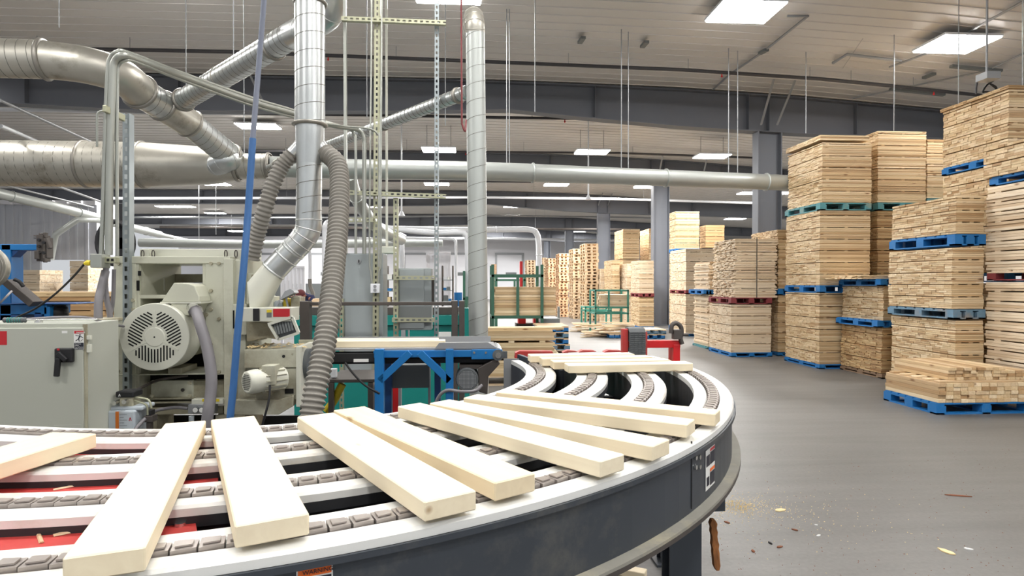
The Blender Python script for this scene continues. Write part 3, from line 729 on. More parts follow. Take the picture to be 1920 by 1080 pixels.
tower(1012, 1026, 483, 32.0, 'pal_wood', 'empty pallet in the tower right behind the white drop duct', PG+'fifth tower', pitch=0.13)
tower(988, 1004, 484, 32.0, 'pal_wood', 'empty pallet in the tower between red post and white drop duct', PG+'sixth tower', pitch=0.13)
tower(922, 931, 492, 33.0, 'pal_orange', 'empty pallet in the small far tower beside the round upright duct', PG+'seventh tower', pitch=0.15)

# ---- short pallet piles on the floor
def pile(x0p, x1p, Y, cols, label, depth=1.0, z0=0.0):
    a = R(x0p, 530, Y).x; b_ = R(x1p, 530, Y).x; z = z0
    for k, c in enumerate(cols):
        dx = rnd.uniform(-0.04, 0.04)
        pallet(a+dx, b_+dx, Y, Y+depth, z, 0.125, c, label % ['bottom', 'second', 'third', 'fourth', 'fifth', 'sixth'][k], 'loose pallets on the floor', deck='pal_wood'); z += 0.128
pile(1008, 1066, 12.8, ['pal_red', 'pal_faded', 'pal_blue', 'pal_faded', 'pal_blue'], '%s pallet of the short mixed pile beside the board stack')
pile(1212, 1250, 16.6, ['pal_blue', 'pal_faded'], '%s blue pallet lying at the foot of the full-height column', 0.9)
pile(1146, 1172, 16.8, ['pal_blue'], '%s blue pallet on the floor in front of the green standing rack', 0.8)
# scraps of lumber near the standing green rack
for (xa, ya, xb, Y, n) in [(1088, 612, 1110, 18.9, 10), (1112, 606, 1146, 17.0, 12), (1150, 612, 1180, 16.9, 10)]:
    for k in range(n):
        p = R(rnd.uniform(xa, xb), 600, Y+rnd.uniform(0, 0.5)); me = plank_mesh(rnd.uniform(0.6, 1.0), 0.09, 0.03, m='pink_x', bev=0)
        plank(me, (p.x, p.y, 0.137*(1 if xa > 1146 else 0)+0.001+0.032*k*0.9), rnd.uniform(-0.5, 0.5), 'scrap board in the untidy heaps at the foot of the standing green rack', 'scrap boards by the green rack')

# ---- standing green rack with lumber on it
def rack(x0p, x1p, xm, yt, yb, Y, rails, depth, m, label, wdt=0.06, posts_back=True):
    a, b_, c = R(x0p, 530, Y).x, R(x1p, 530, Y).x, R(xm, 530, Y).x; zt = R(x0p, yt, Y).z; zb = max(0.0, R(x0p, yb, Y).z)
    root = thing('stacking_rack', label, 'rack', ((a+b_)/2, Y, zb), 'green steel racks')
    for x in (a, b_):
        for y in (Y, Y+depth):
            mb = MB(); mb.box((x-wdt/2, y, zb), (x+wdt/2, y+wdt, zt)); mb.build('post', m, root)
    zs = [R(x0p, r, Y).z for r in rails]
    mb = MB(); mb.box((c-wdt/2, Y+0.003, zs[-1]), (c+wdt/2, Y+wdt, zs[0])); mb.build('centre_post', m, root)
    for z in zs:
        for y in (Y, Y+depth): 
            mb = MB(); mb.box((a, y+0.005, z-wdt/2), (b_, y+wdt-0.005, z+wdt/2)); mb.build('rail', m, root)
        for x in (a, b_):
            mb = MB(); mb.box((x-wdt/2+0.005, Y, z-wdt/2+.004), (x+wdt/2-0.005, Y+depth, z+wdt/2-.004)); mb.build('side_rail', m, root)
    return a, b_, zs, zb
Y = 14.0
a, b_, zs, zb = rack(924, 1016.5, 971, 496, 760, Y, [517, 595], 1.0, 'green', 'green steel rack holding thick lumber, beside the round upright duct', 0.065)
zl0 = zs[1]+0.035; zl1 = R(970, 538, Y).z
lumber(a+0.04, b_+0.32, Y+0.1, Y+0.95, zl0, zl1, 'thick greenish lumber lying in the green steel rack', t=0.06, w=0.17, step=0, jit=0.03, seed=33)
rack(870, 880, 875, 508, 760, 13.0, [560, 640], 0.85, 'green', 'narrow end of a green rack left of the round upright duct', 0.05)
rack(1117, 1178, 1142, 543, 760, 18.0, [545, 577, 588], 0.8, 'green2', 'open green standing rack by the far bundles', 0.05)
rack(1098, 1146, 1122, 575, 760, 19.6, [577, 583], 0.7, 'green2', 'low teal-green rack left of the standing rack', 0.05)
rack(931, 984, 965, 520, 760, 19.0, [525, 590], 0.8, 'green', 'second green rack seen behind the lumber rack', 0.06)
p = R(1143, 577, 18.0); zr = p.z+0.03
lumber(p.x-0.25, p.x+0.62, 18.1, 18.7, zr, zr+0.4, 'jumbled pale lumber on the upper shelf of the open green rack', t=0.045, w=0.11, step=0, jit=0.07, seed=34, m='pink_x')
# ---- board stack beside the blue belt conveyor
Y = 9.2; a = R(915, 530, Y).x; b_ = R(1035, 530, Y).x
zt = R(950, 618, Y).z
pallet(a-0.3, b_, Y, Y+0.9, 0, 0.14, 'pal_wood', 'plain wooden pallet under the board stack beside the blue conveyor')
z = 0.142; k = 0; r = random.Random(9)
me = plank_mesh(1.28, 0.285, 0.038, m='lum_x', bev=0.003)
while z < zt-0.03:
    for j in range(3):
        plank(me, ((a+b_)/2-0.12+r.uniform(-.03, .02)+(0.06 if k < 9 else 0), Y+0.15+0.29*j, z), 0, 'wide board in the stack between the round duct and the mixed pallets', 'boards of the stack by the blue conveyor')
    z += 0.0392; k += 1
    if k % 6 == 0:
        ms = plank_mesh(0.86, 0.09, 0.03, m='lum_x', bev=0.002)
        for q in (-0.5, -0.05, 0.42): plank(ms, ((a+b_)/2+q-0.08, Y+0.44, z), PI/2, 'short spacer board inside the stack by the blue conveyor', 'spacer boards by the blue conveyor')
        z += 0.0312
plank(me, (b_+0.0-0.45, Y-0.0+0.2, z), 0.03, 'loose wide board crowning the stack by the blue conveyor', 'boards of the stack by the blue conveyor')
# ------------------------------------------------------------------ curved chain conveyor
CZ = 1.10
CX, CY = -1.004, 3.182
RAD = [1.413, 1.664, 1.953, 2.235]
LPT = {0: [(1048,705),(1038,721.6),(988,736),(1028.7,688),(200,828),(567,812)],
       1: [(1146,709.5),(1136.6,726),(1108,743),(1124.6,694),(567,847),(200,883),(0,890)],
       2: [(1254.6,728.7),(1239.7,752.7),(1227.8,701),(0,973),(200,962),(417,940),(640,913)],
       3: [(1380,745.5),(1367,781),(1359.7,719),(1323.7,697.5),(1292.5,688),(380,1063),(620,1018),(912,962),(1088,904)]}
def qfit(pts):
    """least-squares quadratic radius(angle) through the measured rail points"""
    rows = []
    for px, py in pts:
        p = Rz(px, py, CZ); th = math.atan2(p.y-CY, p.x-CX); rows.append((th, math.hypot(p.x-CX, p.y-CY)))
    A = [[0.0]*4 for _ in range(3)]
    for th, r_ in rows:
        b = (1, th, th*th)
        for i in range(3):
            for j in range(3): A[i][j] += b[i]*b[j]
            A[i][3] += b[i]*r_
    for i in range(3):
        pv = A[i][i]
        for j in range(i, 4): A[i][j] /= pv
        for k in range(3):
            if k != i:
                f = A[k][i]
                for j in range(i, 4): A[k][j] -= f*A[i][j]
    return [A[i][3] for i in range(3)]
QF = [qfit(LPT[k]) for k in range(4)]
A0, A1 = math.radians(-104), math.radians(10)
def rad(k, th):
    th = max(math.radians(-95), min(th, math.radians(6))); q = QF[k]; return q[0]+q[1]*th+q[2]*th*th
def cpt(k, th, off, z): 
    r = rad(k, th)+off; return Vector((CX+r*math.cos(th), CY+r*math.sin(th), z))
def lane_path(k, off, z, a0=A0, a1=A1, n=56):
    P = [cpt(k, a0+(a1-a0)*i/n, off, z) for i in range(n+1)]
    # run straight on past the camera-left end
    d = (P[0]-P[1]).normalized(); P = [P[0]+d*e for e in (1.6, 1.2, 0.8, 0.4)] + P
    return P
def band(mb, k, o0, o1, z0, z1, m=0, ch=0.0):
    a = lane_path(k, o0, z0); b_ = lane_path(k, o1, z0); c = lane_path(k, o1, z1); d = lane_path(k, o0, z1); n = len(a)
    if ch:
        b2 = lane_path(k, o1, z1-ch); c2 = lane_path(k, o1-ch, z1); rings = [a, b_, b2, c2, d]
    else: rings = [a, b_, c, d]
    q = len(rings); vv = [p for i in range(n) for p in [rg[i] for rg in rings]]
    fs = [(i*q+j, i*q+(j+1) % q, (i+1)*q+(j+1) % q, (i+1)*q+j) for i in range(n-1) for j in range(q)]
    fs += [tuple(range(q-1, -1, -1)), tuple((n-1)*q+j for j in range(q))]
    mb.add(vv, fs, m); return mb
conv = thing('curved_chain_conveyor', 'charcoal curved conveyor with four white-edged chain lanes carrying short boards', 'conveyor', (CX+1.5, CY-1.5, 0))
LW = 0.148
for k in range(4):
    mb = MB(); band(mb, k, -0.05, 0.0, CZ-0.022, CZ, 0, 0.006); o = mb.build('outer_wear_strip', 'uhmw', conv)
    mb = MB(); band(mb, k, -LW, -0.098, CZ-0.022, CZ, 0, 0.004); mb.build('inner_wear_strip', 'uhmw', conv)
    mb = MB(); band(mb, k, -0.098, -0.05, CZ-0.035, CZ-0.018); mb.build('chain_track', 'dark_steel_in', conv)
    # chain: links with side plates and a raised crown
    mb = MB(); L = 0.0; P = lane_path(k, -0.074, CZ, n=400)
    pitch = 0.042; acc = 0.0; last = P[0]; pts = [P[0]]
    for a, b_ in zip(P, P[1:]):
        seg = (b_-a).length; dd = 0.0
        while acc+(seg-dd) >= pitch:
            dd += pitch-acc; acc = 0.0; pts.append(a+(b_-a)*(dd/seg))
        acc += seg-dd
    for i, (a, b_) in enumerate(zip(pts, pts[1:])):
        d = b_-a; s_ = Vector((d.y, -d.x, 0)).normalized()
        e0, e1 = a+d*0.04, a+d*0.96; zb_, zt2 = Vector((0, 0, -0.014)), Vector((0, 0, 0.0075))
        mb.prism([e0-s_*0.022+zb_, e1-s_*0.017+zb_, e1+s_*0.017+zb_, e0+s_*0.022+zb_], (0, 0, 0.0205))
        mb.prism([a+d*0.18-s_*0.013+zt2, a+d*0.8-s_*0.010+zt2, a+d*0.8+s_*0.010+zt2, a+d*0.18+s_*0.013+zt2], (0, 0, 0.003))
    o = mb.build('chain', 'chain', conv)
    # frame below the lane
    if k < 3:
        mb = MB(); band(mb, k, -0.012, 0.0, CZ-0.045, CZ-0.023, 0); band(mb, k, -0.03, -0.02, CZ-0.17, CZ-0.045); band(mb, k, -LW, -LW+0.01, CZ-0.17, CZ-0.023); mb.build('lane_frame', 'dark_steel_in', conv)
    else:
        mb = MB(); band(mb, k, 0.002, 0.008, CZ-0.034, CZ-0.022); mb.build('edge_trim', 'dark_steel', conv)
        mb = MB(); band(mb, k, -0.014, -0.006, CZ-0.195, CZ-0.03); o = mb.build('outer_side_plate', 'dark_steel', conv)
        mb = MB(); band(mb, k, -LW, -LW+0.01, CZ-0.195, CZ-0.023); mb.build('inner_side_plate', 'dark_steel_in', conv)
        mb = MB(); band(mb, k, -0.03, 0.026, CZ-0.203, CZ-0.195); mb.build('bottom_flange', 'dusty', conv)
        mb = MB(); band(mb, k, 0.020, 0.026, CZ-0.216, CZ-0.203); mb.build('flange_lip', 'raw_steel', conv)
# belly pan below the lanes, near-black to paint in the shade down there
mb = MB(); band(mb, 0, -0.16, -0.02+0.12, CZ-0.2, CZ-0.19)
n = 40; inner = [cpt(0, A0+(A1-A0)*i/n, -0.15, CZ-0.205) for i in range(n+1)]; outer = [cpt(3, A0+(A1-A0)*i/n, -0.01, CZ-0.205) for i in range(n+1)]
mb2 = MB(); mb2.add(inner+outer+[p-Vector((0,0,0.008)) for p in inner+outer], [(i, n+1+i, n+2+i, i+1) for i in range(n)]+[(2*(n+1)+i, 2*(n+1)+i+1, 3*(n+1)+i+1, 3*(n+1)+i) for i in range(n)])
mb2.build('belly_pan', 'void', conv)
# radial cross members
for ang in (-100, -72, -45, -20, 3):
    th = math.radians(ang); a = cpt(0, th, -LW, CZ-0.19); b_ = cpt(3, th, -0.02, CZ-0.19)
    mb = MB(); mb.bar(a, b_, 0.05, 0.05); mb.build('cross_member', 'dark_steel_in', conv)
# inner start plate (left of the first lane, far end)
pa, pb = R(968, 668, 3.75), R(1046, 700, 3.22)
pa = Rz(976, 664, CZ+0.02); pb = Rz(1058, 694, CZ-0.01)
# dark slanting guide that carries the infeed of the first lane
mb = MB(); mb.prism([pa, pb, pb-Vector((0,0,0.2)), pa-Vector((0,0,0.30))], (-0.02, -0.01, 0)); mb.build('infeed_plate', 'dark_steel', conv)
mb = MB(); mb.bar(pa+Vector((-0.06,-0.06,-0.02)), pa+Vector((-0.06,-0.06,-0.40)), 0.09, 0.012); mb.build('bracket', 'pipe_grey', conv)
# red end guards of the four lanes
GP = []
for (x0, x1, y) in [(965, 1041, 659), (1055, 1083, 657.5), (1084, 1118, 657), (1132, 1168, 657)]:
    a = R(x0, y, 3.75); b_ = R(x1, y, 3.75)
    mb = MB(); xm0, xm1 = a.x, b_.x; z = a.z
    h_ = 0.04 if x0 < 1000 else 0.012
    mb.prism([(xm0, 3.74, z-h_), (xm1, 3.74, z-h_*0.7), (xm1-0.02, 3.74, z), (xm0+0.03, 3.74, z+0.003), (xm0+0.005, 3.74, z-0.008)], (0, 0.06, 0)); mb.build('end_guard', 'red_dusty', conv)
# straight infeed part of the lanes behind the boards, on towards the guards
for k in range(4):
    th = A1; a = cpt(k, th, -0.074, CZ); d = Vector((-math.sin(th), math.cos(th), 0))
    for off, w_, m in ((-0.025, 0.05, 'uhmw'), (-0.123, 0.05, 'uhmw')):
        p = cpt(k, th, off, CZ-0.011); mb = MB(); mb.bar(p-d*0.01, p+d*0.14, w_, 0.022); mb.build('straight_wear_strip', m, conv)
    p = cpt(k, th, -0.074, CZ-0.1); mb = MB(); mb.bar(p-d*0.0, p+d*0.16, 0.14, 0.15); mb.build('lane_beam', 'dark_steel_in', conv)
# legs
def leg(k, ang, off=-0.08, foot=True):
    th = math.radians(ang); p = cpt(k, th, off, CZ-0.204); d = Vector((-math.sin(th), math.cos(th), 0)); s_ = Vector((math.cos(th), math.sin(th), 0))
    mb = MB()
    mb.bar(p+d*0.045, p+d*0.045-Vector((0,0,p.z-0.02)), 0.008, 0.09, up=s_) if False else None
    x, y = p.x, p.y
    mb.box((x-0.05, y-0.04, 0.012), (x+0.05, y-0.032, p.z)); mb.box((x-0.05, y+0.032, 0.012), (x+0.05, y+0.04, p.z)); mb.box((x+0.042, y-0.032, 0.012), (x+0.05, y+0.032, p.z))
    mb.box((x-0.08, y-0.07, 0), (x+0.08, y+0.07, 0.012)); o = mb.build('leg', 'dark_steel', conv)
    return p
leg(3, -38, -0.10); leg(3, -85, -0.10); leg(0, -60); leg(0, -100); leg(0, 2); leg(3, 4)
# gusset between leg and flange plus bolts, decals
p = cpt(3, math.radians(-34), -0.06, CZ-0.204)
mb = MB(); mb.box((p.x-0.09, p.y-0.015, p.z-0.10), (p.x+0.06, p.y, p.z)); mb.build('gusset', 'dark_steel', conv)
def on_side(px, py, off=-0.005):
    """point on the outer side plate seen at a pixel"""
    best = None
    for i in range(1500):
        th = math.radians(-95+i*0.048); p = cpt(3, th, off, 1.0); v = Vector((p.x, p.y, 0))-Vector((CAM.x, CAM.y, 0))
        d = ray(px, py); e = abs(math.atan2(v.x, v.y)-math.atan2(d.x, d.y))
        if best is None or e < best[0]: best = (e, th, p, v.length/math.hypot(d.x, d.y))
    e, th, p, t_ = best; return th, Vector((p.x, p.y, CAM.z+ray(px, py).z*t_))
for (x, y) in [(1303, 858), (1310, 857), (1303, 876), (1310, 875)]:
    th, p = on_side(x, y); nrm = Vector((math.cos(th), math.sin(th), 0)); mb = MB(); mb.cyl(p, p+nrm*0.006, 0.007, 6); mb.build('bolt', 'chrome', conv)
th, p = on_side(1297, 850)
mb = MB(); a = cpt(3, th, -0.0055, CZ-0.195); mb.bar(a+Vector((0,0,0.01)), a+Vector((0,0,0.2)), 0.003, 0.004); mb.build('seam', 'black', conv)
def decal(px0, py0, px1, py1, mats, parts, name='warning_decal', label=None):
    """flat sticker following the side plate: parts are (u0,v0,u1,v1,material index)"""
    t0, p0 = on_side(px0, py0); t1, p1 = on_side(px1, py1); z1, z0 = p0.z, p1.z; mb = MB()
    for (u0, v0, u1, v1, mi) in parts:
        lay = 0.0008 if mi == 0 else 0.0014
        q = []
        for u, v in ((u0, v0), (u1, v0), (u1, v1), (u0, v1)):
            th = t0+(t1-t0)*u; q.append(cpt(3, th, -0.0055+lay, z1+(z0-z1)*v))
        mb.ngon(q, mi)
    return mb.build(name, mats, conv), t0, t1, z0, z1
o, t0, t1, z0, z1 = decal(1323, 846, 1340, 905, ['white', 'red_label', 'navy_label', 'orange'], [(0,0,1,1,0),(0.45,0.02,0.97,0.09,1),(0.45,0.11,0.97,0.42,2),(0.05,0.14,0.4,0.42,2),(0.45,0.52,0.97,0.6,3),(0.45,0.62,0.97,0.94,2),(0.1,0.68,0.36,0.9,2)])
o['label'] = 'white safety decal with red and orange headers'
o, t0, t1, z0, z1 = decal(556, 1056, 624, 1100, ['white', 'orange', 'navy_label'], [(0,0,1,1,0),(0.04,0.1,0.96,0.5,1),(0.04,0.55,0.96,0.97,2)])
o['label'] = 'orange WARNING decal'
pm_, dm = cpt(3, t0+(t1-t0)*0.16, -0.0025, z1+(z0-z1)*0.42), cpt(3, t1, -0.003, z1)-cpt(3, t0, -0.003, z1)
text('WARNING', 0.0105, pm_, conv, 'navy_label', rot=(PI/2, 0, math.atan2(dm.y, dm.x)))

# ------------------------------------------------------------------ short boards riding on the conveyor
BD = [('on the left, cut off by the picture edge, over the red plates', [(-120,905),(140,798),(140,822),(-60,905)], None),
      ]
def ride(c0, c1, w_, L=None, t_=0.038, z=CZ+0.0112, lab='', roll=0):
    a, b_ = Rz(c0[0], c0[1], z+t_), Rz(c1[0], c1[1], z+t_); d = b_-a
    me = plank_mesh(L or d.length, w_, t_, m='board', bev=0.0025); m_ = (a+b_)/2
    return plank(me, (m_.x, m_.y, z), math.atan2(d.y, d.x), lab, 'short boards riding the curved conveyor')
BL = [((-80, 875), (140, 811), 0.13, 'pale board at the left edge, pointing up to the right over the red plate'),
      ((348, 791), (196, 1036), 0.105, 'pale board slanting down to the left, first of the pair meeting at a point'),
      ((437, 783), (512, 974), 0.118, 'pale board almost straight on, right one of the pair meeting at a point'),
      ((592, 777), (846, 930), 0.110, 'wide pale board touching its right neighbour, third from the left edge'),
      ((655, 765), (967, 896), 0.104, 'pale board partly behind the third one, reaching lower right'),
      ((767, 758), (1149, 858), 0.088, 'pale board, front one of the close middle pair'),
      ((824, 752), (1240, 830), 0.090, 'pale board, rear one of the close middle pair'),
      ((882, 742), (1296, 791), 0.085, 'narrower pale board with a knot near its end, before the last one'),
      ((940, 732), (1346, 772), 0.08, 'narrower pale board farthest round the bend of the near group')]
for i, (a, b_, w_, l) in enumerate(BL):
    ride(a, b_, w_, lab=l, z=CZ+0.0112+(0.0002*i))
fa, fb = Rz(1062, 683, CZ+0.049), Rz(1292, 679, CZ+0.049); fd = (fb-fa).normalized(); fn_ = Vector((-fd.y, fd.x, 0))
for k, (s0, s1, l) in enumerate([(0, 0, 'nearest board of the far group of four'), (-0.045, -0.06, 'second board of the far group of four'), (-0.08, -0.11, 'third board of the far group of four'), (-0.12, -0.16, 'rearmost board of the far group of four')]):
    q0, q1 = fa+fd*s0+fn_*0.138*k, fb+fd*s1+fn_*0.138*k; me = plank_mesh((q1-q0).length, 0.098, 0.038, m='board', bev=0.0025); m_ = (q0+q1)/2
    plank(me, (m_.x, m_.y, CZ+0.0112), math.atan2(fd.y, fd.x), l, 'short boards riding the curved conveyor')
# red plates under the lanes at the left
root = conv
zr = CZ-0.037
def plate(poly, z, th_, nm, m='red_dusty'):
    P = [Rz(x, y, z) for x, y in poly]; mb = MB(); mb.prism(P[::-1], (0, 0, -th_)); o_ = mb.build('red_'+nm, m, root); return o_
plate([(-500, 905), (-300, 872), (405, 868), (412, 882), (406, 915), (-560, 955)], zr, 0.012, 'plate')
plate([(-560, 960), (406, 918), (400, 925), (366, 975), (372, 1010), (-700, 1120)], zr, 0.10, 'plate')
plate([(-300, 862), (70, 860), (128, 835), (330, 832), (420, 838), (420, 862), (380, 868)], zr, 0.012, 'plate')
p0 = Rz(60, 864, zr); p1 = Rz(118, 836, zr)
mb = MB(); mb.prism([p0, p1, p1+Vector((0,0,0.035)), p0+Vector((0,0,0.012))], (0.012, 0, 0)); mb.build('side_lip', 'red', root)
for (x, y) in [(386, 893), (338, 985), (125, 898)]:
    p = Rz(x, y, zr); mb = MB(); mb.cyl(p, p+Vector((0,0,0.006)), 0.011, 8); mb.build('bolt', 'chrome', root)
# splinters lying on the red plates
def splinter(pts, z, w_, label, m='pal_wood'):
    P = [Rz(x, y, z) for x, y in pts]; mb = MB(); k = len(P); rr = [w_*(0.25+0.75*math.sin(PI*min(1, (i+0.3)/(k-0.4)))) for i in range(k)]
    vv = []
    for i, p in enumerate(P):
        d = (P[min(k-1, i+1)]-P[max(0, i-1)]).normalized(); s_ = Vector((-d.y, d.x, 0))
        vv += [p+s_*rr[i], p-s_*rr[i], p-s_*rr[i]*0.5+Vector((0,0,w_*0.4)), p+s_*rr[i]*0.5+Vector((0,0,w_*0.4))]
    fs = [(i*4+j, i*4+(j+1) % 4, (i+1)*4+(j+1) % 4, (i+1)*4+j) for i in range(k-1) for j in range(4)]+[(3,2,1,0), (4*k-4,4*k-3,4*k-2,4*k-1)]
    mb.add(vv, fs); return tag(mb.build('wood_splinter', m, origin=P[0]), label, 'splinter')
splinter([(100, 919), (140, 911), (170, 902), (192, 894), (205, 889)], zr+0.001, 0.007, 'long pale splinter lying on the red plate')
splinter([(100, 1005), (120, 1000), (142, 996)], zr+0.001, 0.008, 'short splinter flake on the lower red plate')
splinter([(72, 1000), (78, 1018)], zr+0.001, 0.006, 'small orange chip on the lower red plate', 'pal_orange')
# ------------------------------------------------------------------ ducts
def rpx(px, py, Y, wpx):
    """radius in metres of something wpx pixels wide at a pixel and depth"""
    d = ray(px, py); return wpx/2*(Y/d.y)/FPX
def spiral(root, p, q, r, pitch=0.11, m='galv', n=28, name='spiral_duct', w=0.0035):
    mb = MB(); mb.tube([p, q], r, n, caps=True); mb.seam(p, q, r, pitch, 1, w); return mb.build(name, [m, 'seam'], root)
def bandring(root, c, ax, r, h=0.05, t=0.018, m='galv_band', name='clamp_band'):
    mb = MB(); mb.ring(c, ax, r, h, t); return mb.build(name, m, root)
def elbow(root, pts, r, m='galv', name='elbow', n=28, k=6, gores=True):
    P = smooth_path(pts, k); mb = MB(); mb.tube(P, r, n, caps=True)
    if gores:
        for i in range(2, len(P)-1, 3): mb.ring(P[i], P[i+1]-P[i-1], r if not isinstance(r, list) else r[i], 0.008, 0.003, n)
    return mb.build(name, m, root)
# trunk duct running across the hall
tr = thing('trunk_duct', 'huge silvery spiral trunk duct running left to right, narrowing towards the lumber', 'duct', R(500, 315, 9.6), 'dust extraction ducts')
TP = [(-700, 300, 9.0, 84), (150, 306, 9.25, 78), (262, 307, 9.3, 74), (400, 313, 9.5, 56), (455, 312, 9.6, 47), (520, 316, 9.8, 40)]
T3 = [R(a, b_, c) for a, b_, c, w_ in TP]; zt_ = T3[2].z
T3 = [Vector((p.x, 9.4, zt_)) for p in T3]; RR = [0.33, 0.33, 0.33, 0.275, 0.215, 0.175]
spiral(tr, T3[0], T3[2], 0.33, 0.13, 'galv_dusty', 36, w=0.004)
mb = MB(); mb.tube(T3[2:5], RR[2:5], 36); mb.build('reducer', 'galv_dusty', tr)
spiral(tr, T3[4], T3[5], RR[4]*0.9, 0.12, 'galv_dusty', 32)
for i, (p, r_) in enumerate([(T3[1], 0.33), (T3[2], 0.33), (T3[4], 0.215), (T3[5], 0.19)]): bandring(tr, p, (1, 0, 0), r_, 0.05, 0.02)
pe = R(1476, 343, 11.6); ps = T3[5]; rn = 0.155
ppts = [Vector((ps.x, ps.y, ps.z)), R(650, 317, 9.8), R(900, 321, 10.3), R(1200, 332, 11.2), R(1480, 343, 12.0)]
P = smooth_path(ppts, 6)
mb = MB(); mb.tube(P, [0.155]*len(P), 28); mb.build('straight_duct', 'duct_pale', tr)
for px in (512, 1022, 1243, 1437):
    p = min(P, key=lambda q: abs((960+FPX*((q-CAM).dot(RT))/((q-CAM).dot(FW)))-px))
    bandring(tr, p, (1, 0.12, 0), 0.158, 0.035, 0.02, 'galv_band' if px < 600 else 'duct_pale')
mb = MB(); e = P[-1]; mb.tube([e, e+Vector((3.5, 0.4, 0))], 0.155, 28); mb.build('straight_duct', 'duct_pale', tr)
# upper left duct coming down to the trunk
ul = thing('branch_duct', 'large dull duct bending down from the upper left into the trunk duct', 'duct', R(330, 210, 8.5), 'dust extraction ducts')
a0_, a1_ = R(-420, 96, 6.7), R(84, 112, 7.0)
r1_ = rpx(60, 110, 7.0, 70)
spiral(ul, a0_, a1_, r1_, 0.10, 'galv_dusty', 36, w=0.004)
e1 = R(160, 122, 7.1); e2 = R(225, 142, 7.35); e3 = R(262, 172, 7.7)
elbow(ul, [a1_, e1, e2, e3], r1_*0.98, 'galv_dusty', k=5, gores=False)
for c, ax in ((a1_, a1_-a0_), (e3, e3-e2)): bandring(ul, c, ax, r1_, 0.05, 0.022)
f1 = R(304, 198, 8.05); f2 = R(356, 232, 8.6); f3 = R(440, 300, 9.35)
spiral(ul, e3, f1, r1_*0.92, 0.10, 'galv', 32)
mb = MB(); mb.tube([f1, f2], [r1_*0.92, r1_*0.95], 32); mb.build('y_fitting', 'galv_dusty', ul)
spiral(ul, f2, f2+(f3-f2)*0.88, r1_*0.88, 0.10, 'galv', 32)
bandring(ul, f1, f1-e3, r1_*0.92, 0.05, 0.02); bandring(ul, f2, f3-f2, r1_*0.92, 0.05, 0.022); bandring(ul, f2+(f3-f2)*0.88, f3-f2, r1_*0.9, 0.05, 0.02)
elbow(ul, [f2+(f3-f2)*0.88, f2+(f3-f2)*0.97, Vector((f3.x-0.05, 9.2, zt_+0.05)), Vector((f3.x-0.25, 9.3, zt_-0.02))], r1_*0.86, 'galv', 'saddle_elbow')
# branch rising to the right behind the upright duct
br = thing('branch_duct', 'slanting spiral duct climbing right from the Y fitting to behind the upright duct', 'duct', R(450, 120, 7.4), 'dust extraction ducts')
g0, g1 = R(340, 190, 8.1), R(548, 66, 6.3); rb = rpx(450, 120, 7.2, 42)
spiral(br, g0, g1, rb, 0.09, 'galv', 32); bandring(br, g0+(g1-g0)*0.03, g1-g0, rb, 0.05, 0.02); bandring(br, g0+(g1-g0)*0.42, g1-g0, rb, 0.02, 0.008); bandring(br, g0+(g1-g0)*0.86, g1-g0, rb, 0.04, 0.02)
elbow(br, [g1, R(590, 45, 5.9), R(618, 22, 5.7), R(622, -20, 5.6), R(620, -60, 5.6), R(620, -380, 5.6)], rb, 'galv', k=4)
# upright duct over the planer with the two hose outlets
YD = 3.55
up1 = thing('upright_duct', 'bright spiral duct dropping to the machine hood, with two ribbed hoses branching', 'duct', R(580, 240, YD), 'dust extraction ducts')
rd = rpx(580, 200, YD, 55); b0, b1 = R(583, -60, YD), R(581, 234, YD); b0.z = 6.1; rd2 = rpx(580, 340, YD, 46)
spiral(up1, b0, b1, rd, 0.098, 'galv', 36, w=0.0022)
bandring(up1, b1, (0, 0, 1), rd, 0.02, 0.016, 'galv_band', 'flange'); bandring(up1, R(582, 6, YD), (0, 0, 1), rd, 0.02, 0.010, 'galv_band', 'flange')
b2, b3, b4 = R(581, 262, YD), R(580, 308, YD), R(579, 402, YD)
mb = MB(); mb.tube([b1, b2, b3], [rd*0.96, rd*0.95, rd2], 36); mb.build('y_fitting', 'galv', up1)
spiral(up1, b3, b4, rd2, 0.085, 'galv', 36, w=0.0022)
h0, h1 = R(548, 470, YD), R(513, 507, YD)
elbow(up1, [b4, R(578, 430, YD), R(565, 452, YD), h0], rd2*1.02, 'galv', k=5)
mb = MB(); mb.tube([h0, h1], rd2, 36); mb.ring(h0, h1-h0, rd2, 0.012, 0.004); mb.ring(h0+(h1-h0)*0.35, h1-h0, rd2, 0.012, 0.004); mb.ring(h1, h1-h0, rd2, 0.014, 0.005); mb.build('straight_section', 'galv', up1)
for sx, (s0, s1) in enumerate([((572, 262), (541, 296)), ((590, 262), (616, 292))]):
    mb = MB(); mb.tube([R(*s0, YD), R(*s1, YD)], rpx(580, 280, YD, 24), 20); mb.build('hose_spigot', 'galv', up1)
def flexhose(pts, wpx, label, m='flex', pitch=0.024):
    P = smooth_path([R(*p) for p in pts], 14); L = sum((b_-a).length for a, b_ in zip(P, P[1:]))
    # resample evenly
    n = int(L/pitch*6); out = []; acc = [0]
    for a, b_ in zip(P, P[1:]): acc.append(acc[-1]+(b_-a).length)
    j = 0
    for i in range(n+1):
        s_ = L*i/n
        while j < len(P)-2 and acc[j+1] < s_: j += 1
        t_ = (s_-acc[j])/max(1e-9, acc[j+1]-acc[j]); out.append(P[j]+(P[j+1]-P[j])*t_)
    r0 = rpx(580, 400, YD, wpx); rr = [r0*(0.90+0.11*abs(math.cos(PI*i/6))**0.7 if False else 0.91+0.10*math.cos(2*PI*i/6)) for i in range(n+1)]
    mb = MB(); mb.tube(out, rr, 28); return tag(mb.build('flexible_hose', m, origin=out[0]), label, 'hose', 'ribbed extraction hoses')
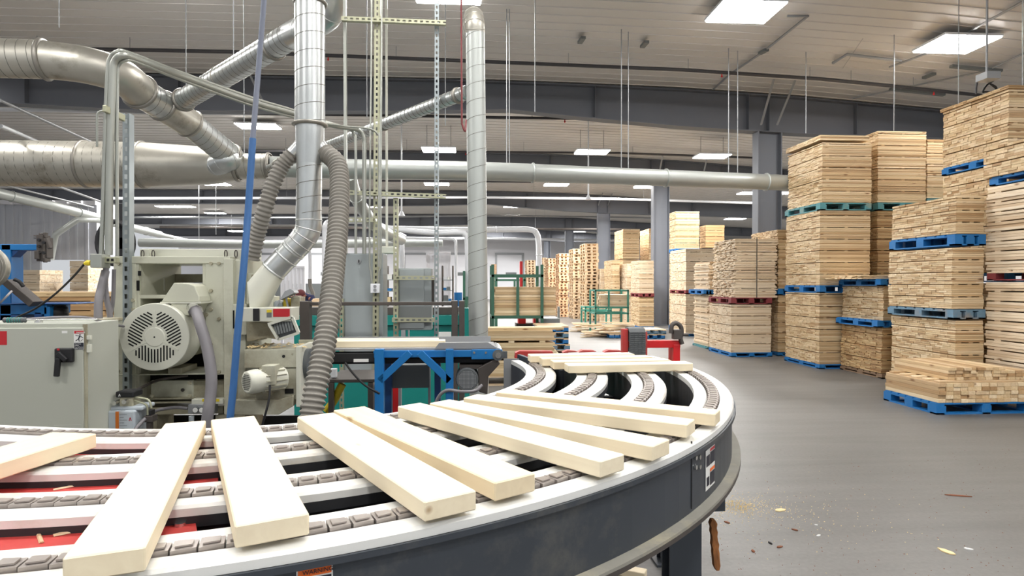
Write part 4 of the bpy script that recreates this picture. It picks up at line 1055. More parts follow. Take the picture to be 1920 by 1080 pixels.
flexhose([(548, 288, YD), (528, 312, YD), (510, 350, YD-0.02), (496, 395, YD-0.03), (483, 440, YD), (472, 486, YD+0.02)], 30, 'dark ribbed hose dropping left from the upright duct to the machine top')
flexhose([(610, 286, YD), (632, 308, YD-0.05), (637, 350, YD-0.15), (634, 420, YD-0.3), (627, 500, YD-0.45), (618, 580, YD-0.6), (606, 660, YD-0.72), (592, 730, YD-0.8), (580, 800, YD-0.85)], 35, 'long ribbed hose hanging right of the upright duct behind the boards')
# second upright duct
Y2 = 5.2
up2 = thing('upright_duct', 'tall pale spiral duct standing alone in the middle with a rounded top', 'duct', R(895, 400, Y2), 'dust extraction ducts')
c0, c1 = R(891, 58, Y2), R(901, 742, Y2); rr2 = rpx(895, 300, Y2, 36)
spiral(up2, Vector((c0.x, Y2, c0.z)), Vector((c1.x-0.012, Y2, c1.z)), rr2, 0.14, 'duct_pale', 36, w=0.0022)
elbow(up2, [Vector((c0.x, Y2, c0.z-0.02)), R(890, 45, Y2), R(888, 32, Y2+0.12), R(886, 42, Y2+0.5), R(880, 60, Y2+1.2)], rr2*1.02, 'galv_dusty', k=6)
mb = MB(); p = Vector((c1.x, Y2, c1.z)); mb.tube([p, Vector((p.x, Y2, 0.35)), Vector((p.x, Y2, 0.0))], [rr2*1.02, rr2*1.02, rr2*1.3], 28); mb.build('floor_section', 'galv_dusty', up2)
br2 = thing('branch_duct', 'thin shiny spiral duct slanting from the middle upright duct down to the trunk', 'duct', R(740, 220, 7.0), 'dust extraction ducts')
g0, g1 = R(878, 172, Y2+0.06), R(505, 316, 9.2); r2 = rpx(760, 215, 6.2, 22)
spiral(br2, g0, g1, r2, 0.07, 'galv', 24); bandring(br2, g0+(g1-g0)*0.03, g1-g0, r2, 0.03, 0.014); bandring(br2, g0+(g1-g0)*0.3, g1-g0, r2, 0.02, 0.008); bandring(br2, g0+(g1-g0)*0.93, g1-g0, r2*1.1, 0.05, 0.02)
# far white drop ducts
def pipe(pts, r, m, label, name='pipe', cat='pipe', group=None, n=14, k=6, rings=0, smooth=True):
    P = smooth_path([R(*p) for p in pts], k) if smooth else [R(*p) for p in pts]
    mb = MB(); mb.tube(P, r, n)
    for i in range(rings):
        j = int(len(P)*(i+1)/(rings+1)); mb.ring(P[j], P[j]-P[j-1], r, 0.03, r*0.15, n)
    return tag(mb.build(name, m, origin=P[0]), label, cat, group)
G = 'white drop ducts in the middle of the hall'
pipe([(700, 428, 16.4), (850, 431, 16.4), (960, 430, 16.4), (996, 431, 16.4), (1007, 440, 16.4), (1010, 460, 16.4), (1011, 530, 16.4), (1011, 636, 16.4)], 0.078, 'pipe_white', 'white duct turning down beside the green rack', 'drop_duct', 'duct', G, rings=3)
pipe([(700, 424, 14), (800, 436, 14), (860, 436, 14), (872, 440, 14), (876, 450, 14), (877, 500, 14), (878, 640, 14)], 0.062, 'pipe_white', 'white duct turning down just left of the round upright duct', 'drop_duct', 'duct', G)
pipe([(750, 446, 16), (800, 447, 16), (845, 448, 16), (853, 452, 16), (855, 470, 16), (855, 640, 16)], 0.035, 'pipe_white', 'thin white pipe bending down left of the white duct pair', 'drop_duct', 'duct', G)
pipe([(760, 446, 15), (700, 418, 15), (650, 414, 15), (620, 416, 14.5), (611, 424, 14), (610, 450, 14), (609, 640, 14)], 0.07, 'pipe_white', 'white duct bending down behind the long ribbed hose', 'drop_duct', 'duct', G)
pipe([(655, 330, 11), (668, 370, 11.5), (700, 420, 12.5), (730, 440, 13.5), (752, 450, 14.5)], 0.12, 'duct_pale', 'white duct slanting down behind the strut frame', 'drop_duct', 'duct', G, rings=3)
pipe([(752, 448, 15), (754, 470, 15), (753, 560, 15)], 0.06, 'pipe_white', 'short white duct dropping behind the grey cabinets', 'drop_duct', 'duct', G)
for i, (x, yb, Y, l) in enumerate([(545, 526, 18, 'short white drop pipe with a limp grey hose, right of the far work area'), (581, 523, 18, 'white drop pipe with a hooked grey hose end'), (480, 520, 18, 'white drop pipe behind the machine hood')]):
    o = pipe([(x-1, 458, Y), (x, 490, Y), (x, yb, Y)], 0.04, 'pipe_white', l, 'drop_duct', 'duct', G)
    P = smooth_path([R(x, yb, Y), R(x+1, yb+15, Y), R(x+6, yb+28, Y), R(x+4, yb+40, Y), R(x-2, yb+48, Y)], 6); mb = MB(); mb.tube(P, 0.055, 10); mb.build('hose_end', 'flex', o)
pipe([(-100, 340, 17), (120, 392, 20), (240, 425, 24), (300, 440, 28)], 0.15, 'duct_pale', 'fat white duct low behind the conduits at the left', 'long_duct', 'duct', G, rings=4)
pipe([(95, 487, 16), (104, 440, 16), (145, 412, 16), (180, 412, 16.5), (290, 438, 22), (400, 462, 30)], 0.075, 'duct_pale', 'thin pale duct rising in a bend by the bright doorway', 'drop_duct', 'duct', G, smooth=False)
pipe([(262, 455, 18), (500, 458, 18), (830, 455, 18)], 0.12, 'duct_pale', 'long white horizontal duct above the machine top', 'long_duct', 'duct', G)

# ------------------------------------------------------------------ sprinkler pipes, rods, conduits overhead
SP = 'overhead sprinkler pipes'
def at_ceil(px, py, dz=0.18):
    z = 6.0
    for _ in range(4):
        p = Rz(px, py, z); z = prof(topz, p.x)-dz
    return p
def over(pts, r, m, label, group=SP, name='sprinkler_pipe', hangers=(), fit=()):
    P = [Vector(p) for p in pts]; mb = MB(); mb.tube(P, r, 10); o = tag(mb.build(name, m, origin=P[0]), label, 'pipe', group)
    for t_ in hangers:
        q = t_*(len(P)-1); i = min(int(q), len(P)-2); p = P[i]+(P[i+1]-P[i])*(q-i); mb = MB(); mb.tube([p, Vector((p.x, p.y, cz(p.x)+0.03))], 0.006, 5); mb.build('hanger_rod', 'pipe_grey', o)
    for t_ in fit:
        q = t_*(len(P)-1); i = min(int(q), len(P)-2); p = P[i]+(P[i+1]-P[i])*(q-i); mb = MB(); mb.tube([p, p+Vector((0, 0, -0.07))], 0.012, 6); mb.ball(p+Vector((0, 0, -0.08)), 0.022, 8); mb.build('sprinkler_head', 'red', o)
    return o
over([at_ceil(*p) for p in [(-60, 88), (170, 92), (430, 97), (640, 105), (920, 116), (1280, 131), (1539, 148), (1680, 162), (1840, 179)]], 0.036, 'pipe_dark', 'dark sprinkler pipe crossing under the near ceiling from left to right', hangers=(.07, .16, .3, .42, .55, .63, .74, .8, .9), fit=(.36, .66, .93))
over([R(*p, 14.6) for p in [(-60, 204), (300, 211), (480, 213)]], 0.045, 'pipe_white', 'white pipe just below the nearest beam, left part', hangers=(.4, .8))
over([R(*p, 14.6) for p in [(480, 213), (700, 216), (915, 220), (1120, 223)]], 0.034, 'pipe_dark', 'dark pipe just below the nearest beam, right part', hangers=(.2, .5, .8), fit=(.25, .9))
over([R(*p, 14.6) for p in [(1120, 223), (1166, 225)]], 0.034, 'pipe_white', 'white pipe end below the nearest beam')
over([R(*p, 20) for p in [(420, 283), (800, 284), (1160, 287), (1420, 296)]], 0.036, 'pipe_dark', 'dark sprinkler pipe above the trunk duct', hangers=(.1, .3, .5, .7, .9), fit=(.4,))
over([R(*p, 22.5) for p in [(700, 339), (1000, 341)]], 0.036, 'pipe_dark', 'dark pipe below the trunk duct', hangers=(.2, .8))
over([R(*p, 27) for p in [(200, 372), (620, 371), (900, 370), (1150, 373), (1430, 381)]], 0.055, 'pipe_white', 'white pipe crossing in front of the third beam', hangers=(.2, .4, .6, .8))
over([R(*p, 34) for p in [(250, 408), (620, 408), (900, 404), (1200, 408), (1280, 411)]], 0.05, 'pipe_grey', 'grey pipe far back under the ceiling', hangers=(.3, .6))
over([R(*p, 38) for p in [(300, 426), (700, 428), (1200, 430)]], 0.07, 'raw_steel', 'rusty pipe far back above the work area', hangers=(.2, .8))
over([R(*p, 45) for p in [(560, 449), (900, 447), (1220, 452)]], 0.09, 'pipe_white', 'farthest white pipe before the back wall', hangers=(.2, .8))
# fluorescent-like shelf of thin strips at the far left
for (x0, y0, x1, y1, Y, l) in [(85, 341, 200, 382, 16, 'upper thin pale pipe slanting by the partition roof'), (0, 345, 175, 389, 20, 'lower thin pale pipe slanting over the partition roof'), (0, 188, 175, 268, 12, 'thin rusty pipe slanting above the trunk duct at the left'), (0, 236, 72, 266, 8.5, 'grey pipe end above the trunk duct at the far left')]:
    over([R(x0, y0, Y), R(x1, y1, Y+3)], 0.03, 'pipe_grey', l, 'slanting pipes at the left')
# rods hanging from the ceiling
def rod(px, y0, y1, Y, label, r=0.009, m='pipe_grey', px1=None):
    b_ = R(px1 or px, y1, Y); a = Vector((R(px, y0, Y).x, Y, 0)); a.z = cz(a.x)+0.04
    mb = MB(); mb.tube([a, b_], r, 6); return tag(mb.build('hanging_rod', m, origin=a), label, 'rod', 'thin rods hanging from the ceiling')
RODS = [(111, 0, 52, 6.5, 'rod above the upper left duct'), (349, 0, 188, 8.1, 'rod holding the Y fitting of the crossing ducts'), (438, 0, 110, 7.2, 'rod holding the slanting duct'), (688, 40, 220, 8.4, 'rod right of the tall strut, upper part'), (835, 80, 235, 9, 'rod left of the round upright duct'),
        (1003, 0, 210, 9.5, 'thin rod a little right of the round upright duct'), (950, 120, 325, 10.4, 'left of two close rods holding the trunk duct, middle'), (955, 115, 325, 10.4, 'right of two close rods holding the trunk duct, middle'), (1165, 130, 322, 11, 'left rod of the pair by the beam splice'), (1178, 118, 325, 11.1, 'right rod of the pair by the beam splice'),
        (1366, 150, 330, 11.6, 'left of two rods over the trunk duct near the column'), (1383, 140, 332, 11.7, 'right of two rods over the trunk duct near the column'), (1511, 150, 250, 11.5, 'rod above the tall stack of three'), (1676, 165, 245, 10.5, 'rod above the second tall stack'), (1797, 125, 195, 9.0, 'rod left of the tallest pile'), (1917, 75, 160, 7.5, 'rod at the right edge'),
        (458, 270, 300, 9.4, 'short rod over the trunk duct behind the blue hose'), (405, 378, 440, 24, 'thin rod over the machine top'), (373, 400, 463, 24, 'rod with a small cone lamp above the machine')]
for a in RODS: rod(a[0], a[1], a[2], a[3], a[4], 0.0008*a[3] if a[3] < 12 else 0.012)
rod(862, 0, 232, 4.9, 'dark red air hose hanging beside the round upright duct', 0.008, 'hose_red', 866)['category'] = 'hose'
pipe([(866, 232, 4.9), (872, 246, 4.9), (874, 225, 4.95)], 0.008, 'hose_red', 'looped lower end of the dark red hose', 'air_hose', 'hose')
# ceiling conduit runs and boxes on the right
def crun(pts, r, m, label): 
    P = [at_ceil(*p, 0.0) for p in pts]; mb = MB(); mb.tube(P, r, 8); return tag(mb.build('ceiling_conduit', m, origin=P[0]), label, 'conduit', 'conduits on the ceiling')
crun([(1476, 30), (1515, 30), (1430, 98), (1370, 138), (1337, 168)], 0.022, 'pipe_grey', 'ceiling conduit running back from the middle light towards the column')
crun([(1920, 2), (1830, 52), (1760, 92), (1668, 126)], 0.022, 'pipe_grey', 'ceiling conduit passing the right bright light')
crun([(1562, 118), (1588, 102), (1690, 114)], 0.03, 'pipe_grey', 'bent ceiling conduit between the two bright lights')
crun([(1920, 100), (1850, 133), (1600, 184)], 0.018, 'pipe_grey', 'ceiling conduit sinking behind the tall stacks')
crun([(1580, 128), (1618, 72)], 0.004, 'pipe_grey', 'thin wire on the ceiling between the bright lights')
for (x0, y0, x1, y1, l) in [(1783, 124, 1877, 133, 'dark strip fixture above the tallest pile'), (1669, 167, 1770, 178, 'long dark strip fixture left of the tallest pile'), (1425, 100, 1438, 93, 'small dark box on the ceiling conduit'), (1087, 80, 1094, 70, 'small dark clip box on the ceiling, left one'), (1204, 88, 1213, 78, 'small dark clip box on the ceiling, right one'), (1732, 146, 1752, 138, 'little ceiling box beside the strip fixtures')]:
    a, b_ = at_ceil(x0, y0, 0.02), at_ceil(x1, y1, 0.02); mb = MB(); mb.bar(a, b_, 0.09, 0.05); tag(mb.build('ceiling_fixture', 'cab_dark', origin=a), l, 'fixture', 'dark fixtures on the ceiling')
# unit heater with coiled cable over the tallest pile
p = R(1862, 141, 8.3); root = thing('junction_unit', 'grey junction unit with looped cables above the tallest pile', 'junction box', p)
mb = MB(); mb.box((p.x-0.09, p.y, p.z-0.04), (p.x+0.12, p.y+0.2, p.z+0.06)); mb.box((p.x-0.01, p.y+0.1, p.z+0.06), (p.x+0.01, p.y+0.12, cz(p.x))); mb.build('box', 'pipe_grey', root)
for q in (0, 0.03):
    P = smooth_path([R(1862, 152, 8.55), R(1850, 160, 8.5), R(1843, 172, 8.5), R(1848, 172, 8.5), R(1864, 172, 8.5), R(1868, 164+q*100, 8.5), R(1855, 156, 8.5)], 6); mb = MB(); mb.tube(P, 0.012, 8); mb.build('cable_loop', 'black', root)
P = smooth_path([R(1850, 137, 8.6), R(1836, 145, 8.6), R(1831, 160, 8.6), R(1830, 176, 8.6)], 6); mb = MB(); mb.tube(P, 0.014, 8); mb.build('cable', 'pipe_dark', root)
# white drops with small lamps hanging below the trunk duct
for (x, y0, y1, Y, l) in [(753, 335, 396, 16, 'white cord with a cone end left of the tall struts'), (1103, 344, 366, 16, 'white cord with a cone end below the trunk duct')]:
    a = R(x, y0, Y); b_ = R(x, y1, Y); mb = MB(); mb.tube([Vector((a.x, Y, cz(a.x)+0.03)), b_], 0.018, 6); mb.tube([b_, b_-Vector((0, 0, 0.12))], [0.03, 0.09], 10); tag(mb.build('pendant_drop', 'pipe_white', origin=b_), l, 'cord')
# ------------------------------------------------------------------ planer (cream machine)
YM = 3.5
pl = thing('planing_machine', 'big cream planing machine with a round slotted motor and dusty lower frame', 'machine', R(330, 780, YM+0.3)*1.0, None)
pl.location.z = 0
def P_(name, m, rects, bev=0.003, Y=YM, dep=0.5, parent=None, dy=0.0):
    mb = MB()
    for r_ in rects:
        x0, y0, x1, y1 = r_[:4]; dd = r_[4] if len(r_) > 4 else dep; off = r_[5] if len(r_) > 5 else dy
        pbox(mb, x0, y0, x1, y1, Y+off, dd)
    return mb.build(name, m, parent or pl, bev=bev)
def bolts(root, pts, Y, r_=0.0105, m='cream_dirty'):
    for (x, y) in pts:
        p = R(x, y, Y); mb = MB(); mb.tube([p, p+Vector((0, -0.010, 0))], [r_, r_*0.9], 8); mb.build('bolt', m, root)
P_('left_column', 'cream', [(214, 487, 254, 768, 0.10), (254, 487, 260, 768, 0.5, 0.004)])
P_('column_side', 'cream', [(214, 487, 219, 768, 0.5, 0.104)])
P_('left_column_base', 'cream_dirty', [(217, 704, 258, 1100, 0.3, 0.02)])
P_('top_beam', 'cream', [(214, 481, 432, 494, 0.5, -0.004)])
P_('crown_beam', 'cream_clean', [(266, 467, 452, 486, 0.35, 0.12), (262, 467, 280, 487, 0.3, 0.08), (420, 467, 452, 487, 0.3, 0.08)])
for x in (268, 288, 424, 443):
    p = R(x, 476, YM+0.07); mb = MB()
    mb.tube([p+Vector((0.008*math.cos(a), -0.004, 0.016*math.sin(a)*1.3)) for a in [2*PI*i/10 for i in range(11)]], 0.003, 6); mb.build('lifting_eye', 'raw_steel', pl)
P_('right_column', 'cream', [(386, 494, 420, 703, 0.10), (380, 494, 386, 640, 0.35, 0.01)])
P_('right_body', 'cream', [(420, 485, 437, 778, 0.48, -0.01), (437, 487, 460, 778, 0.45, 0.02)])
P_('back_rail', 'cream_dirty', [(262, 514, 388, 530, 0.04, 0.42)])
P_('inner_panel', 'cream', [(262, 531, 388, 560, 0.02, 0.40)])
mb = MB(); mb.prism([R(261, 497, YM+.02), R(261, 556, YM+.02), R(292, 556, YM+.3), R(276, 497, YM+.3)], (0.01, 0, 0)); mb.build('gusset_plate', 'cream', pl)
P_('gusset_tower', 'cream', [(294, 498, 306, 558, 0.06, 0.3)])
P_('motor_shelf', 'cream', [(258, 553, 330, 560, 0.3, 0.01), (258, 560, 263, 700, 0.3, 0.01)])
P_('recess_shade_sheet', 'void', [(258, 560, 392, 700, 0.02, 0.3), (262, 702, 420, 716, 0.02, 0.12)], bev=0)  # near-black sheets paint the shade in the recess and the gap below
P_('lower_bar', 'cream', [(222, 700, 432, 704, 0.3, -0.006)])
P_('recess_block', 'cream_dirty', [(315, 690, 340, 701, 0.2, 0.0)])
P_('lower_panel', 'cream', [(283, 713, 362, 745, 0.02, 0.06)])
P_('lower_frame', 'cream_dirty', [(258, 716, 283, 748, 0.2, 0.08), (362, 713, 420, 748, 0.2, 0.07), (275, 746, 360, 750, 0.24, 0.02), (275, 753, 360, 757, 0.24, 0.02)])
P_('base_beam', 'cream_dirty', [(275, 762, 418, 778, 0.2, 0.05)])
P_('base_shade_sheet', 'void', [(290, 778, 415, 1000, 0.02, 0.3)], bev=0)  # dark sheet painted in for the shade inside the base
P_('base_shade_sheet', 'void', [(455, 779, 605, 1150, 0.02, 0.35)], bev=0)  # added dark sheet: shade under the gearbox, covering the bright floor
P_('base_leg', 'cream_dirty', [(284, 780, 294, 1100, 0.2, 0.05), (405, 778, 460, 1100, 0.3, 0.02)])
P_('pedestal', 'cream_dirty', [(222, 1000, 560, 1180, 0.42, 0.06)])
bolts(pl, [(223,494),(243,494),(240,545),(223,598),(222,696),(240,696),(250,563),(250,580),(396,494),(411,494),(396,545),(396,580),(387,570),(387,590),(411,598),(396,646),(387,640),(396,697),(411,697),(286,718),(356,718),(286,742),(356,742)], YM-0.001)
p = R(343, 731, YM+0.058); mb = MB(); mb.tube([p, p+Vector((0, -0.006, 0))], 0.01, 10); mb.build('panel_lock', 'raw_steel', pl)
P_('caution_tag', 'white', [(303, 520, 308, 545, 0.002, 0.28)], bev=0)
P_('access_hole', 'void', [(258.5, 508, 264, 517, 0.004, -0.003), (256, 526, 261, 545, 0.004, -0.002)], bev=0)
# main motor
YF = 3.32; mc = R(290, 632, YF); rm = rpx(290, 632, YF, 127)
cow = MB(); cow.tube([mc+Vector((0, 0.004, 0)), mc+Vector((0, 0, 0))], [rm, rm-0.003], 64); 
cow.tube([mc+Vector((0, 0.004, 0)), mc+Vector((0, 0.15, 0))], [rm, rm], 64, caps=False); cow.tube([mc+Vector((0, 0.15, 0)), mc+Vector((0, 0.16, 0))], [rm, rm*0.9], 64)
motor = cow.build('motor', 'cream_clean', pl)
mb = MB()
for k in range(3):
    ca, sa = math.cos(2*PI*k/3), math.sin(2*PI*k/3); sp = rm*0.088; ri, ro = rm*0.36, rm*0.76
    for i in range(-7, 8):
        u = i*sp
        if abs(u) > ro*0.84: continue
        v0 = max(math.sqrt(max(0, ri*ri-u*u)), abs(u)/math.tan(math.radians(54))+0.0) if abs(u) > 0 else ri
        v1 = math.sqrt(ro*ro-u*u)
        if v1-v0 < 0.006: continue
        h = sp*0.24
        q = [(u-h, -v0), (u+h, -v0), (u+h, -v1), (u-h, -v1)]
        mb.ngon([mc+Vector((x*ca-y*sa, -0.0012, x*sa+y*ca)) for x, y in q])
s = mb.build('air_slots', 'void', motor)
mb = MB(); mb.tube([mc, mc+Vector((0, -0.003, 0))], [rm*0.30, rm*0.27], 32); mb.tube([mc, mc+Vector((0, -0.0045, 0))], 0.004, 10, 1); mb.build('hub', ['cream_clean', 'void'], motor)
for k in range(3):
    a = PI/2+2*PI*k/3; mb = MB(); mb.bar(mc+Vector((math.cos(a)*rm*0.27, -0.001, math.sin(a)*rm*0.27)), mc+Vector((math.cos(a)*rm*0.78, -0.001, math.sin(a)*rm*0.78)), 0.009, 0.003, up=Vector((0, 1, 0))); mb.build('rib', 'cream_clean', motor)
mb = MB(); mb.tube([mc+Vector((0, .15, 0)), mc+Vector((0, 0.46, 0))], rm*0.82, 40); mb.build('motor_body', 'cream_dirty', motor)
YB_ = 3.36
def pp(pts, Y): return [R(x, y, Y) for x, y in pts]
mb = MB(); mb.prism(pp([(302, 566), (326, 530), (354, 532), (364, 536), (373, 556), (374, 566)][::-1], YB_), (0, 0.17, 0)); b_ = mb.build('terminal_box', 'cream', pl, bev=0.004)
mb = MB(); mb.prism(pp([(300, 566), (377, 566), (377, 569), (300, 569)][::-1], YB_-0.005), (0, 0.18, 0)); mb.build('gasket', 'cream_clean', b_)
mb = MB(); mb.prism(pp([(318, 569), (372, 569), (357, 592), (342, 590)][::-1], YB_+0.002), (0, 0.17, 0)); mb.build('box_neck', 'cream', b_, bev=0.003)
P = smooth_path([R(362, 577, 3.38), R(369, 588, 3.33), R(376, 610, 3.28), R(388, 650, 3.25), R(396, 700, 3.22), R(395, 740, 3.2), R(390, 775, 3.18), R(384, 830, 3.18)], 8)
mb = MB(); mb.tube(P, rpx(395, 700, 3.24, 20), 20); o = tag(mb.build('power_conduit', 'conduit_grey', origin=P[0]), 'thick grey conduit curving down from the big round motor', 'conduit')
mb = MB(); d = (P[3]-P[0]).normalized(); mb.tube([P[0]-d*0.01, P[0]+d*0.035], 0.034, 14); mb.tube([P[0]+d*0.035, P[0]+d*0.05], 0.038, 8); mb.build('gland', 'chrome', o)
# right flank of the planer: hood, feed head, gearbox
P_('hood_frame', 'cream', [(462, 512, 484, 578, 0.25, 0.05), (455, 512, 463, 600, 0.3, 0.05)])
bolts(pl, [(475, 518), (475, 558), (475, 575)], YM+0.048)
# dust hood: box flaring into the round duct
hc = R(513, 507, YD); ax = (R(548, 470, YD)-hc).normalized()
u_ = Vector((0, 1, 0)); v_ = ax.cross(u_).normalized()
ring1 = [hc+(u_*math.cos(a)+v_*math.sin(a))*rd2*0.99 for a in [2*PI*i/24 for i in range(24)]]
q0, q1 = R(478, 530, YD), R(484, 592, YD); cc = (q0+q1)/2+Vector((0, 0, 0)); hv = (q0-q1)
ring2 = []
for i in range(24):
    a = 2*PI*i/24; cu, cv = math.cos(a), math.sin(a); mx = max(abs(cu), abs(cv)); cu /= mx; cv /= mx
    pt = cc+Vector((0, 1, 0))*cu*0.12+hv*0.5*(-cv if v_.dot(hv) < 0 else cv)
    ring2.append(pt)
mb = MB(); mb.add(ring1+ring2, [(i, (i+1) % 24, 24+(i+1) % 24, 24+i) for i in range(24)], 0, True); mb.build('dust_hood', 'cream_clean', pl)
P_('hood_throat', 'cream', [(462, 528, 484, 640, 0.25, 0.02)])
fh = P_('feed_head', 'cream_clean', [(453, 577, 546, 603, 0.16, -0.12)])
P_('black_cap', 'black', [(474, 578.5, 486, 602, 0.008, -0.128)], parent=fh)
P_('yellow_tag', 'yellow', [(500, 581, 509, 586, 0.003, -0.123)], parent=fh, bev=0)
P_('dark_tag', 'cab_dark', [(500, 586, 509, 595, 0.003, -0.123)], parent=fh, bev=0)
P_('red_plate', 'red_label', [(512, 579, 543, 594, 0.003, -0.123)], parent=fh, bev=0)
P_('side_bracket', 'cream', [(437, 570, 462, 628, 0.1, -0.02), (462, 590, 485, 604, 0.12, -0.1)])
P_('slot', 'void', [(436.5, 582, 439, 616, 0.004, -0.024)], bev=0)
mb = MB(); mb.prism(pp([(462, 604), (478, 604), (516, 606), (516, 636), (498, 633), (470, 640), (462, 640)][::-1], YM-0.02), (0, 0.2, 0)); mb.build('feed_throat', 'cream_dirty', pl, bev=0.003)
mb = MB(); mb.prism(pp([(503, 608), (548, 596), (559, 626), (524, 636)][::-1], YM-0.10), (0, 0.02, 0)); mb.build('outfeed_guard_back', 'motor_grey', pl)
mb = MB()
for i in range(7):
    a = R(514+i*5, 605-i*1.4, YM-0.105); b_ = R(519+i*5, 628-i*1.4, YM-0.12); mb.bar(a, b_, 0.011, 0.003, up=Vector((0, 1, 0)))
mb.build('curtain_strips', 'cab_dark', pl)
mb = MB()
for a, b_ in [((505, 608), (522, 637)), ((522, 637), (560, 624)), ((548, 594), (560, 624)), ((503, 608), (548, 594))]: mb.bar(R(*a, YM-0.12), R(*b_, YM-0.12), 0.014, 0.018, up=Vector((0, 1, 0)))
mb.build('outfeed_guard_frame', 'cream_clean', pl)
gb = P_('gearbox', 'cream', [(458, 655, 559, 690, 0.3, -0.12), (480, 690, 559, 750, 0.3, -0.11)])
P_('gearbox_side', 'cream_clean', [(555, 650, 563, 763, 0.28, -0.13)], parent=gb)
P_('guard_rear_panel', 'cream', [(560, 637, 593, 764, 0.01, 0.16)], parent=gb)
mb = MB(); c = R(565, 682, YM); mb.tube([c+Vector((0, 0, 0)), c+Vector((0.05, 0, 0))], 0.085, 28); mb.build('wheel_guard', 'motor_grey', gb)
for (x, y) in [(463, 664), (548, 664), (548, 742)]:
    p = R(x, y, YM-0.121); mb = MB(); mb.tube([p, p+Vector((0, -0.004, 0))], 0.005, 8); mb.build('bolt', 'cream_dirty', gb)
p = R(532, 668, YM-0.121); mb = MB(); mb.tube([p, p+Vector((0, -0.004, 0))], 0.008, 12); mb.build('button', 'black', gb)
P_('slot', 'void', [(534, 729, 550, 738, 0.004, -0.115)], parent=gb, bev=0)
mb = MB(); mb.prism(pp([(440, 750), (520, 750), (550, 742), (549, 762), (522, 778), (440, 778)][::-1], YM-0.14), (0, 0.3, 0)); mb.build('motor_base', 'cream', pl, bev=0.004)
sd = MB()
rr_ = random.Random(4)
for i in range(70):
    p = R(rr_.uniform(465, 575), 648, YM+rr_.uniform(-0.1, 0.15)); z = R(500, 654.5, YM-0.12).z; s_ = rr_.uniform(0.006, 0.02)
    a = rr_.uniform(0, 3); d = Vector((math.cos(a), math.sin(a), 0))*s_; e = Vector((-d.y, d.x, 0))*0.5
    b0 = Vector((p.x, p.y, z+0.001+rr_.uniform(0, 0.006))); sd.add([b0-d-e, b0+d-e, b0+d*0.8+e, b0-d+e, b0+Vector((0, 0, 0.006))], [(0,1,4),(1,2,4),(2,3,4),(3,0,4),(3,2,1,0)])
tag(sd.build('wood_shavings', 'shavings', origin=R(520, 650, YM)), 'wood shavings heaped on the gearbox top of the cream machine', 'wood shavings', kind='stuff')
# small motor
YS_ = 3.22; sc_ = R(463, 717, YS_); rs = rpx(463, 717, YS_, 46)
mb = MB(); axm = Vector((0.16, 0.17, 0.0)).normalized()
mb.tube([sc_-axm*0.002, sc_, sc_+axm*0.03, sc_+axm*0.06], [rs*0.8, rs*0.92, rs, rs], 12); mb.tube([sc_+axm*0.06, sc_+axm*0.2], rs*0.93, 24); sm = mb.build('feed_motor', 'cream_clean', pl)
mb = MB(); sidev = axm.cross(Vector((0, 0, 1))); gg = rs*0.66; k = 9
for i in range(-k//2+1, k//2+1):
    for j in range(-k//2+1, k//2+1):
        u, v = i*gg*2/k, j*gg*2/k
        if u*u+v*v < gg*gg:
            h = gg/k*0.66; c = sc_-axm*0.003
            mb.ngon([c+sidev*(u+a)+Vector((0, 0, v+b_)) for a, b_ in ((-h, -h), (h, -h), (h, h), (-h, h))])
mb.build('fan_grille', 'void', sm)
mb = MB()
for i in range(14):
    a = 2*PI*i/14; d = sidev*math.cos(a)+Vector((0, 0, math.sin(a))); mb.bar(sc_+axm*0.075+d*rs*0.98, sc_+axm*0.19+d*rs*0.98, 0.004, 0.01, up=d)
mb.build('cooling_fins', 'cream', sm)
pbx = R(505, 700, YS_+0.03); mb = MB(); mb.box((pbx.x-0.04, pbx.y, pbx.z-0.06), (pbx.x+0.03, pbx.y+0.08, pbx.z+0.04)); mb.build('terminal_box', 'cream', sm, bev=0.003)
mb = MB(); mb.box((sc_.x-0.03, sc_.y+0.06, sc_.z-rs*1.25), (sc_.x+0.1, sc_.y+0.16, sc_.z-rs*0.8)); mb.build('motor_foot', 'cream_dirty', sm)
P = smooth_path([R(506, 722, YS_+0.02), R(505, 745, YS_), R(498, 775, YS_-0.02), R(488, 810, YS_)], 6); mb = MB(); mb.tube(P, 0.006, 8); tag(mb.build('motor_cable', 'black', origin=P[0]), 'black cable drooping from the small feed motor', 'cable')
# air service unit: manifold, gauges, filter bowl
av = thing('air_service_unit', 'air regulator with two round gauges beside the thick grey conduit', 'air regulator', R(385, 765, YM-0.05))
mb = MB(); pbox(mb, 352, 758, 402, 776, YM-0.04, 0.05); mb.build('manifold', 'pipe_grey', av, bev=0.003)
mb = MB(); pbox(mb, 359, 748, 418, 758, YM-0.03, 0.05); mb.build('manifold_block', 'cream_clean', av, bev=0.002)
for x in (366, 378):
    c = R(x, 769, YM-0.06); mb = MB(); mb.tube([c, c+Vector((0, 0.03, 0))], 0.016, 18); g = mb.build('pressure_gauge', 'motor_grey', av)
    mb = MB(); mb.tube([c+Vector((0, -0.002, 0)), c+Vector((0, 0.001, 0))], 0.0135, 18); mb.bar(c+Vector((0, -0.003, 0)), c+Vector((0.006, -0.003, 0.006)), 0.001, 0.001); mb.build('dial', 'white', g)
mb = MB(); c = R(359, 780, YM-0.04); mb.tube([c, c-Vector((0, 0, 0.05))], [0.014, 0.013], 14); mb.build('filter_bowl', 'tank', av)
for x in (379, 403):
    mb = MB(); pbox(mb, x, 748, x+8, 753, YM-0.034, 0.003); mb.build('yellow_tag', 'yellow', av)
P = smooth_path([R(352, 766, YM-0.02), R(330, 764, YM-0.03), R(300, 768, YM-0.05), R(284, 774, YM-0.08)], 6); mb = MB(); mb.tube(P, 0.009, 10); mb.build('air_line', 'conduit_grey', av)
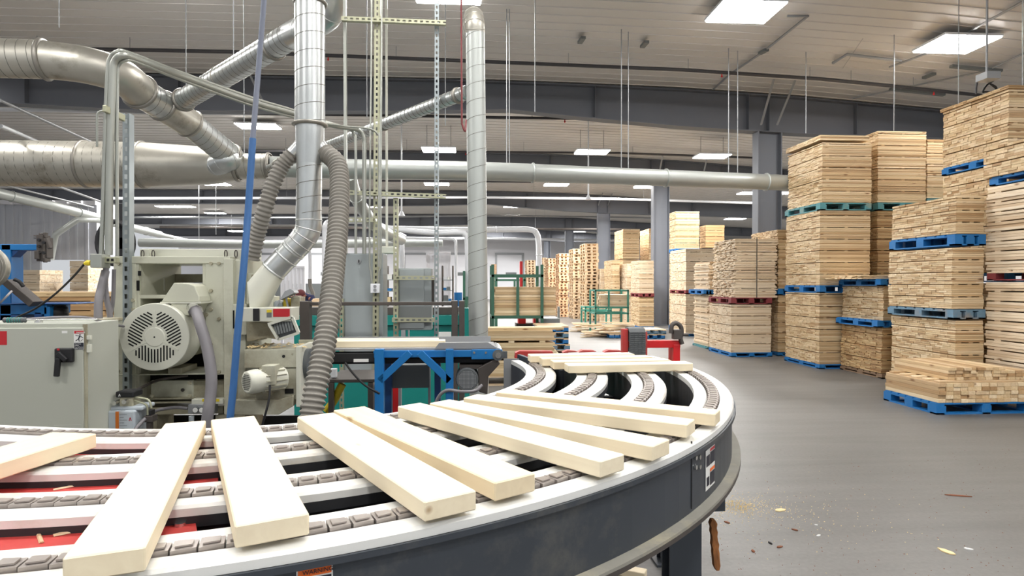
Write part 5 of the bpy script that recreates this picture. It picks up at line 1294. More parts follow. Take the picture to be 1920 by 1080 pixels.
# lubricator tank
tk = thing('oil_tank', 'small translucent oil tank with a black square pump cap and an orange level gauge', 'tank', R(235, 790, 3.05))
YT = 3.05
mb = MB(); pbox(mb, 193, 770, 252, 860, YT, 0.13); pbox(mb, 198, 762, 268, 771, YT+0.02, 0.12); mb.build('tank_body', 'tank', tk, bev=0.008)
mb = MB(); pbox(mb, 224, 744, 248, 764, YT+0.03, 0.07); mb.build('pump_block', 'cream_dirty', tk, bev=0.003)
mb = MB(); pbox(mb, 216, 734, 250, 746, YT+0.02, 0.09); mb.build('pump_cap', 'black', tk, bev=0.006)
mb = MB(); pbox(mb, 216.8, 772, 222, 860, YT-0.004, 0.006); mb.build('level_gauge', 'brass', tk)
mb = MB()
for i in range(9): pbox(mb, 224, 777+i*5.2, 232 if i % 2 else 238, 777.7+i*5.2, YT-0.0015, 0.002)
mb.build('scale_marks', 'cab_dark', tk)
def amark(x, y, s_, m, par, Y):
    mb = MB(); a, b_, c = R(x, y-s_, Y), R(x-s_*0.7, y+s_, Y), R(x+s_*0.7, y+s_, Y); w_ = 0.0028
    mb.bar(b_, a, w_, 0.001, up=Vector((0, 1, 0))); mb.bar(c, a, w_, 0.001, up=Vector((0, 1, 0))); mb.bar(b_+Vector((0.002, 0, 0)), c*0.3+b_*0.7, 0.003, 0.001, up=Vector((0, 1, 0))); return mb.build('logo_mark', m, par)
amark(244, 786, 3.2, 'red_label', tk, YT-0.002); amark(224, 741, 2.4, 'white', tk, YT+0.018)
for (x, y) in [(213, 756), (232, 754)]:
    c = R(x, y, YT); mb = MB(); mb.tube([c, c+Vector((0, 0.05, 0))], 0.011, 8); mb.build('fitting', 'chrome', tk)
for pts in [[(250, 745), (270, 747), (280, 752), (284, 765)], [(250, 750), (262, 754), (275, 760), (277, 778)]]:
    P = smooth_path([R(x, y, YT+0.05) for x, y in pts], 6); mb = MB(); mb.tube(P, 0.005, 8); mb.build('oil_line', 'strut', tk)
P = smooth_path([R(352, 704, YM+0.05), R(300, 712, YM), R(262, 728, YM-0.2), R(238, 740, YT+0.1)], 8); mb = MB(); mb.tube(P, 0.0075, 10); tag(mb.build('rubber_hose', 'raw_steel', origin=P[0]), 'thin dusty hose running from under the big motor to the tank cap', 'hose')
vv_ = thing('solenoid_valve', 'small dusty valve cluster between the oil tank and the dark opening', 'valve', R(280, 795, 3.1))
mb = MB(); pbox(mb, 274, 770, 283, 780, 3.1, 0.04); mb.build('solenoid', 'black', vv_, bev=0.002)
mb = MB(); pbox(mb, 270, 780, 286, 792, 3.09, 0.05); pbox(mb, 274, 792, 282, 812, 3.1, 0.03); mb.build('valve_body', 'raw_steel', vv_, bev=0.002)
P = smooth_path([R(272, 785, 3.09), R(258, 800, 3.05), R(240, 825, 3.0)], 6); mb = MB(); mb.tube(P, 0.009, 8); mb.build('hose_tail', 'conduit_grey', vv_)

# ------------------------------------------------------------------ control cabinet
YC = 2.9
cb = thing('control_cabinet', 'grey-green electrical cabinet with a black rotary disconnect handle', 'cabinet', R(80, 700, YC+0.1)); cb.location.z = 0
p0, p1 = R(-260, 606, YC), R(166, 606, YC); zt_c = p0.z
zt_c = R(80, 606, YC).z
mb = MB(); mb.box((p0.x, YC, 0.1), (p1.x, YC+0.24, zt_c)); mb.box((p0.x+0.02, YC+0.02, 0), (p1.x-0.02, YC+0.22, 0.1)); mb.build('body', 'cabinet', cb, bev=0.004)
d0 = R(160, 614, YC); mb = MB(); mb.box((p0.x+0.01, YC-0.018, 0.14), (d0.x, YC, d0.z)); dr_ = mb.build('door', 'cabinet', cb, bev=0.004)
mb = MB(); mb.box((p1.x-0.02, YC-0.01, 0.14), (p1.x-0.004, YC, zt_c-0.005)); mb.build('hinge_strip', 'cream_dirty', cb)
YD_ = YC-0.018
for (y0, y1) in [(629, 637), (646, 661)]:
    mb = MB(); pbox(mb, 162, y0, 170, y1, YC-0.012, 0.012); mb.build('latch', 'cream_clean', cb, bev=0.002)
mb = MB(); pbox(mb, 101, 653, 135, 680, YD_-0.022, 0.022); h = mb.build('disconnect_switch', 'black', dr_, bev=0.006)
mb = MB(); mb.bar(R(109, 672, YD_-0.03), R(106, 706, YD_-0.03), 0.022, 0.014, up=Vector((0, 1, 0))); mb.bar(R(108, 662, YD_-0.028), R(124, 676, YD_-0.028), 0.02, 0.014, up=Vector((0, 1, 0))); mb.build('handle', 'black', h, bev=0.003)
mb = MB(); pbox(mb, 107, 653.5, 111, 657, YD_-0.024, 0.003); mb.build('red_indicator', 'red_label', h)
# danger sticker with falling figure
mb = MB(); pbox(mb, 138.5, 620, 157, 656, YD_-0.001, 0.001); st = mb.build('warning_sticker', 'white', dr_)
mb = MB(); pbox(mb, 139, 620.3, 156.6, 625.5, YD_-0.0022, 0.001); mb.build('red_header', 'red_label', st)
mb = MB(); pbox(mb, 139, 642.5, 156.6, 655.5, YD_-0.0022, 0.001); mb.build('text_block', 'navy_label', st)
text('DANGER', 0.0095, R(143, 624.8, YD_-0.0034), st, 'white')
for i, l in enumerate(['Hazardous', 'voltage.', 'Turn off power', 'before servicing']): text(l, 0.0062, R(140, 645.6+i*3, YD_-0.0034), st, 'white')
mb = MB(); U = Vector((0, 1, 0))
for a, b_, w_ in [((149.5, 630), (147.5, 635), 0.005), ((149.5, 630), (141.5, 628.5), 0.0022), ((149.5, 630), (155.5, 633), 0.0022), ((147.5, 635), (142, 639), 0.0028), ((147.5, 635), (148.5, 640.5), 0.0028)]: mb.bar(R(*a, YD_-0.0022), R(*b_, YD_-0.0022), w_, 0.001, up=U)
c = R(150, 627.8, YD_-0.0022); mb.tube([c, c+Vector((0, -0.001, 0))], 0.0028, 10); mb.bar(R(151, 640, YD_-0.0022), R(155, 636, YD_-0.0022), 0.0015, 0.001, up=U); mb.build('pictogram', 'navy_label', st)
mb = MB(); pbox(mb, -40, 621, 12.5, 647, YD_-0.001, 0.001); mb.build('red_sign', 'red_label', dr_)
mb = MB(); pbox(mb, 116, 620.5, 126, 625, YD_-0.001, 0.001); mb.build('small_label', 'white', dr_)
mb = MB(); pbox(mb, 101, 796.5, 152, 797.5, YD_-0.001, 0.001); mb.build('paint_streak', 'white', dr_)
# dark cover box on the cabinet, behind
P = [R(-40, 601, YC+0.1), R(-40, 601, YC+0.1)]
mb = MB(); pbox(mb, 30, 599, 188, 606, YC+0.26, 0.2); tag(mb.build('cable_trough', 'cream_dirty', origin=R(120, 600, YC+0.3), bev=0.003), 'cream cable trough just behind the cabinet top', 'cable trough')
# screwdriver lying on the cabinet
sdv = thing('screwdriver', 'screwdriver with a ribbed teal and grey handle on the cabinet top', 'screwdriver', R(30, 606, YC+0.03))
z = zt_c+0.013; a, b_ = R(6, 606, YC+0.03), R(50, 606, YC+0.035); a = Vector((a.x, a.y, z)); b_ = Vector((b_.x, b_.y, z))
mb = MB(); k = 24; mb.tube([a+(b_-a)*i/k for i in range(k+1)], [(0.012 if i % 3 else 0.0095)*(0.7 if i in (0, k) else 1) for i in range(k+1)], 10); mb.build('handle', 'motor_grey', sdv)
mb = MB(); 
for i in range(2, 8): mb.ring(a+(b_-a)*i*0.11, b_-a, 0.0105, 0.006, 0.002, 12)
mb.build('grip_rings', 'teal', sdv)
mb = MB(); e = b_+(b_-a).normalized()*0.3; mb.tube([b_, e], 0.0035, 8); mb.build('shaft', 'chrome', sdv)
mb = MB(); q = Vector((R(70, 606, YC+0.03).x, YC+0.04, zt_c)); mb.tube([q, q+Vector((0, 0, 0.007))], 0.018, 6); mb.tube([q+Vector((0, 0, 0.007)), q+Vector((0, 0, 0.012))], 0.009, 12); tag(mb.build('steel_nut', 'chrome', origin=q), 'shiny flanged nut on the cabinet edge beside the screwdriver', 'nut')
P = smooth_path([Vector((R(48, 603, YC+.1).x, YC+0.1, zt_c+0.012)), Vector((R(110, 600, YC+.12).x, YC+0.12, zt_c+0.02)), Vector((R(165, 603, YC+.1).x, YC+0.1, zt_c+0.018)), R(200, 606, YC+0.22), R(232, 612, YC+0.4)], 8)
mb = MB(); mb.tube(P, 0.006, 10); tag(mb.build('loose_cable', 'conduit_grey', origin=P[0]), 'pale grey cable lying across the cabinet top towards the motor', 'cable')

# ------------------------------------------------------------------ conduits rising behind the cabinet
YV = 3.35
G = 'electrical conduits bending over at the left'
def conduit(pts, wpx, m, label, k=8):
    P = smooth_path([R(*p) for p in pts], k); mb = MB(); mb.tube(P, rpx(pts[0][0], pts[0][1], pts[0][2], wpx), 12); return tag(mb.build('conduit', m, origin=P[0]), label, 'conduit', G)
conduit([(190, 478, YV), (193, 400, YV), (199, 210, YV), (203, 130, YV), (207, 108, YV), (220, 97, YV), (240, 99, YV+0.05), (330, 133, 3.7), (470, 183, 4.3), (550, 207, 4.7), (615, 230, 5.1), (650, 240, 5.3), (664, 252, 5.35), (667, 280, 5.35), (667, 476, 5.35)], 8, 'conduit', 'leftmost tall conduit bending over towards the grey cabinet', 8)
conduit([(204, 478, YV), (206, 300, YV), (211, 150, YV), (215, 115, YV), (232, 104, YV), (260, 113, YV+0.1), (340, 143, 3.7), (470, 190, 4.25), (550, 213, 4.65), (625, 236, 5.1), (668, 243, 5.35), (682, 258, 5.4), (683, 300, 5.4), (683, 476, 5.4)], 13, 'conduit', 'thick tall conduit bending over, second from the left')
conduit([(220, 480, YV+.02), (219, 300, YV+.02), (220, 150, YV+.02), (223, 122, YV+.02), (238, 113, YV+.02), (262, 119, YV+.1), (340, 150, 3.7), (470, 197, 4.25), (560, 222, 4.7), (640, 236, 5.1), (690, 241, 5.25), (708, 252, 5.3), (711, 275, 5.3), (710, 500, 5.3)], 6, 'conduit', 'thin tall conduit bending over, nearest the slotted post')
conduit([(182, 275, 3.5), (182, 225, 3.5), (184, 212, 3.5), (192, 208, 3.5), (200, 209, 3.5)], 4, 'conduit', 'short hooked conduit beside the slotted clamp')
conduit([(198, 508, YV-.02), (190, 540, YV-.05), (185, 565, YV-.08), (184, 612, YV-.1)], 14, 'conduit_grey', 'thick grey conduit dropping from the outlet box into the cabinet')
conduit([(199, 500, YV), (197, 530, YV), (200, 560, YV), (206, 590, YV), (210, 640, YV), (210, 760, YV+0.02), (209, 850, YV)], 10, 'conduit_grey', 'grey flexible conduit running down between cabinet and machine')
conduit([(214, 505, YV+.05), (212, 560, YV+.05), (208, 585, YV+.05), (200, 602, YV)], 7, 'conduit_grey', 'short conduit bending left behind the outlet box')
# slotted post and its bracket
def strut(px0, y0, px1, y1, Y, wpx, label, m='strut', slots=True, grp='slotted steel struts', dep=0.04, slot_face='front'):
    a, b_ = R(px0, y0, Y), R(px1, y1, Y); a.y = b_.y = Y; w_ = 2*rpx(px0, (y0+y1)/2, Y, wpx); d = (b_-a); L = d.length; d /= L
    s_ = d.cross(Vector((0, 1, 0))).normalized(); 
    if s_.x < 0: s_ = -s_
    t_ = 0.003; mb = MB()
    def quadbox(u0, u1, v0, v1, n0, n1, mi=0):
        q = [a+s_*u0+d*v0, a+s_*u1+d*v0, a+s_*u1+d*v1, a+s_*u0+d*v1]; mb.prism([x+Vector((0, n0, 0)) for x in q], (0, n1-n0, 0), mi)
    h = w_/2; sh = 0.0075 if w_ > 0.03 else w_*0.2; pitch = 0.05; sl = 0.026
    if slots:      # real slots: two side strips and bridges between the slots
        quadbox(-h, -sh, 0, L, 0, t_); quadbox(sh, h, 0, L, 0, t_); v = 0
        while v < L:
            quadbox(-sh, sh, v, min(L, v+pitch-sl), 0, t_); v += pitch
    else: quadbox(-h, h, 0, L, 0, t_)
    quadbox(-h, -h+t_, 0, L, t_, dep); quadbox(h-t_, h, 0, L, t_, dep)
    return tag(mb.build('strut_channel', m, origin=a), label, 'strut channel', grp)
sp_ = strut(236, 1050, 236, 212, YV+0.12, 12, 'grey slotted post beside the tall conduits', 'strut_grey', dep=0.05)
mb = MB(); a, b_ = R(195, 203, YV-0.05), R(232, 222, YV+0.1); mb.bar(a, b_, 0.02, 0.035); o = tag(mb.build('clamp_bracket', 'strut', origin=a, bev=0.003), 'slotted clamp bracket holding the conduits to the post', 'bracket')
mb = MB()
for i in range(4):
    p = a+(b_-a)*(0.15+0.24*i); mb.box((p.x-0.008, p.y-0.018, p.z-0.006), (p.x+0.008, p.y-0.006, p.z+0.006))
mb.build('slot', 'void', o)
# outlet box with yellow plug
ob = thing('outlet_box', 'grey outlet box on the conduits with a yellow plug in its side', 'outlet box', R(185, 490, YV-0.08))
mb = MB(); pbox(mb, 169, 476, 190, 502, YV-0.1, 0.08); mb.build('box', 'conduit', ob, bev=0.003)
mb = MB(); pbox(mb, 188, 482, 216, 493, YV-0.07, 0.04); mb.build('strut_piece', 'strut', ob, bev=0.002)
mb = MB(); 
for x in (191, 200, 208): pbox(mb, x, 485, x+4, 490, YV-0.074, 0.006)
mb.build('slot', 'void', ob)
a = R(168, 493, YV-0.07); mb = MB(); mb.tube([a+Vector((-0.025, 0, -0.004)), a+Vector((-0.01, 0, 0)), a+Vector((0.006, 0, 0))], [0.008, 0.015, 0.013], 12); mb.build('plug', 'yellow', ob)
P = smooth_path([a+Vector((-0.025, 0, -0.004)), R(140, 516, YV-0.07), R(115, 541, YV-0.05), R(90, 562, YV), R(60, 582, YV+0.05), R(20, 600, YV+0.1)], 8); mb = MB(); mb.tube(P, 0.0055, 8); tag(mb.build('supply_line', 'black', origin=P[0]), 'black cord sagging left from the yellow plug', 'cord')

# ------------------------------------------------------------------ blue frame at the far left
YL_ = 4.4
bf = thing('blue_lift_frame', 'blue steel lifting frame with a black roller and a worn clamp head', 'machine frame', R(20, 560, YL_)); bf.location.z = 0
def B(name, m, rects, Y=YL_, dep=0.12, bev=0.004, par=None):
    mb = MB()
    for r_ in rects: pbox(mb, r_[0], r_[1], r_[2], r_[3], Y+(r_[5] if len(r_) > 5 else 0), r_[4] if len(r_) > 4 else dep)
    return mb.build(name, m, par or bf, bev=bev)
B('post', 'blue', [(2, 458, 20, 900)])
B('arm', 'blue', [(2, 458, 72, 469, 0.10)])
mb = MB(); mb.prism(pp([(20, 469), (36, 469), (20, 484)][::-1], YL_+0.01), (0, 0.08, 0)); mb.build('gusset', 'blue_dark', bf)
B('base_beam', 'blue', [(-60, 571, 88, 590, 0.25), (82, 575, 93, 594, 0.2)])
B('base_flange', 'blue_dark', [(-60, 568.5, 143, 571, 0.3, -0.02)])
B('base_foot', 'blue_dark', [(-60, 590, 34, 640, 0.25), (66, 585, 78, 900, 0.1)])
mb = MB(); c = R(108, 584, YL_+0.1); rr0 = rpx(108, 584, YL_, 36); mb.tube([c+Vector((0, 0, dz)) for dz in (-0.045, -0.035, 0.0, 0.03, 0.036, 0.045)], [rr0*.8, rr0*.97, rr0, rr0*.9, rr0*.75, rr0*.75], 24); mb.build('air_bag', 'black', bf)
mb = MB(); mb.tube([c+Vector((0, 0, -0.046)), Vector((c.x, c.y, 0))], 0.03, 10); mb.build('air_bag_post', 'black', bf)
mb = MB(); mb.bar(R(18, 528, YL_-0.06), R(68, 570, YL_-0.06), 0.045, 0.10, up=Vector((0, 1, 0))); mb.build('diagonal_arm', 'raw_steel', bf, bev=0.003)
P = smooth_path([R(27, 524, YL_-.1), R(36, 528, YL_-.1), R(44, 537, YL_-.1)], 5); mb = MB(); mb.tube(P, 0.012, 8); mb.build('grab_loop', 'black', bf)
mb = MB()
for (x0, y0, x1, y1, dd, of) in [(68, 440, 80, 490, .08, -.03), (79, 445, 87, 484, .07, 0), (64, 470, 72, 486, .05, -.05), (72, 437, 76, 442, .03, -.03), (80, 436, 85, 446, .03, -.02), (62, 441, 70, 443, .02, -.02), (62, 445, 70, 447, .02, -.02), (80, 484, 84, 492, .03, -.03)]: pbox(mb, x0, y0, x1, y1, YL_+of, dd)
mb.bar(R(87, 447, YL_-0.02), R(94, 466, YL_-0.02), 0.02, 0.03, up=Vector((0, 1, 0))); mb.build('clamp_head', 'raw_steel', bf, bev=0.003)
for (x, y) in [(74, 450), (83, 455), (74, 462), (74, 474), (83, 474)]:
    p = R(x, y, YL_-0.035); mb = MB(); mb.tube([p, p+Vector((0, -0.012, 0))], 0.011, 6); mb.build('clamp_bolt', 'black', bf)
# fan disc beside it
fn = thing('blower_fan', 'round silver blower guard cut by the left picture edge', 'fan', R(-25, 503, 4.1))
c = R(-30, 502, 4.1); rf = rpx(-30, 502, 4.1, 84)
mb = MB(); mb.tube([c, c+Vector((0, 0.02, 0)), c+Vector((0, 0.05, 0))], [rf*0.93, rf, rf*0.9], 48); mb.build('housing', 'galv_dusty', fn)
mb = MB()
for i in range(1, 10):
    q = rf*0.93*i/10; mb.tube([c+Vector((q*math.cos(2*PI*j/40), -0.008, q*math.sin(2*PI*j/40))) for j in range(41)], 0.003, 4, caps=False)
mb.build('guard_rings', 'galv_band', fn)
mb = MB(); mb.tube([Vector((c.x, c.y+0.06, c.z-rf*0.96)), Vector((c.x, c.y+0.06, 0))], 0.04, 12); mb.build('stand', 'blue_dark', fn)
P = smooth_path([R(0, 568, 4.2), R(12, 556, 4.2), R(22, 546, 4.25)], 5); mb = MB(); mb.tube(P, 0.007, 8); mb.build('cord', 'cordgrey', fn)
# loose grey air hose hanging from the ceiling through to the conveyor
P = [Vector((R(499, -60, 3.05).x+0.02, 3.07, 6.05))]+smooth_path([Vector((R(499, -60, 3.05).x, 3.05, R(499, -60, 3.05).z)), R(495, 0, 3.05), R(483, 150, 3.03), R(474, 260, 3.0)], 10)
hz = thing('air_hose', 'air hose hanging from above, grey at the top and bright blue lower down', 'hose', P[0])
mb = MB(); mb.tube(P, rpx(480, 200, 3.03, 10), 12); mb.build('upper_hose', 'hose_grey', hz)
P2 = smooth_path([R(474, 260, 3.0), R(465, 400, 2.97), R(457, 500, 2.93), R(446, 620, 2.9), R(438, 720, 2.88), R(431, 790, 2.86), R(428, 840, 2.86)], 10)
mb = MB(); mb.tube(P2, rpx(450, 560, 2.93, 13), 12); mb.build('lower_hose', 'hose_blue', hz)
# lumber and a stack by the bright doorway
lumber(R(-60, 560, 11).x, R(200, 560, 11).x, 11.0, 12.2, 0.75, R(100, 548, 11).z, 'long orange-edged timbers lying behind the blue frame', t=0.075, w=0.2, step=2, m='warm_x', jit=0.05, seed=91)
mb = MB(); 
a, b_ = R(-60, 590, 11), R(200, 590, 11)
for x in (a.x+0.3, (a.x+b_.x)/2, b_.x-0.3): mb.box((x-0.06, 11.05, 0), (x+0.06, 12.15, 0.75))
tag(mb.build('timber_trestle', 'raw_steel', origin=(a.x, 11, 0)), 'dark trestle carrying the long timbers behind the blue frame', 'trestle')
xl, xr = R(131, 500, 22).x, R(165, 500, 22).x
lumber(xl, xr, 22.0, 23.2, 0, R(140, 487, 22).z, 'tall pile of pale boards right of the bright doorway', t=0.05, w=0.14, step=5, m='pink_x', seed=92)
xl, xr = R(20, 500, 22).x, R(74, 500, 22).x
lumber(xl, xr, 22.0, 23.2, 0, R(40, 505, 22).z, 'grey-pink pile of boards left of the bright doorway', t=0.05, w=0.14, step=5, m='pink_x', seed=93)
# dark hose reel behind the conduits
c = R(213, 455, 5.6); mb = MB()
for q in range(4): mb.tube([c+Vector((0.14*math.cos(2*PI*j/24), 0.02*q, 0.19*math.sin(2*PI*j/24))) for j in range(25)], 0.018, 8, caps=False)
mb.box((c.x-0.03, c.y+0.08, c.z-0.05), (c.x+0.03, c.y+0.12, c.z+0.35)); mb.box((c.x-0.03, c.y+0.08, 0), (c.x+0.03, c.y+0.12, c.z+0.05))
tag(mb.build('hose_coil', 'black', origin=(c.x, c.y, 0)), 'coiled black hose half hidden behind the tall conduits', 'hose coil')
# ------------------------------------------------------------------ blue belt conveyor feeding the bend
YQ = 3.95
bc = thing('belt_conveyor', 'grey belt conveyor on a blue braced stand ending beside the curved conveyor', 'conveyor', R(780, 660, YQ+0.2)); bc.location.z = 0
def Q(name, m, rects, Y=YQ, dep=0.35, bev=0.003, par=None, root=None):
    mb = MB()
    for r_ in rects: pbox(mb, r_[0], r_[1], r_[2], r_[3], Y+(r_[5] if len(r_) > 5 else 0), r_[4] if len(r_) > 4 else dep)
    return mb.build(name, m, par or root or bc, bev=bev)
zb_t = R(780, 653.5, YQ).z
xa, xb = R(600, 650, YQ).x, R(930, 650, YQ).x
mb = MB(); mb.box((xa, YQ+0.02, zb_t-0.012), (xb, YQ+0.42, zb_t)); mb.build('belt', 'belt', bc)
mb = MB(); mb.prism([(xa+0.72, YQ, zb_t-0.002), (xb+0.01, YQ, zb_t-0.002), (xb-0.05, YQ, zb_t+0.036), (xa+0.75, YQ, zb_t+0.036)], (0, 0.012, 0)); mb.build('side_guide', 'pipe_grey', bc)
mb = MB(); mb.box((xa, YQ+0.41, zb_t), (xb-0.02, YQ+0.422, zb_t+0.04)); mb.build('side_guide', 'pipe_grey', bc)
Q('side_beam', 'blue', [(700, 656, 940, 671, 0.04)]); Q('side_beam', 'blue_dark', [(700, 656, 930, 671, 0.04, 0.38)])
Q('end_plate', 'blue', [(884, 655, 942, 674, 0.012, -0.012)])
Q('front_leg', 'blue', [(703, 655, 719, 1180, 0.07, -0.03)]); Q('front_leg', 'blue', [(836, 655, 850, 1180, 0.07, -0.03)])
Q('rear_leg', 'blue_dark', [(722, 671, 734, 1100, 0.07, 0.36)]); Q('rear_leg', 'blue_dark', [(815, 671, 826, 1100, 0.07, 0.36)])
for a, b_ in [((769, 661), (712, 714)), ((787, 661), (843, 714))]:
    mb = MB(); mb.bar(R(*a, YQ-0.01), R(*b_, YQ-0.01), 0.045, 0.04, up=Vector((0, 1, 0))); mb.build('diagonal_brace', 'blue', bc, bev=0.002)
Q('belt_return', 'black', [(600, 671, 930, 683, 0.3, 0.06)])
Q('black_beam', 'black', [(602, 662, 702, 680, 0.1, 0.0)])
Q('name_plate', 'white', [(663, 673, 691, 679, 0.003, -0.004)], bev=0)
c = R(934, 666, YQ-0.02); mb = MB(); mb.tube([c, c+Vector((0, 0.03, 0))], 0.036, 24); mb.bar(c+Vector((-0.07, 0.025, 0)), c+Vector((0.06, 0.025, 0)), 0.012, 0.045, up=Vector((0, 0, 1))); be = mb.build('roller_bearing', 'motor_grey', bc)
mb = MB(); mb.tube([c+Vector((0, -0.012, 0)), c+Vector((0, 0.01, 0))], 0.019, 16); mb.build('shaft_end', 'chrome', be)
mb = MB(); mb.tube([c+Vector((0, 0.04, 0)), c+Vector((0, 0.42, 0))], 0.04, 20); mb.build('end_roller', 'galv', bc)
for x in (889, 911):
    p = R(x, 661, YQ-0.013); mb = MB(); mb.tube([p, p+Vector((0, -0.008, 0))], 0.008, 6); mb.build('bolt', 'chrome', bc)
# drive motor under it
c = R(876, 712, YQ-0.02); rm2 = rpx(876, 712, YQ, 43)
mb = MB(); mb.tube([c, c+Vector((0, 0.02, 0)), c+Vector((0, 0.2, 0))], [rm2*.93, rm2, rm2], 32); dm_ = mb.build('drive_motor', 'motor_grey', bc)
mb = MB()
for i in range(-6, 7):
    for j in range(-6, 7):
        u, v = i*rm2*0.115, j*rm2*0.115
        if u*u+v*v < (rm2*0.78)**2:
            h = rm2*0.036; mb.ngon([c+Vector((u+a, -0.002, v+b_)) for a, b_ in ((-h, -h), (h, -h), (h, h), (-h, h))])
mb.build('fan_grille', 'pipe_grey', dm_)
mb = MB(); mb.prism(pp([(896, 690), (930, 672), (938, 682), (916, 706), (914, 740), (898, 735)][::-1], YQ+0.0), (0, 0.25, 0)); mb.build('gear_reducer', 'raw_steel', bc, bev=0.006)
mb = MB(); pbox(mb, 862, 684, 912, 692, YQ+0.03, 0.2); mb.build('motor_bracket', 'raw_steel', bc)
P = smooth_path([R(904, 722, YQ-0.03), R(890, 733, YQ-0.05), R(862, 734, YQ-0.05), R(838, 732, YQ-0.04), R(822, 745, YQ-0.03), R(812, 775, YQ-0.02)], 6); mb = MB(); mb.tube(P, 0.011, 10); mb.build('power_conduit', 'conduit_grey', bc)
P = smooth_path([R(647, 680, YQ-0.02), R(662, 700, YQ-0.04), R(684, 722, YQ-0.04), R(712, 738, YQ-0.03)], 6); mb = MB(); mb.tube(P, 0.007, 8); tag(mb.build('drooping_cable', 'black', origin=P[0]), 'black cable drooping under the belt conveyor left of the blue leg', 'cable')
# the board being carried in
a, b_ = R(600, 648, YQ+0.06), R(834, 648, YQ+0.06); mb_ = plank_mesh(b_.x-a.x, 0.10, 0.042, m='board')
plank(mb_, ((a.x+b_.x)/2, YQ+0.13, zb_t+0.0005), 0.0, 'long pale board lying on the belt conveyor', None)
plank(mb_, ((a.x+b_.x)/2-0.05, YQ+0.25, zb_t+0.0005), 0.0, 'second pale board behind the first one on the belt conveyor', None)
# floor level behind it: grey control box, red posts, steel table
sb = thing('switch_box', 'dark grey switch box hanging under the belt conveyor between the blue legs', 'switch box', R(770, 705, YQ+0.5))
mb = MB(); pbox(mb, 735, 684, 805, 728, YQ+0.46, 0.14); mb.build('box', 'cab_dark', sb, bev=0.003)
mb = MB(); pbox(mb, 803, 690, 807, 1100, YQ+0.5, 0.03); mb.build('stand_tube', 'pipe_grey', sb)
for (x0, x1, m, l) in [(692, 700, 'red', 'left red post behind the blue leg'), (734, 747, 'red', 'right red post under the switch box')]:
    mb = MB(); pbox(mb, x0, 722, x1, 1000, YQ+0.9, 0.06); pbox(mb, x1, 722, x1+5, 1000, YQ+0.9, 0.06, 1); tag(mb.build('floor_post', [m, 'pipe_grey'], origin=(R(x0, 722, YQ+.9).x, YQ+.9, 0), bev=0.002), l, 'post', 'red posts under the belt conveyor')
st_ = thing('steel_table', 'low dark steel table frame behind the ribbed hose', 'table', R(660, 715, YQ+0.9)); st_.location.z = 0
Q('top_rail', 'raw_steel', [(612, 711, 702, 718, 0.5, 0.6)], root=st_)
for x in (616, 690):
    for dy in (0.6, 1.05): Q('leg', 'raw_steel', [(x, 718, x+9, 1000, 0.045, dy)], root=st_)
mb = MB(); pbox(mb, 619, 692, 630, 708, YQ+0.65, 0.05); pbox(mb, 622, 708, 628, 712, YQ+0.66, 0.03); tag(mb.build('socket_box', 'pipe_white', origin=R(624, 710, YQ+.65), bev=0.002), 'small white socket box on the low steel table', 'outlet box')
P = smooth_path([R(612, 770, YQ+0.7), R(626, 752, YQ+0.68), R(634, 735, YQ+0.66), R(642, 720, YQ+0.66)], 6); mb = MB(); mb.tube(P, 0.03, 10); tag(mb.build('yellow_hose', 'yellow', origin=P[0]), 'piece of yellow hose below the steel table', 'hose')

# ------------------------------------------------------------------ dark guard rail
YG = 5.0
gr = thing('guard_rail', 'dark steel guard rail frame in front of the grey electrical cabinets', 'guard rail', R(720, 600, YG)); gr.location.z = 0
Q('top_rail', 'raw_steel', [(578, 566, 850, 573, 0.05, 0.02)], Y=YG, root=gr)
Q('post', 'raw_steel', [(563, 565, 580, 1000, 0.09)], Y=YG, root=gr)
Q('post', 'raw_steel', [(847, 564, 858, 1000, 0.09)], Y=YG, root=gr); Q('post', 'raw_steel', [(861, 564, 871, 1000, 0.09)], Y=YG, root=gr)
# ------------------------------------------------------------------ electrical cabinets on strut frames
YE = 5.5
def cabinet(x0, y0, x1, y1, Y, dep, m, label, locks=(), lean=None):
    r_ = thing('electrical_cabinet', label, 'cabinet', R((x0+x1)/2, y1, Y), 'grey electrical cabinets')
    mb = MB(); pbox(mb, x0, y0, x1, y1, Y, dep); mb.build('body', m, r_, bev=0.004)
    mb = MB(); pbox(mb, x0+3, y0+2, x1-14, y1-3, Y-0.012, 0.012); d = mb.build('door', m, r_, bev=0.003)
    for (x, y) in locks:
        p = R(x, y, Y-0.012); mb = MB(); mb.tube([p, p+Vector((0, -0.006, 0))], 0.019, 18); l_ = mb.build('lock', 'pipe_grey', d)
        mb = MB(); mb.box((p.x-0.004, p.y-0.009, p.z-0.012), (p.x+0.004, p.y-0.006, p.z+0.014)); mb.build('key_slot', 'void', l_)
    return r_
ca = cabinet(644, 475, 718, 708, YE, 0.3, 'cab_grey', 'tall light grey cabinet with round locks at top and bottom', [(673, 490), (674, 696)])
cb2 = cabinet(746, 503, 809, 619, YE, 0.2, 'cab_grey', 'smaller grey cabinet framed by slotted steel struts')
Q('centre_panel', 'cab_dark', [(748, 574, 808, 604, 0.004, -0.016)], Y=YE, root=cb2, bev=0)
Q('side_box', 'raw_steel', [(810, 522, 815, 568, 0.15, 0.05)], Y=YE, root=cb2)
YF_ = YE-0.05
strut(709.5, -392, 704, 640, YF_, 11, 'tall slotted strut rising past the ceiling beam, nearest the tall cabinet')
strut(819.5, -390, 818, 690, YF_+0.02, 8, 'thin tall slotted strut right of the smaller cabinet', 'strut_grey')
strut(742, 371, 742, 640, YF_, 9, 'short slotted strut left of the smaller cabinet')
strut(640, 560, 640, 1000, YF_, 7, 'slotted strut half hidden behind the ribbed hose')
strut(703, 640, 703, 900, YF_-0.001, 9, 'foot of the slotted strut below the belt height')
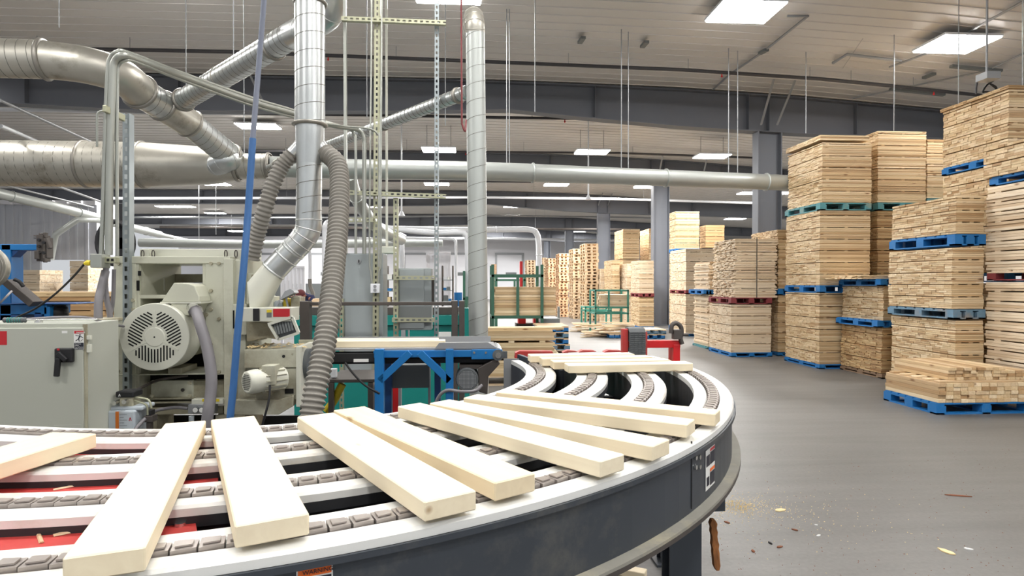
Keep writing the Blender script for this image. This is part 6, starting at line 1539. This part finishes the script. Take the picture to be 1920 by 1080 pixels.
strut(644, -392, 648, 475, YF_+0.02, 5, 'slim steel post rising from the tall cabinet top', 'conduit', slots=False)
def hstrut(x0, x1, y0, y1, Y, label, wpx=8): return strut(x0, y0, x1, y1, Y, wpx, label)
hstrut(640, 836, 34, 42, YF_-0.045, 'slotted cross strut near the top, joining the two tall struts')
hstrut(640, 836, 360, 368, YF_-0.045, 'slotted cross strut at mid height below the trunk duct')
hstrut(738, 815, 521, 521, YF_-0.045, 'upper slotted cross strut on the smaller cabinet')
hstrut(735, 815, 600, 600, YF_-0.045, 'lower slotted cross strut on the smaller cabinet')
hstrut(650, 700, 412, 412, YF_-0.045, 'short slotted cross strut above the tall cabinet')
# white socket on the strut with its two thin conduits
so = thing('outlet_box', 'white double outlet box on the slotted strut in front of the tall cabinet', 'outlet box', R(703, 540, YF_-0.06))
mb = MB(); pbox(mb, 694.5, 532, 711, 549.5, YF_-0.06, 0.055); mb.build('box', 'pipe_white', so, bev=0.004)
mb = MB(); 
for y in (537, 544):
    p = R(703, y, YF_-0.062); mb.tube([p, p+Vector((0, -0.002, 0))], 0.014, 14)
mb.build('socket', 'pipe_grey', so)
for pts, l in [([(698, 533, YF_-.04), (695, 510, YF_-.04), (693, 480, YF_-.04), (694, 300, YF_-.04), (697, 0, YF_-.04), (697, -392, YF_-.04)], 'left thin conduit climbing from the white outlet box'), ([(709, 533, YF_-.04), (711, 510, YF_-.04), (714, 480, YF_-.04), (714, 300, YF_-.04), (716, 0, YF_-.04), (716, -392, YF_-.04)], 'right thin conduit climbing from the white outlet box')]:
    conduit(pts, 3.5, 'conduit', l, 6)['group'] = 'thin conduits of the white outlet box'
P = smooth_path([R(622, 60, 5.4), R(640, 25, 5.4), R(690, 44, 5.6), R(700, 66, 6.0)], 6)
# ------------------------------------------------------------------ teal machine
YT_ = 7.0
tm = thing('teal_machine', 'long teal machine base behind the guard rail and cabinets', 'machine', R(740, 650, YT_+0.5)); tm.location.z = 0
Q('body', 'teal', [(552, 610, 886, 900, 0.9, 0.05)], Y=YT_, root=tm); Q('upper_lip', 'teal', [(552, 591, 886, 611, 1.0)], Y=YT_, root=tm)
Q('dark_rail', 'raw_steel', [(560, 576, 860, 591, 0.2, 0.1)], Y=YT_, root=tm)
Q('green_ledge', 'teal', [(720, 580, 800, 589, 0.5, 0.35)], Y=YT_, root=tm)
Q('print_plate', 'white', [(822, 622, 846, 640, 0.01, -0.01)], Y=YT_, root=tm)
Q('pipe_stub', 'pipe_grey', [(752, 618, 760, 700, 0.06, -0.08), (765, 618, 768, 700, 0.03, -0.05)], Y=YT_, root=tm)
Q('teal_column', 'teal', [(871, 578, 882, 900, 0.2, 0.0)], Y=YT_-0.1, root=tm)
# ------------------------------------------------------------------ red stand with tyre tread mat
YR = 4.6
rs_ = thing('red_stand', 'red steel stand with a worn clamp on its right end', 'stand', R(1220, 680, YR)); rs_.location.z = 0
Q('left_post', 'red_dusty', [(1167, 617, 1178, 900, 0.06)], Y=YR, root=rs_)
Q('middle_post', 'red_dusty', [(1208, 622, 1214, 900, 0.10)], Y=YR, root=rs_)
Q('cross_beam', 'red', [(1212, 638.5, 1276, 652.5, 0.06, 0.01)], Y=YR, root=rs_)
Q('right_leg', 'red', [(1262, 646, 1275.5, 1000, 0.06)], Y=YR, root=rs_); Q('right_leg_side', 'red', [(1257, 652, 1262, 1000, 0.06, 0.06)], Y=YR, root=rs_)
Q('rear_rail', 'red_dusty', [(1167, 640, 1212, 652, 0.05, 0.02)], Y=YR, root=rs_)
mb = MB(); 
Pm = [R(1178, 660, YR-0.02), R(1178, 622, YR-0.03), R(1180, 616, YR+0.0), R(1184, 613.5, YR+0.06), R(1200, 614, YR+0.12)]
x0_, x1_ = R(1178, 640, YR).x, R(1208, 640, YR).x; za = R(1178, 662, YR).z; ztp = R(1190, 614.5, YR).z
prof_ = [(YR-0.035, za-0.1), (YR-0.035, ztp-0.03), (YR-0.02, ztp-0.008), (YR+0.01, ztp), (YR+0.08, ztp), (YR+0.1, ztp-0.012), (YR+0.11, za)]
inn = [(y+(0.012 if y < YR+0.05 else -0.012), z-(0.012 if 2 <= i <= 4 else 0)) for i, (y, z) in enumerate(prof_)]
mb.prism([(x0_, y, z) for y, z in prof_]+[(x0_, y, z) for y, z in inn[::-1]], (x1_-x0_, 0, 0)); mt = tag(mb.build('rubber_mat', 'tyre', origin=(x0_, YR, ztp)), 'piece of black tyre tread draped over the red stand', 'tyre tread')
mb = MB()
for i in range(12):
    z = ztp-0.03-(ztp-0.03-za)*i/11
    for j in range(4):
        xx = x0_+0.006+(x1_-x0_)*j/4.05; mb.box((xx, YR-0.041, z-0.007), (xx+(x1_-x0_)*0.21, YR-0.035, z))
mb.build('tread_blocks', 'tyre', mt)
cl = MB()
P = smooth_path([R(1258, 625, YR), R(1260, 610, YR), R(1268, 606, YR), R(1276, 612, YR), R(1278, 622, YR), R(1276, 634, YR), R(1279, 645, YR)], 6); cl.tube(P, 0.018, 8); cl.box(tuple(R(1262, 636, YR)-Vector((0, 0.02, 0))), tuple(R(1276, 618, YR)+Vector((0, 0.04, 0)))); a = R(1276, 628, YR); cl.tube([a, a+Vector((0.06, 0, 0.004))], 0.012, 8)
cl.build('clamp', 'raw_steel', rs_, bev=0.003)
# tall red sign post far behind the green rack
mb = MB(); pbox(mb, 975, 490, 980, 626, 18, 0.15); q = R(977, 600, 18); mb.box((q.x-0.1, 17.95, 0), (q.x+0.1, 18.2, 0.1)); tag(mb.build('red_post', 'red', origin=R(977, 620, 18)), 'tall red post behind the green lumber rack', 'post')
mb = MB(); pbox(mb, 972, 597, 986, 607, 15.6, 0.3); tag(mb.build('red_box', 'red', origin=R(979, 607, 15.6), bev=0.01), 'left red box under the green rack', 'box', 'red boxes under the rack')
mb = MB(); pbox(mb, 1001, 597, 1013, 607, 15.6, 0.3); tag(mb.build('red_box', 'red', origin=R(1007, 607, 15.6), bev=0.01), 'right red box under the green rack', 'box', 'red boxes under the rack')
o = MB(); pbox(o, 1014, 597, 1050, 606, 15.0, 0.8); pbox(o, 1046, 575, 1050, 600, 15.2, 0.1); tag(o.build('scissor_table', 'cab_grey', origin=R(1030, 606, 15), bev=0.01), 'grey lift table end right of the green rack', 'table')
mb = MB(); pbox(mb, 968, 606, 1048, 665, 15.7, 0.5); tag(mb.build('machine_base', 'raw_steel', origin=(R(1000, 606, 15.7).x, 15.7, 0)), 'dark base under the red boxes and lift table', 'machine base')
# ------------------------------------------------------------------ busy work area far behind, with a worker bending over
YW = 11.5
wb = thing('work_bench', 'cluttered work bench seen between the machine and the guard rail', 'bench', R(540, 600, YW)); wb.location.z = 0
Q('bench_top', 'cab_dark', [(480, 576, 640, 581, 1.0)], Y=YW, root=wb)
for x in (485, 560, 632): Q('leg', 'cab_dark', [(x, 581, x+5, 690, 0.08, 0.05)], Y=YW, root=wb)
CL = [(487, 556, 512, 576, 'cream', 'pale machine housing on the bench left end'), (508, 566, 529, 576, 'cab_grey', 'light grey motor box on the bench'), (531, 560, 538, 576, 'yellow', 'small yellowish canister on the bench'), (545, 557, 562, 576, 'cream_dirty', 'tan box on the bench'), (584, 562, 606, 576, 'pal_wood', 'flat wooden box right of the worker'), (608, 568, 626, 576, 'white', 'white box at the right end of the bench')]
for i, (x0, y0, x1, y1, m, l) in enumerate(CL):
    mb = MB(); pbox(mb, x0, y0, x1, y1, YW+0.2+0.05*i, 0.4); pbox(mb, x0+2, y0-2, x1-3, y0+0.2, YW+0.26+0.05*i, 0.25); tag(mb.build('bench_box', m, origin=R(x0, y1, YW+.2), bev=0.01), l, 'box')
mb = MB(); mb.prism([R(524, 563, YW+.1), R(552, 549, YW+.1), R(550, 545, YW+.1), R(544, 542, YW+.1), R(534, 546, YW+.1)], (0, 0.3, 0)); mb.bar(R(524, 563, YW+.2), R(518, 576, YW+.2), 0.03, 0.03); mb.bar(R(536, 556, YW+.2), R(540, 576, YW+.2), 0.03, 0.03); tag(mb.build('funnel_hood', 'pipe_grey', origin=R(530, 576, YW+.1)), 'tilted grey funnel hood over the far bench', 'hood')
# panel screens
for (x0, y0, x1, y1, Y, l) in [(530, 503, 568, 560, 16, 'tall translucent curtain panel behind the bench'), (802, 475, 842, 560, 18, 'tall pale curtain panel right of the smaller cabinet'), (760, 460, 800, 480, 12, 'x')]:
    if l == 'x': continue
    a, b_ = R(x0, y0, Y), R(x1, y1, Y); mb = MB(); n = 10
    for i in range(n): mb.box((a.x+(b_.x-a.x)*i/n, Y+0.03*(i % 2), 0.1), (a.x+(b_.x-a.x)*(i+0.97)/n, Y+0.01+0.03*(i % 2), a.z))
    mb.box((a.x, Y-0.02, a.z), (b_.x, Y+0.06, a.z+0.06)); mb.box((a.x-0.05, Y-0.02, 0), (a.x, Y+0.06, a.z+0.06)); mb.box((b_.x, Y-0.02, 0), (b_.x+0.05, Y+0.06, a.z+0.06)); tag(mb.build('strip_curtain', 'wall_white', origin=(a.x, Y, 0)), l, 'curtain')
mb = MB(); pbox(mb, 715, 462, 740, 475, 8.0, 0.25); q = R(725, 462, 8.1); mb.box((q.x-0.015, 8.1, q.z), (q.x+0.015, 8.13, cz(q.x)+0.03)); o = tag(mb.build('unit_heater', 'cream_clean', origin=R(727, 475, 8), bev=0.01), 'small cream box lit up above the tall grey cabinet', 'box')
# shelf of small coloured goods far behind the cabinets
for (x0, x1, Y, l) in [(722, 741, 13.0, 'far shelf of small coloured goods between the two grey cabinets'), (828, 850, 14.0, 'far shelf left of the round upright duct')]:
    sh = thing('parts_shelf', l, 'shelf', R((x0+x1)/2, 600, Y)); sh.location.z = 0
    a, b_ = R(x0, 498, Y), R(x1, 498, Y)
    for xx in (a.x, b_.x-0.03):
        mb = MB(); mb.box((xx, Y, 0), (xx+0.03, Y+0.4, a.z)); mb.build('upright', 'raw_steel', sh)
    z = 0.4; kk = 0; gl = 'small carton or can on the far shelf '+('between the grey cabinets' if x0 < 800 else 'beside the round duct')
    while z < a.z-0.1:
        mb = MB(); mb.box((a.x, Y, z), (b_.x, Y+0.4, z+0.02)); mb.build('board', 'cab_grey', sh); x = a.x+0.04
        while x < b_.x-0.1:
            w_ = rnd.uniform(0.05, 0.1); h_ = rnd.uniform(0.06, 0.14); m = rnd.choice(['white', 'red', 'blue', 'yellow', 'cab_dark', 'shavings', 'pipe_white'])
            mb = MB(); mb.box((x, Y+0.02, z+0.0205), (x+w_, Y+0.3, z+h_)); tag(mb.build('small_carton', m, origin=(x, Y, z)), gl, 'carton', 'goods on the far shelves'); x += w_+0.012; kk += 1
        z += 0.24
mb = MB(); c = R(859, 556, 15.0); mb.tube([Vector((c.x, 15, 0)), Vector((c.x, 15, c.z+0.1))], 0.1, 18); tag(mb.build('blue_drum', 'blue', origin=(c.x, 15, 0)), 'tall blue drum just left of the narrow green rack', 'drum')
# the worker
def skin_body(name, joints, edges, m, parent, root=0, sub=2):
    me = bpy.data.meshes.new(name); me.from_pydata([j[0] for j in joints], edges, []); me.materials.append(M[m])
    o = bpy.data.objects.new(name, me); COL.objects.link(o); o.parent = parent
    o.modifiers.new('skin', 'SKIN'); s_ = me.skin_vertices[0].data
    for i, j in enumerate(joints): s_[i].radius = (j[1], j[2] if len(j) > 2 else j[1]); s_[i].use_root = (i == root)
    b = o.modifiers.new('sub', 'SUBSURF'); b.levels = b.render_levels = sub
    for p in me.polygons: p.use_smooth = True
    o.modifiers['skin'].use_smooth_shade = True
    return o
base = R(574, 650, YW+1.55); wx, wy = base.x, YW+1.5
hz_ = R(577, 556, wy-0.35).z
per = thing('person', 'person in a navy shirt and dark red cap bending over the far bench', 'person', (wx, wy, 0))
# bent forward towards the bench (towards the lens), head low
J = [((0, 0.12, 0.92), 0.14, 0.12), ((-0.02, -0.02, 1.12), 0.16, 0.13), ((-0.03, -0.18, 1.25), 0.17, 0.13), ((-0.02, -0.32, 1.30), 0.09, 0.08), ((0.0, -0.40, hz_-0.02), 0.055),
     ((-0.10, 0.13, 0.88), 0.095), ((-0.12, 0.08, 0.50), 0.065), ((-0.12, 0.14, 0.09), 0.045), ((-0.12, 0.02, 0.05), 0.04),
     ((0.10, 0.13, 0.88), 0.095), ((0.12, 0.08, 0.50), 0.065), ((0.12, 0.14, 0.09), 0.045), ((0.12, 0.02, 0.05), 0.04),
     ((-0.20, -0.26, 1.24), 0.06), ((-0.26, -0.30, 1.02), 0.045), ((-0.18, -0.50, 0.98), 0.034), ((0.18, -0.26, 1.24), 0.06), ((0.26, -0.30, 1.02), 0.045), ((0.16, -0.52, 0.98), 0.034)]
E_ = [(0,1),(1,2),(2,3),(3,4),(0,5),(5,6),(6,7),(7,8),(0,9),(9,10),(10,11),(11,12),(2,13),(13,14),(14,15),(2,16),(16,17),(17,18)]
body = skin_body('body', J, E_, 'skin', per)
shirt = skin_body('shirt', [((0, 0.10, 0.96), 0.165, 0.14), ((-0.02, -0.02, 1.12), 0.185, 0.155), ((-0.03, -0.18, 1.25), 0.20, 0.155), ((-0.02, -0.30, 1.295), 0.105, 0.095), ((-0.21, -0.26, 1.24), 0.078), ((-0.26, -0.30, 1.05), 0.062), ((0.19, -0.26, 1.24), 0.078), ((0.26, -0.30, 1.05), 0.062)], [(0,1),(1,2),(2,3),(2,4),(4,5),(2,6),(6,7)], 'navy', per)
skin_body('trousers', [((0, 0.12, 0.94), 0.16, 0.14), ((-0.10, 0.13, 0.84), 0.11), ((-0.12, 0.08, 0.50), 0.082), ((-0.12, 0.14, 0.12), 0.07), ((0.10, 0.13, 0.84), 0.11), ((0.12, 0.08, 0.50), 0.082), ((0.12, 0.14, 0.12), 0.07)], [(0,1),(1,2),(2,3),(0,4),(4,5),(5,6)], 'jeans', per)
hc_ = Vector((0.02, -0.42, hz_+0.03))
mb = MB(); mb.ball(Vector((0, 0, 0)), 0.088, 16, sz=1.25); h = mb.build('head', 'skin', None); h.parent = per; h.location = hc_; h.rotation_euler = (0.5, 0, 0)
def sub(mbx, nm, m):
    o_ = mbx.build(nm, m, None); o_.parent = h; return o_
mb = MB(); mb.ball(Vector((0, -0.09, -0.01)), 0.014, 8, sz=1.3); mb.ball(Vector((0.088, 0, -0.01)), 0.018, 8, sz=1.4); mb.ball(Vector((-0.088, 0, -0.01)), 0.018, 8, sz=1.4); sub(mb, 'nose_and_ears', 'skin')
mb = MB(); mb.ball(Vector((0.03, -0.078, 0.015)), 0.009, 8); sub(mb, 'eye', 'black'); mb = MB(); mb.ball(Vector((-0.03, -0.078, 0.015)), 0.009, 8); sub(mb, 'eye', 'black')
mb = MB(); mb.box((-0.022, -0.084, -0.048), (0.022, -0.074, -0.042)); sub(mb, 'mouth', 'red_dusty')
mb = MB(); mb.tube([(0, 0, 0.02), (0, 0, 0.06), (0, 0, 0.10), (0, 0, 0.118)], [0.094, 0.092, 0.06, 0.02], 18); mb.prism([(-0.06, -0.08, 0.03), (0.06, -0.08, 0.03), (0.045, -0.15, 0.02), (-0.045, -0.15, 0.02)], (0, 0, 0.008)); sub(mb, 'cap', 'hair')
for sx, (px_, py_, pz_) in ((-1, (-0.18, -0.52, 0.975)), (1, (0.16, -0.54, 0.975))):
    jj = [((px_, py_, pz_), 0.03, 0.018), ((px_+0.0, py_-0.05, pz_-0.005), 0.032, 0.014)]; ee = [(0, 1)]
    for f in range(4):
        b0 = len(jj); o_ = (f-1.5)*0.016; L_ = (0.05, 0.058, 0.054, 0.042)[f]
        jj += [((px_+o_, py_-0.07, pz_-0.004), 0.0085), ((px_+o_*1.1, py_-0.07-L_*0.6, pz_-0.012), 0.008), ((px_+o_*1.1, py_-0.07-L_, pz_-0.028), 0.006)]; ee += [(1, b0), (b0, b0+1), (b0+1, b0+2)]
    b0 = len(jj); jj += [((px_-sx*0.03, py_-0.03, pz_-0.006), 0.0095), ((px_-sx*0.045, py_-0.06, pz_-0.014), 0.008)]; ee += [(0, b0), (b0, b0+1)]
    skin_body('hand', jj, ee, 'skin', per, sub=1)
for sx in (-1, 1):
    mb = MB(); mb.box((sx*0.12-0.05, -0.12, 0), (sx*0.12+0.05, 0.18, 0.07)); s_ = mb.build('shoe', 'black', None, bev=0.02); s_.parent = per

# ------------------------------------------------------------------ debris on the floor
def chip(px, py, s_, m, label, rz=None, th=0.006, asp=0.45):
    p = Rz(px, py, 0.0); a = rnd.uniform(0, 3) if rz is None else rz; d = Vector((math.cos(a), math.sin(a), 0)); e = Vector((-d.y, d.x, 0)); mb = MB()
    k = [(-1, -0.2), (-0.4, -0.5), (0.5, -0.35), (1, 0.1), (0.3, 0.5), (-0.6, 0.35)]
    mb.prism([p+d*s_*u*rnd.uniform(.8, 1.2)+e*s_*asp*2*v for u, v in k], (0, 0, th)); return tag(mb.build('wood_chip', m, origin=p), label, 'wood chip', 'chips on the floor')
chip(1463, 957, 0.05, 'shavings', 'pale triangular flake right of the sawdust patch', 0.1)
chip(1797, 930, 0.075, 'bark', 'reddish bark sliver alone on the open floor', -0.35, asp=0.15)
chip(1490, 994, 0.018, 'bark', 'small dark red bark chip below the sawdust patch'); chip(1363, 980, 0.02, 'bark', 'red bark chip beside the hanging rotten slab')
chip(1444, 1019, 0.016, 'void', 'small black chip on the floor'); chip(1462, 1026, 0.02, 'bark', 'flat reddish chip near the bottom of the floor', 0.1)
chip(1412, 1034, 0.02, 'bark', 'reddish chip near the bottom edge, left one'); chip(1535, 1005, 0.016, 'white', 'tiny white flake on the floor'); chip(1815, 1030, 0.022, 'white', 'tiny white flake low at the right'); chip(1530, 985, 0.012, 'white', 'speck of white wood, mid floor')
chip(1775, 1035, 0.05, 'shavings', 'faint tan scrap low at the right'); chip(1242, 1060, 0.025, 'bark', 'reddish chip behind the conveyor leg')
chip(1255, 1020, 0.11, 'shavings', 'broken pale slat under the conveyor, left of the leg', 0.5, 0.01, 0.2)
mb = MB(); r_ = random.Random(5)
c = Rz(1385, 950, 0)
for i in range(900):
    rr_x = r_.gauss(0, 0.16); rr_y = r_.gauss(0, 0.11)
    if i > 560: rr_x = r_.gauss(0.15, 0.45); rr_y = r_.gauss(-0.1, 0.3)
    p = c+Vector((rr_x, rr_y, 0)); s_ = r_.uniform(0.002, 0.006); h_ = r_.uniform(0.001, 0.006)+max(0, 0.012-(abs(rr_x)+abs(rr_y))*0.06); a = r_.uniform(0, 3)
    d = Vector((math.cos(a), math.sin(a), 0))*s_; e = Vector((-d.y, d.x, 0))*0.6
    mb.add([p+d, p+e, p-d, p-e, p+Vector((0, 0, h_))], [(0,1,4),(1,2,4),(2,3,4),(3,0,4)])
tag(mb.build('sawdust', 'shavings', origin=c), 'scattered sawdust on the floor beside the conveyor leg', 'sawdust', kind='stuff')
mb = MB(); r_ = random.Random(15)
for i in range(260):
    p = Rz(r_.uniform(1300, 1900), r_.uniform(840, 1079), 0); s_ = r_.uniform(0.002, 0.006); a = r_.uniform(0, 3); d = Vector((math.cos(a), math.sin(a), 0))*s_; e = Vector((-d.y, d.x, 0))*0.5
    mb.add([p+d, p+e, p-d, p-e, p+Vector((0, 0, 0.003))], [(0,1,4),(1,2,4),(2,3,4),(3,0,4)])
tag(mb.build('wood_crumbs', 'bark', origin=(2, 3, 0)), 'tiny bark crumbs sprinkled over the open floor', 'wood crumbs', kind='stuff')
# rotten slab leaning from the conveyor leg, and a board end on the floor
a, b_ = R(1338, 975, 2.05), R(1346, 1070, 2.0)
vv = []; k = 12
mb = MB(); r_ = random.Random(8)
for i in range(k+1):
    t_ = i/k; p = a+(b_-a)*t_; w_ = (0.0105 if i not in (0, k) else 0.006)*r_.uniform(0.8, 1.2)
    vv += [p+Vector((-w_, 0, 0)), p+Vector((w_, 0.0, 0)), p+Vector((w_, 0.02, 0)), p+Vector((-w_, 0.02, 0))]
mb.add(vv, [(i*4+j, i*4+(j+1) % 4, (i+1)*4+(j+1) % 4, (i+1)*4+j) for i in range(k) for j in range(4)]+[(3,2,1,0), (4*k, 4*k+1, 4*k+2, 4*k+3)]); tag(mb.build('bark_slab', 'rot', origin=a), 'rotten brown bark slab dangling beside the conveyor leg', 'bark slab')
p = Rz(1195, 1062, 0.04); plank(plank_mesh(0.30, 0.06, 0.038, m='board'), (p.x-0.1, p.y+0.02, 0), -0.5, 'short board offcut on the floor under the conveyor edge', None)
p = Rz(1150, 1085, 0.04); plank(plank_mesh(0.25, 0.06, 0.038, m='board'), (p.x-0.1, p.y, 0), 0.4, 'second board offcut under the conveyor at the bottom edge', None)
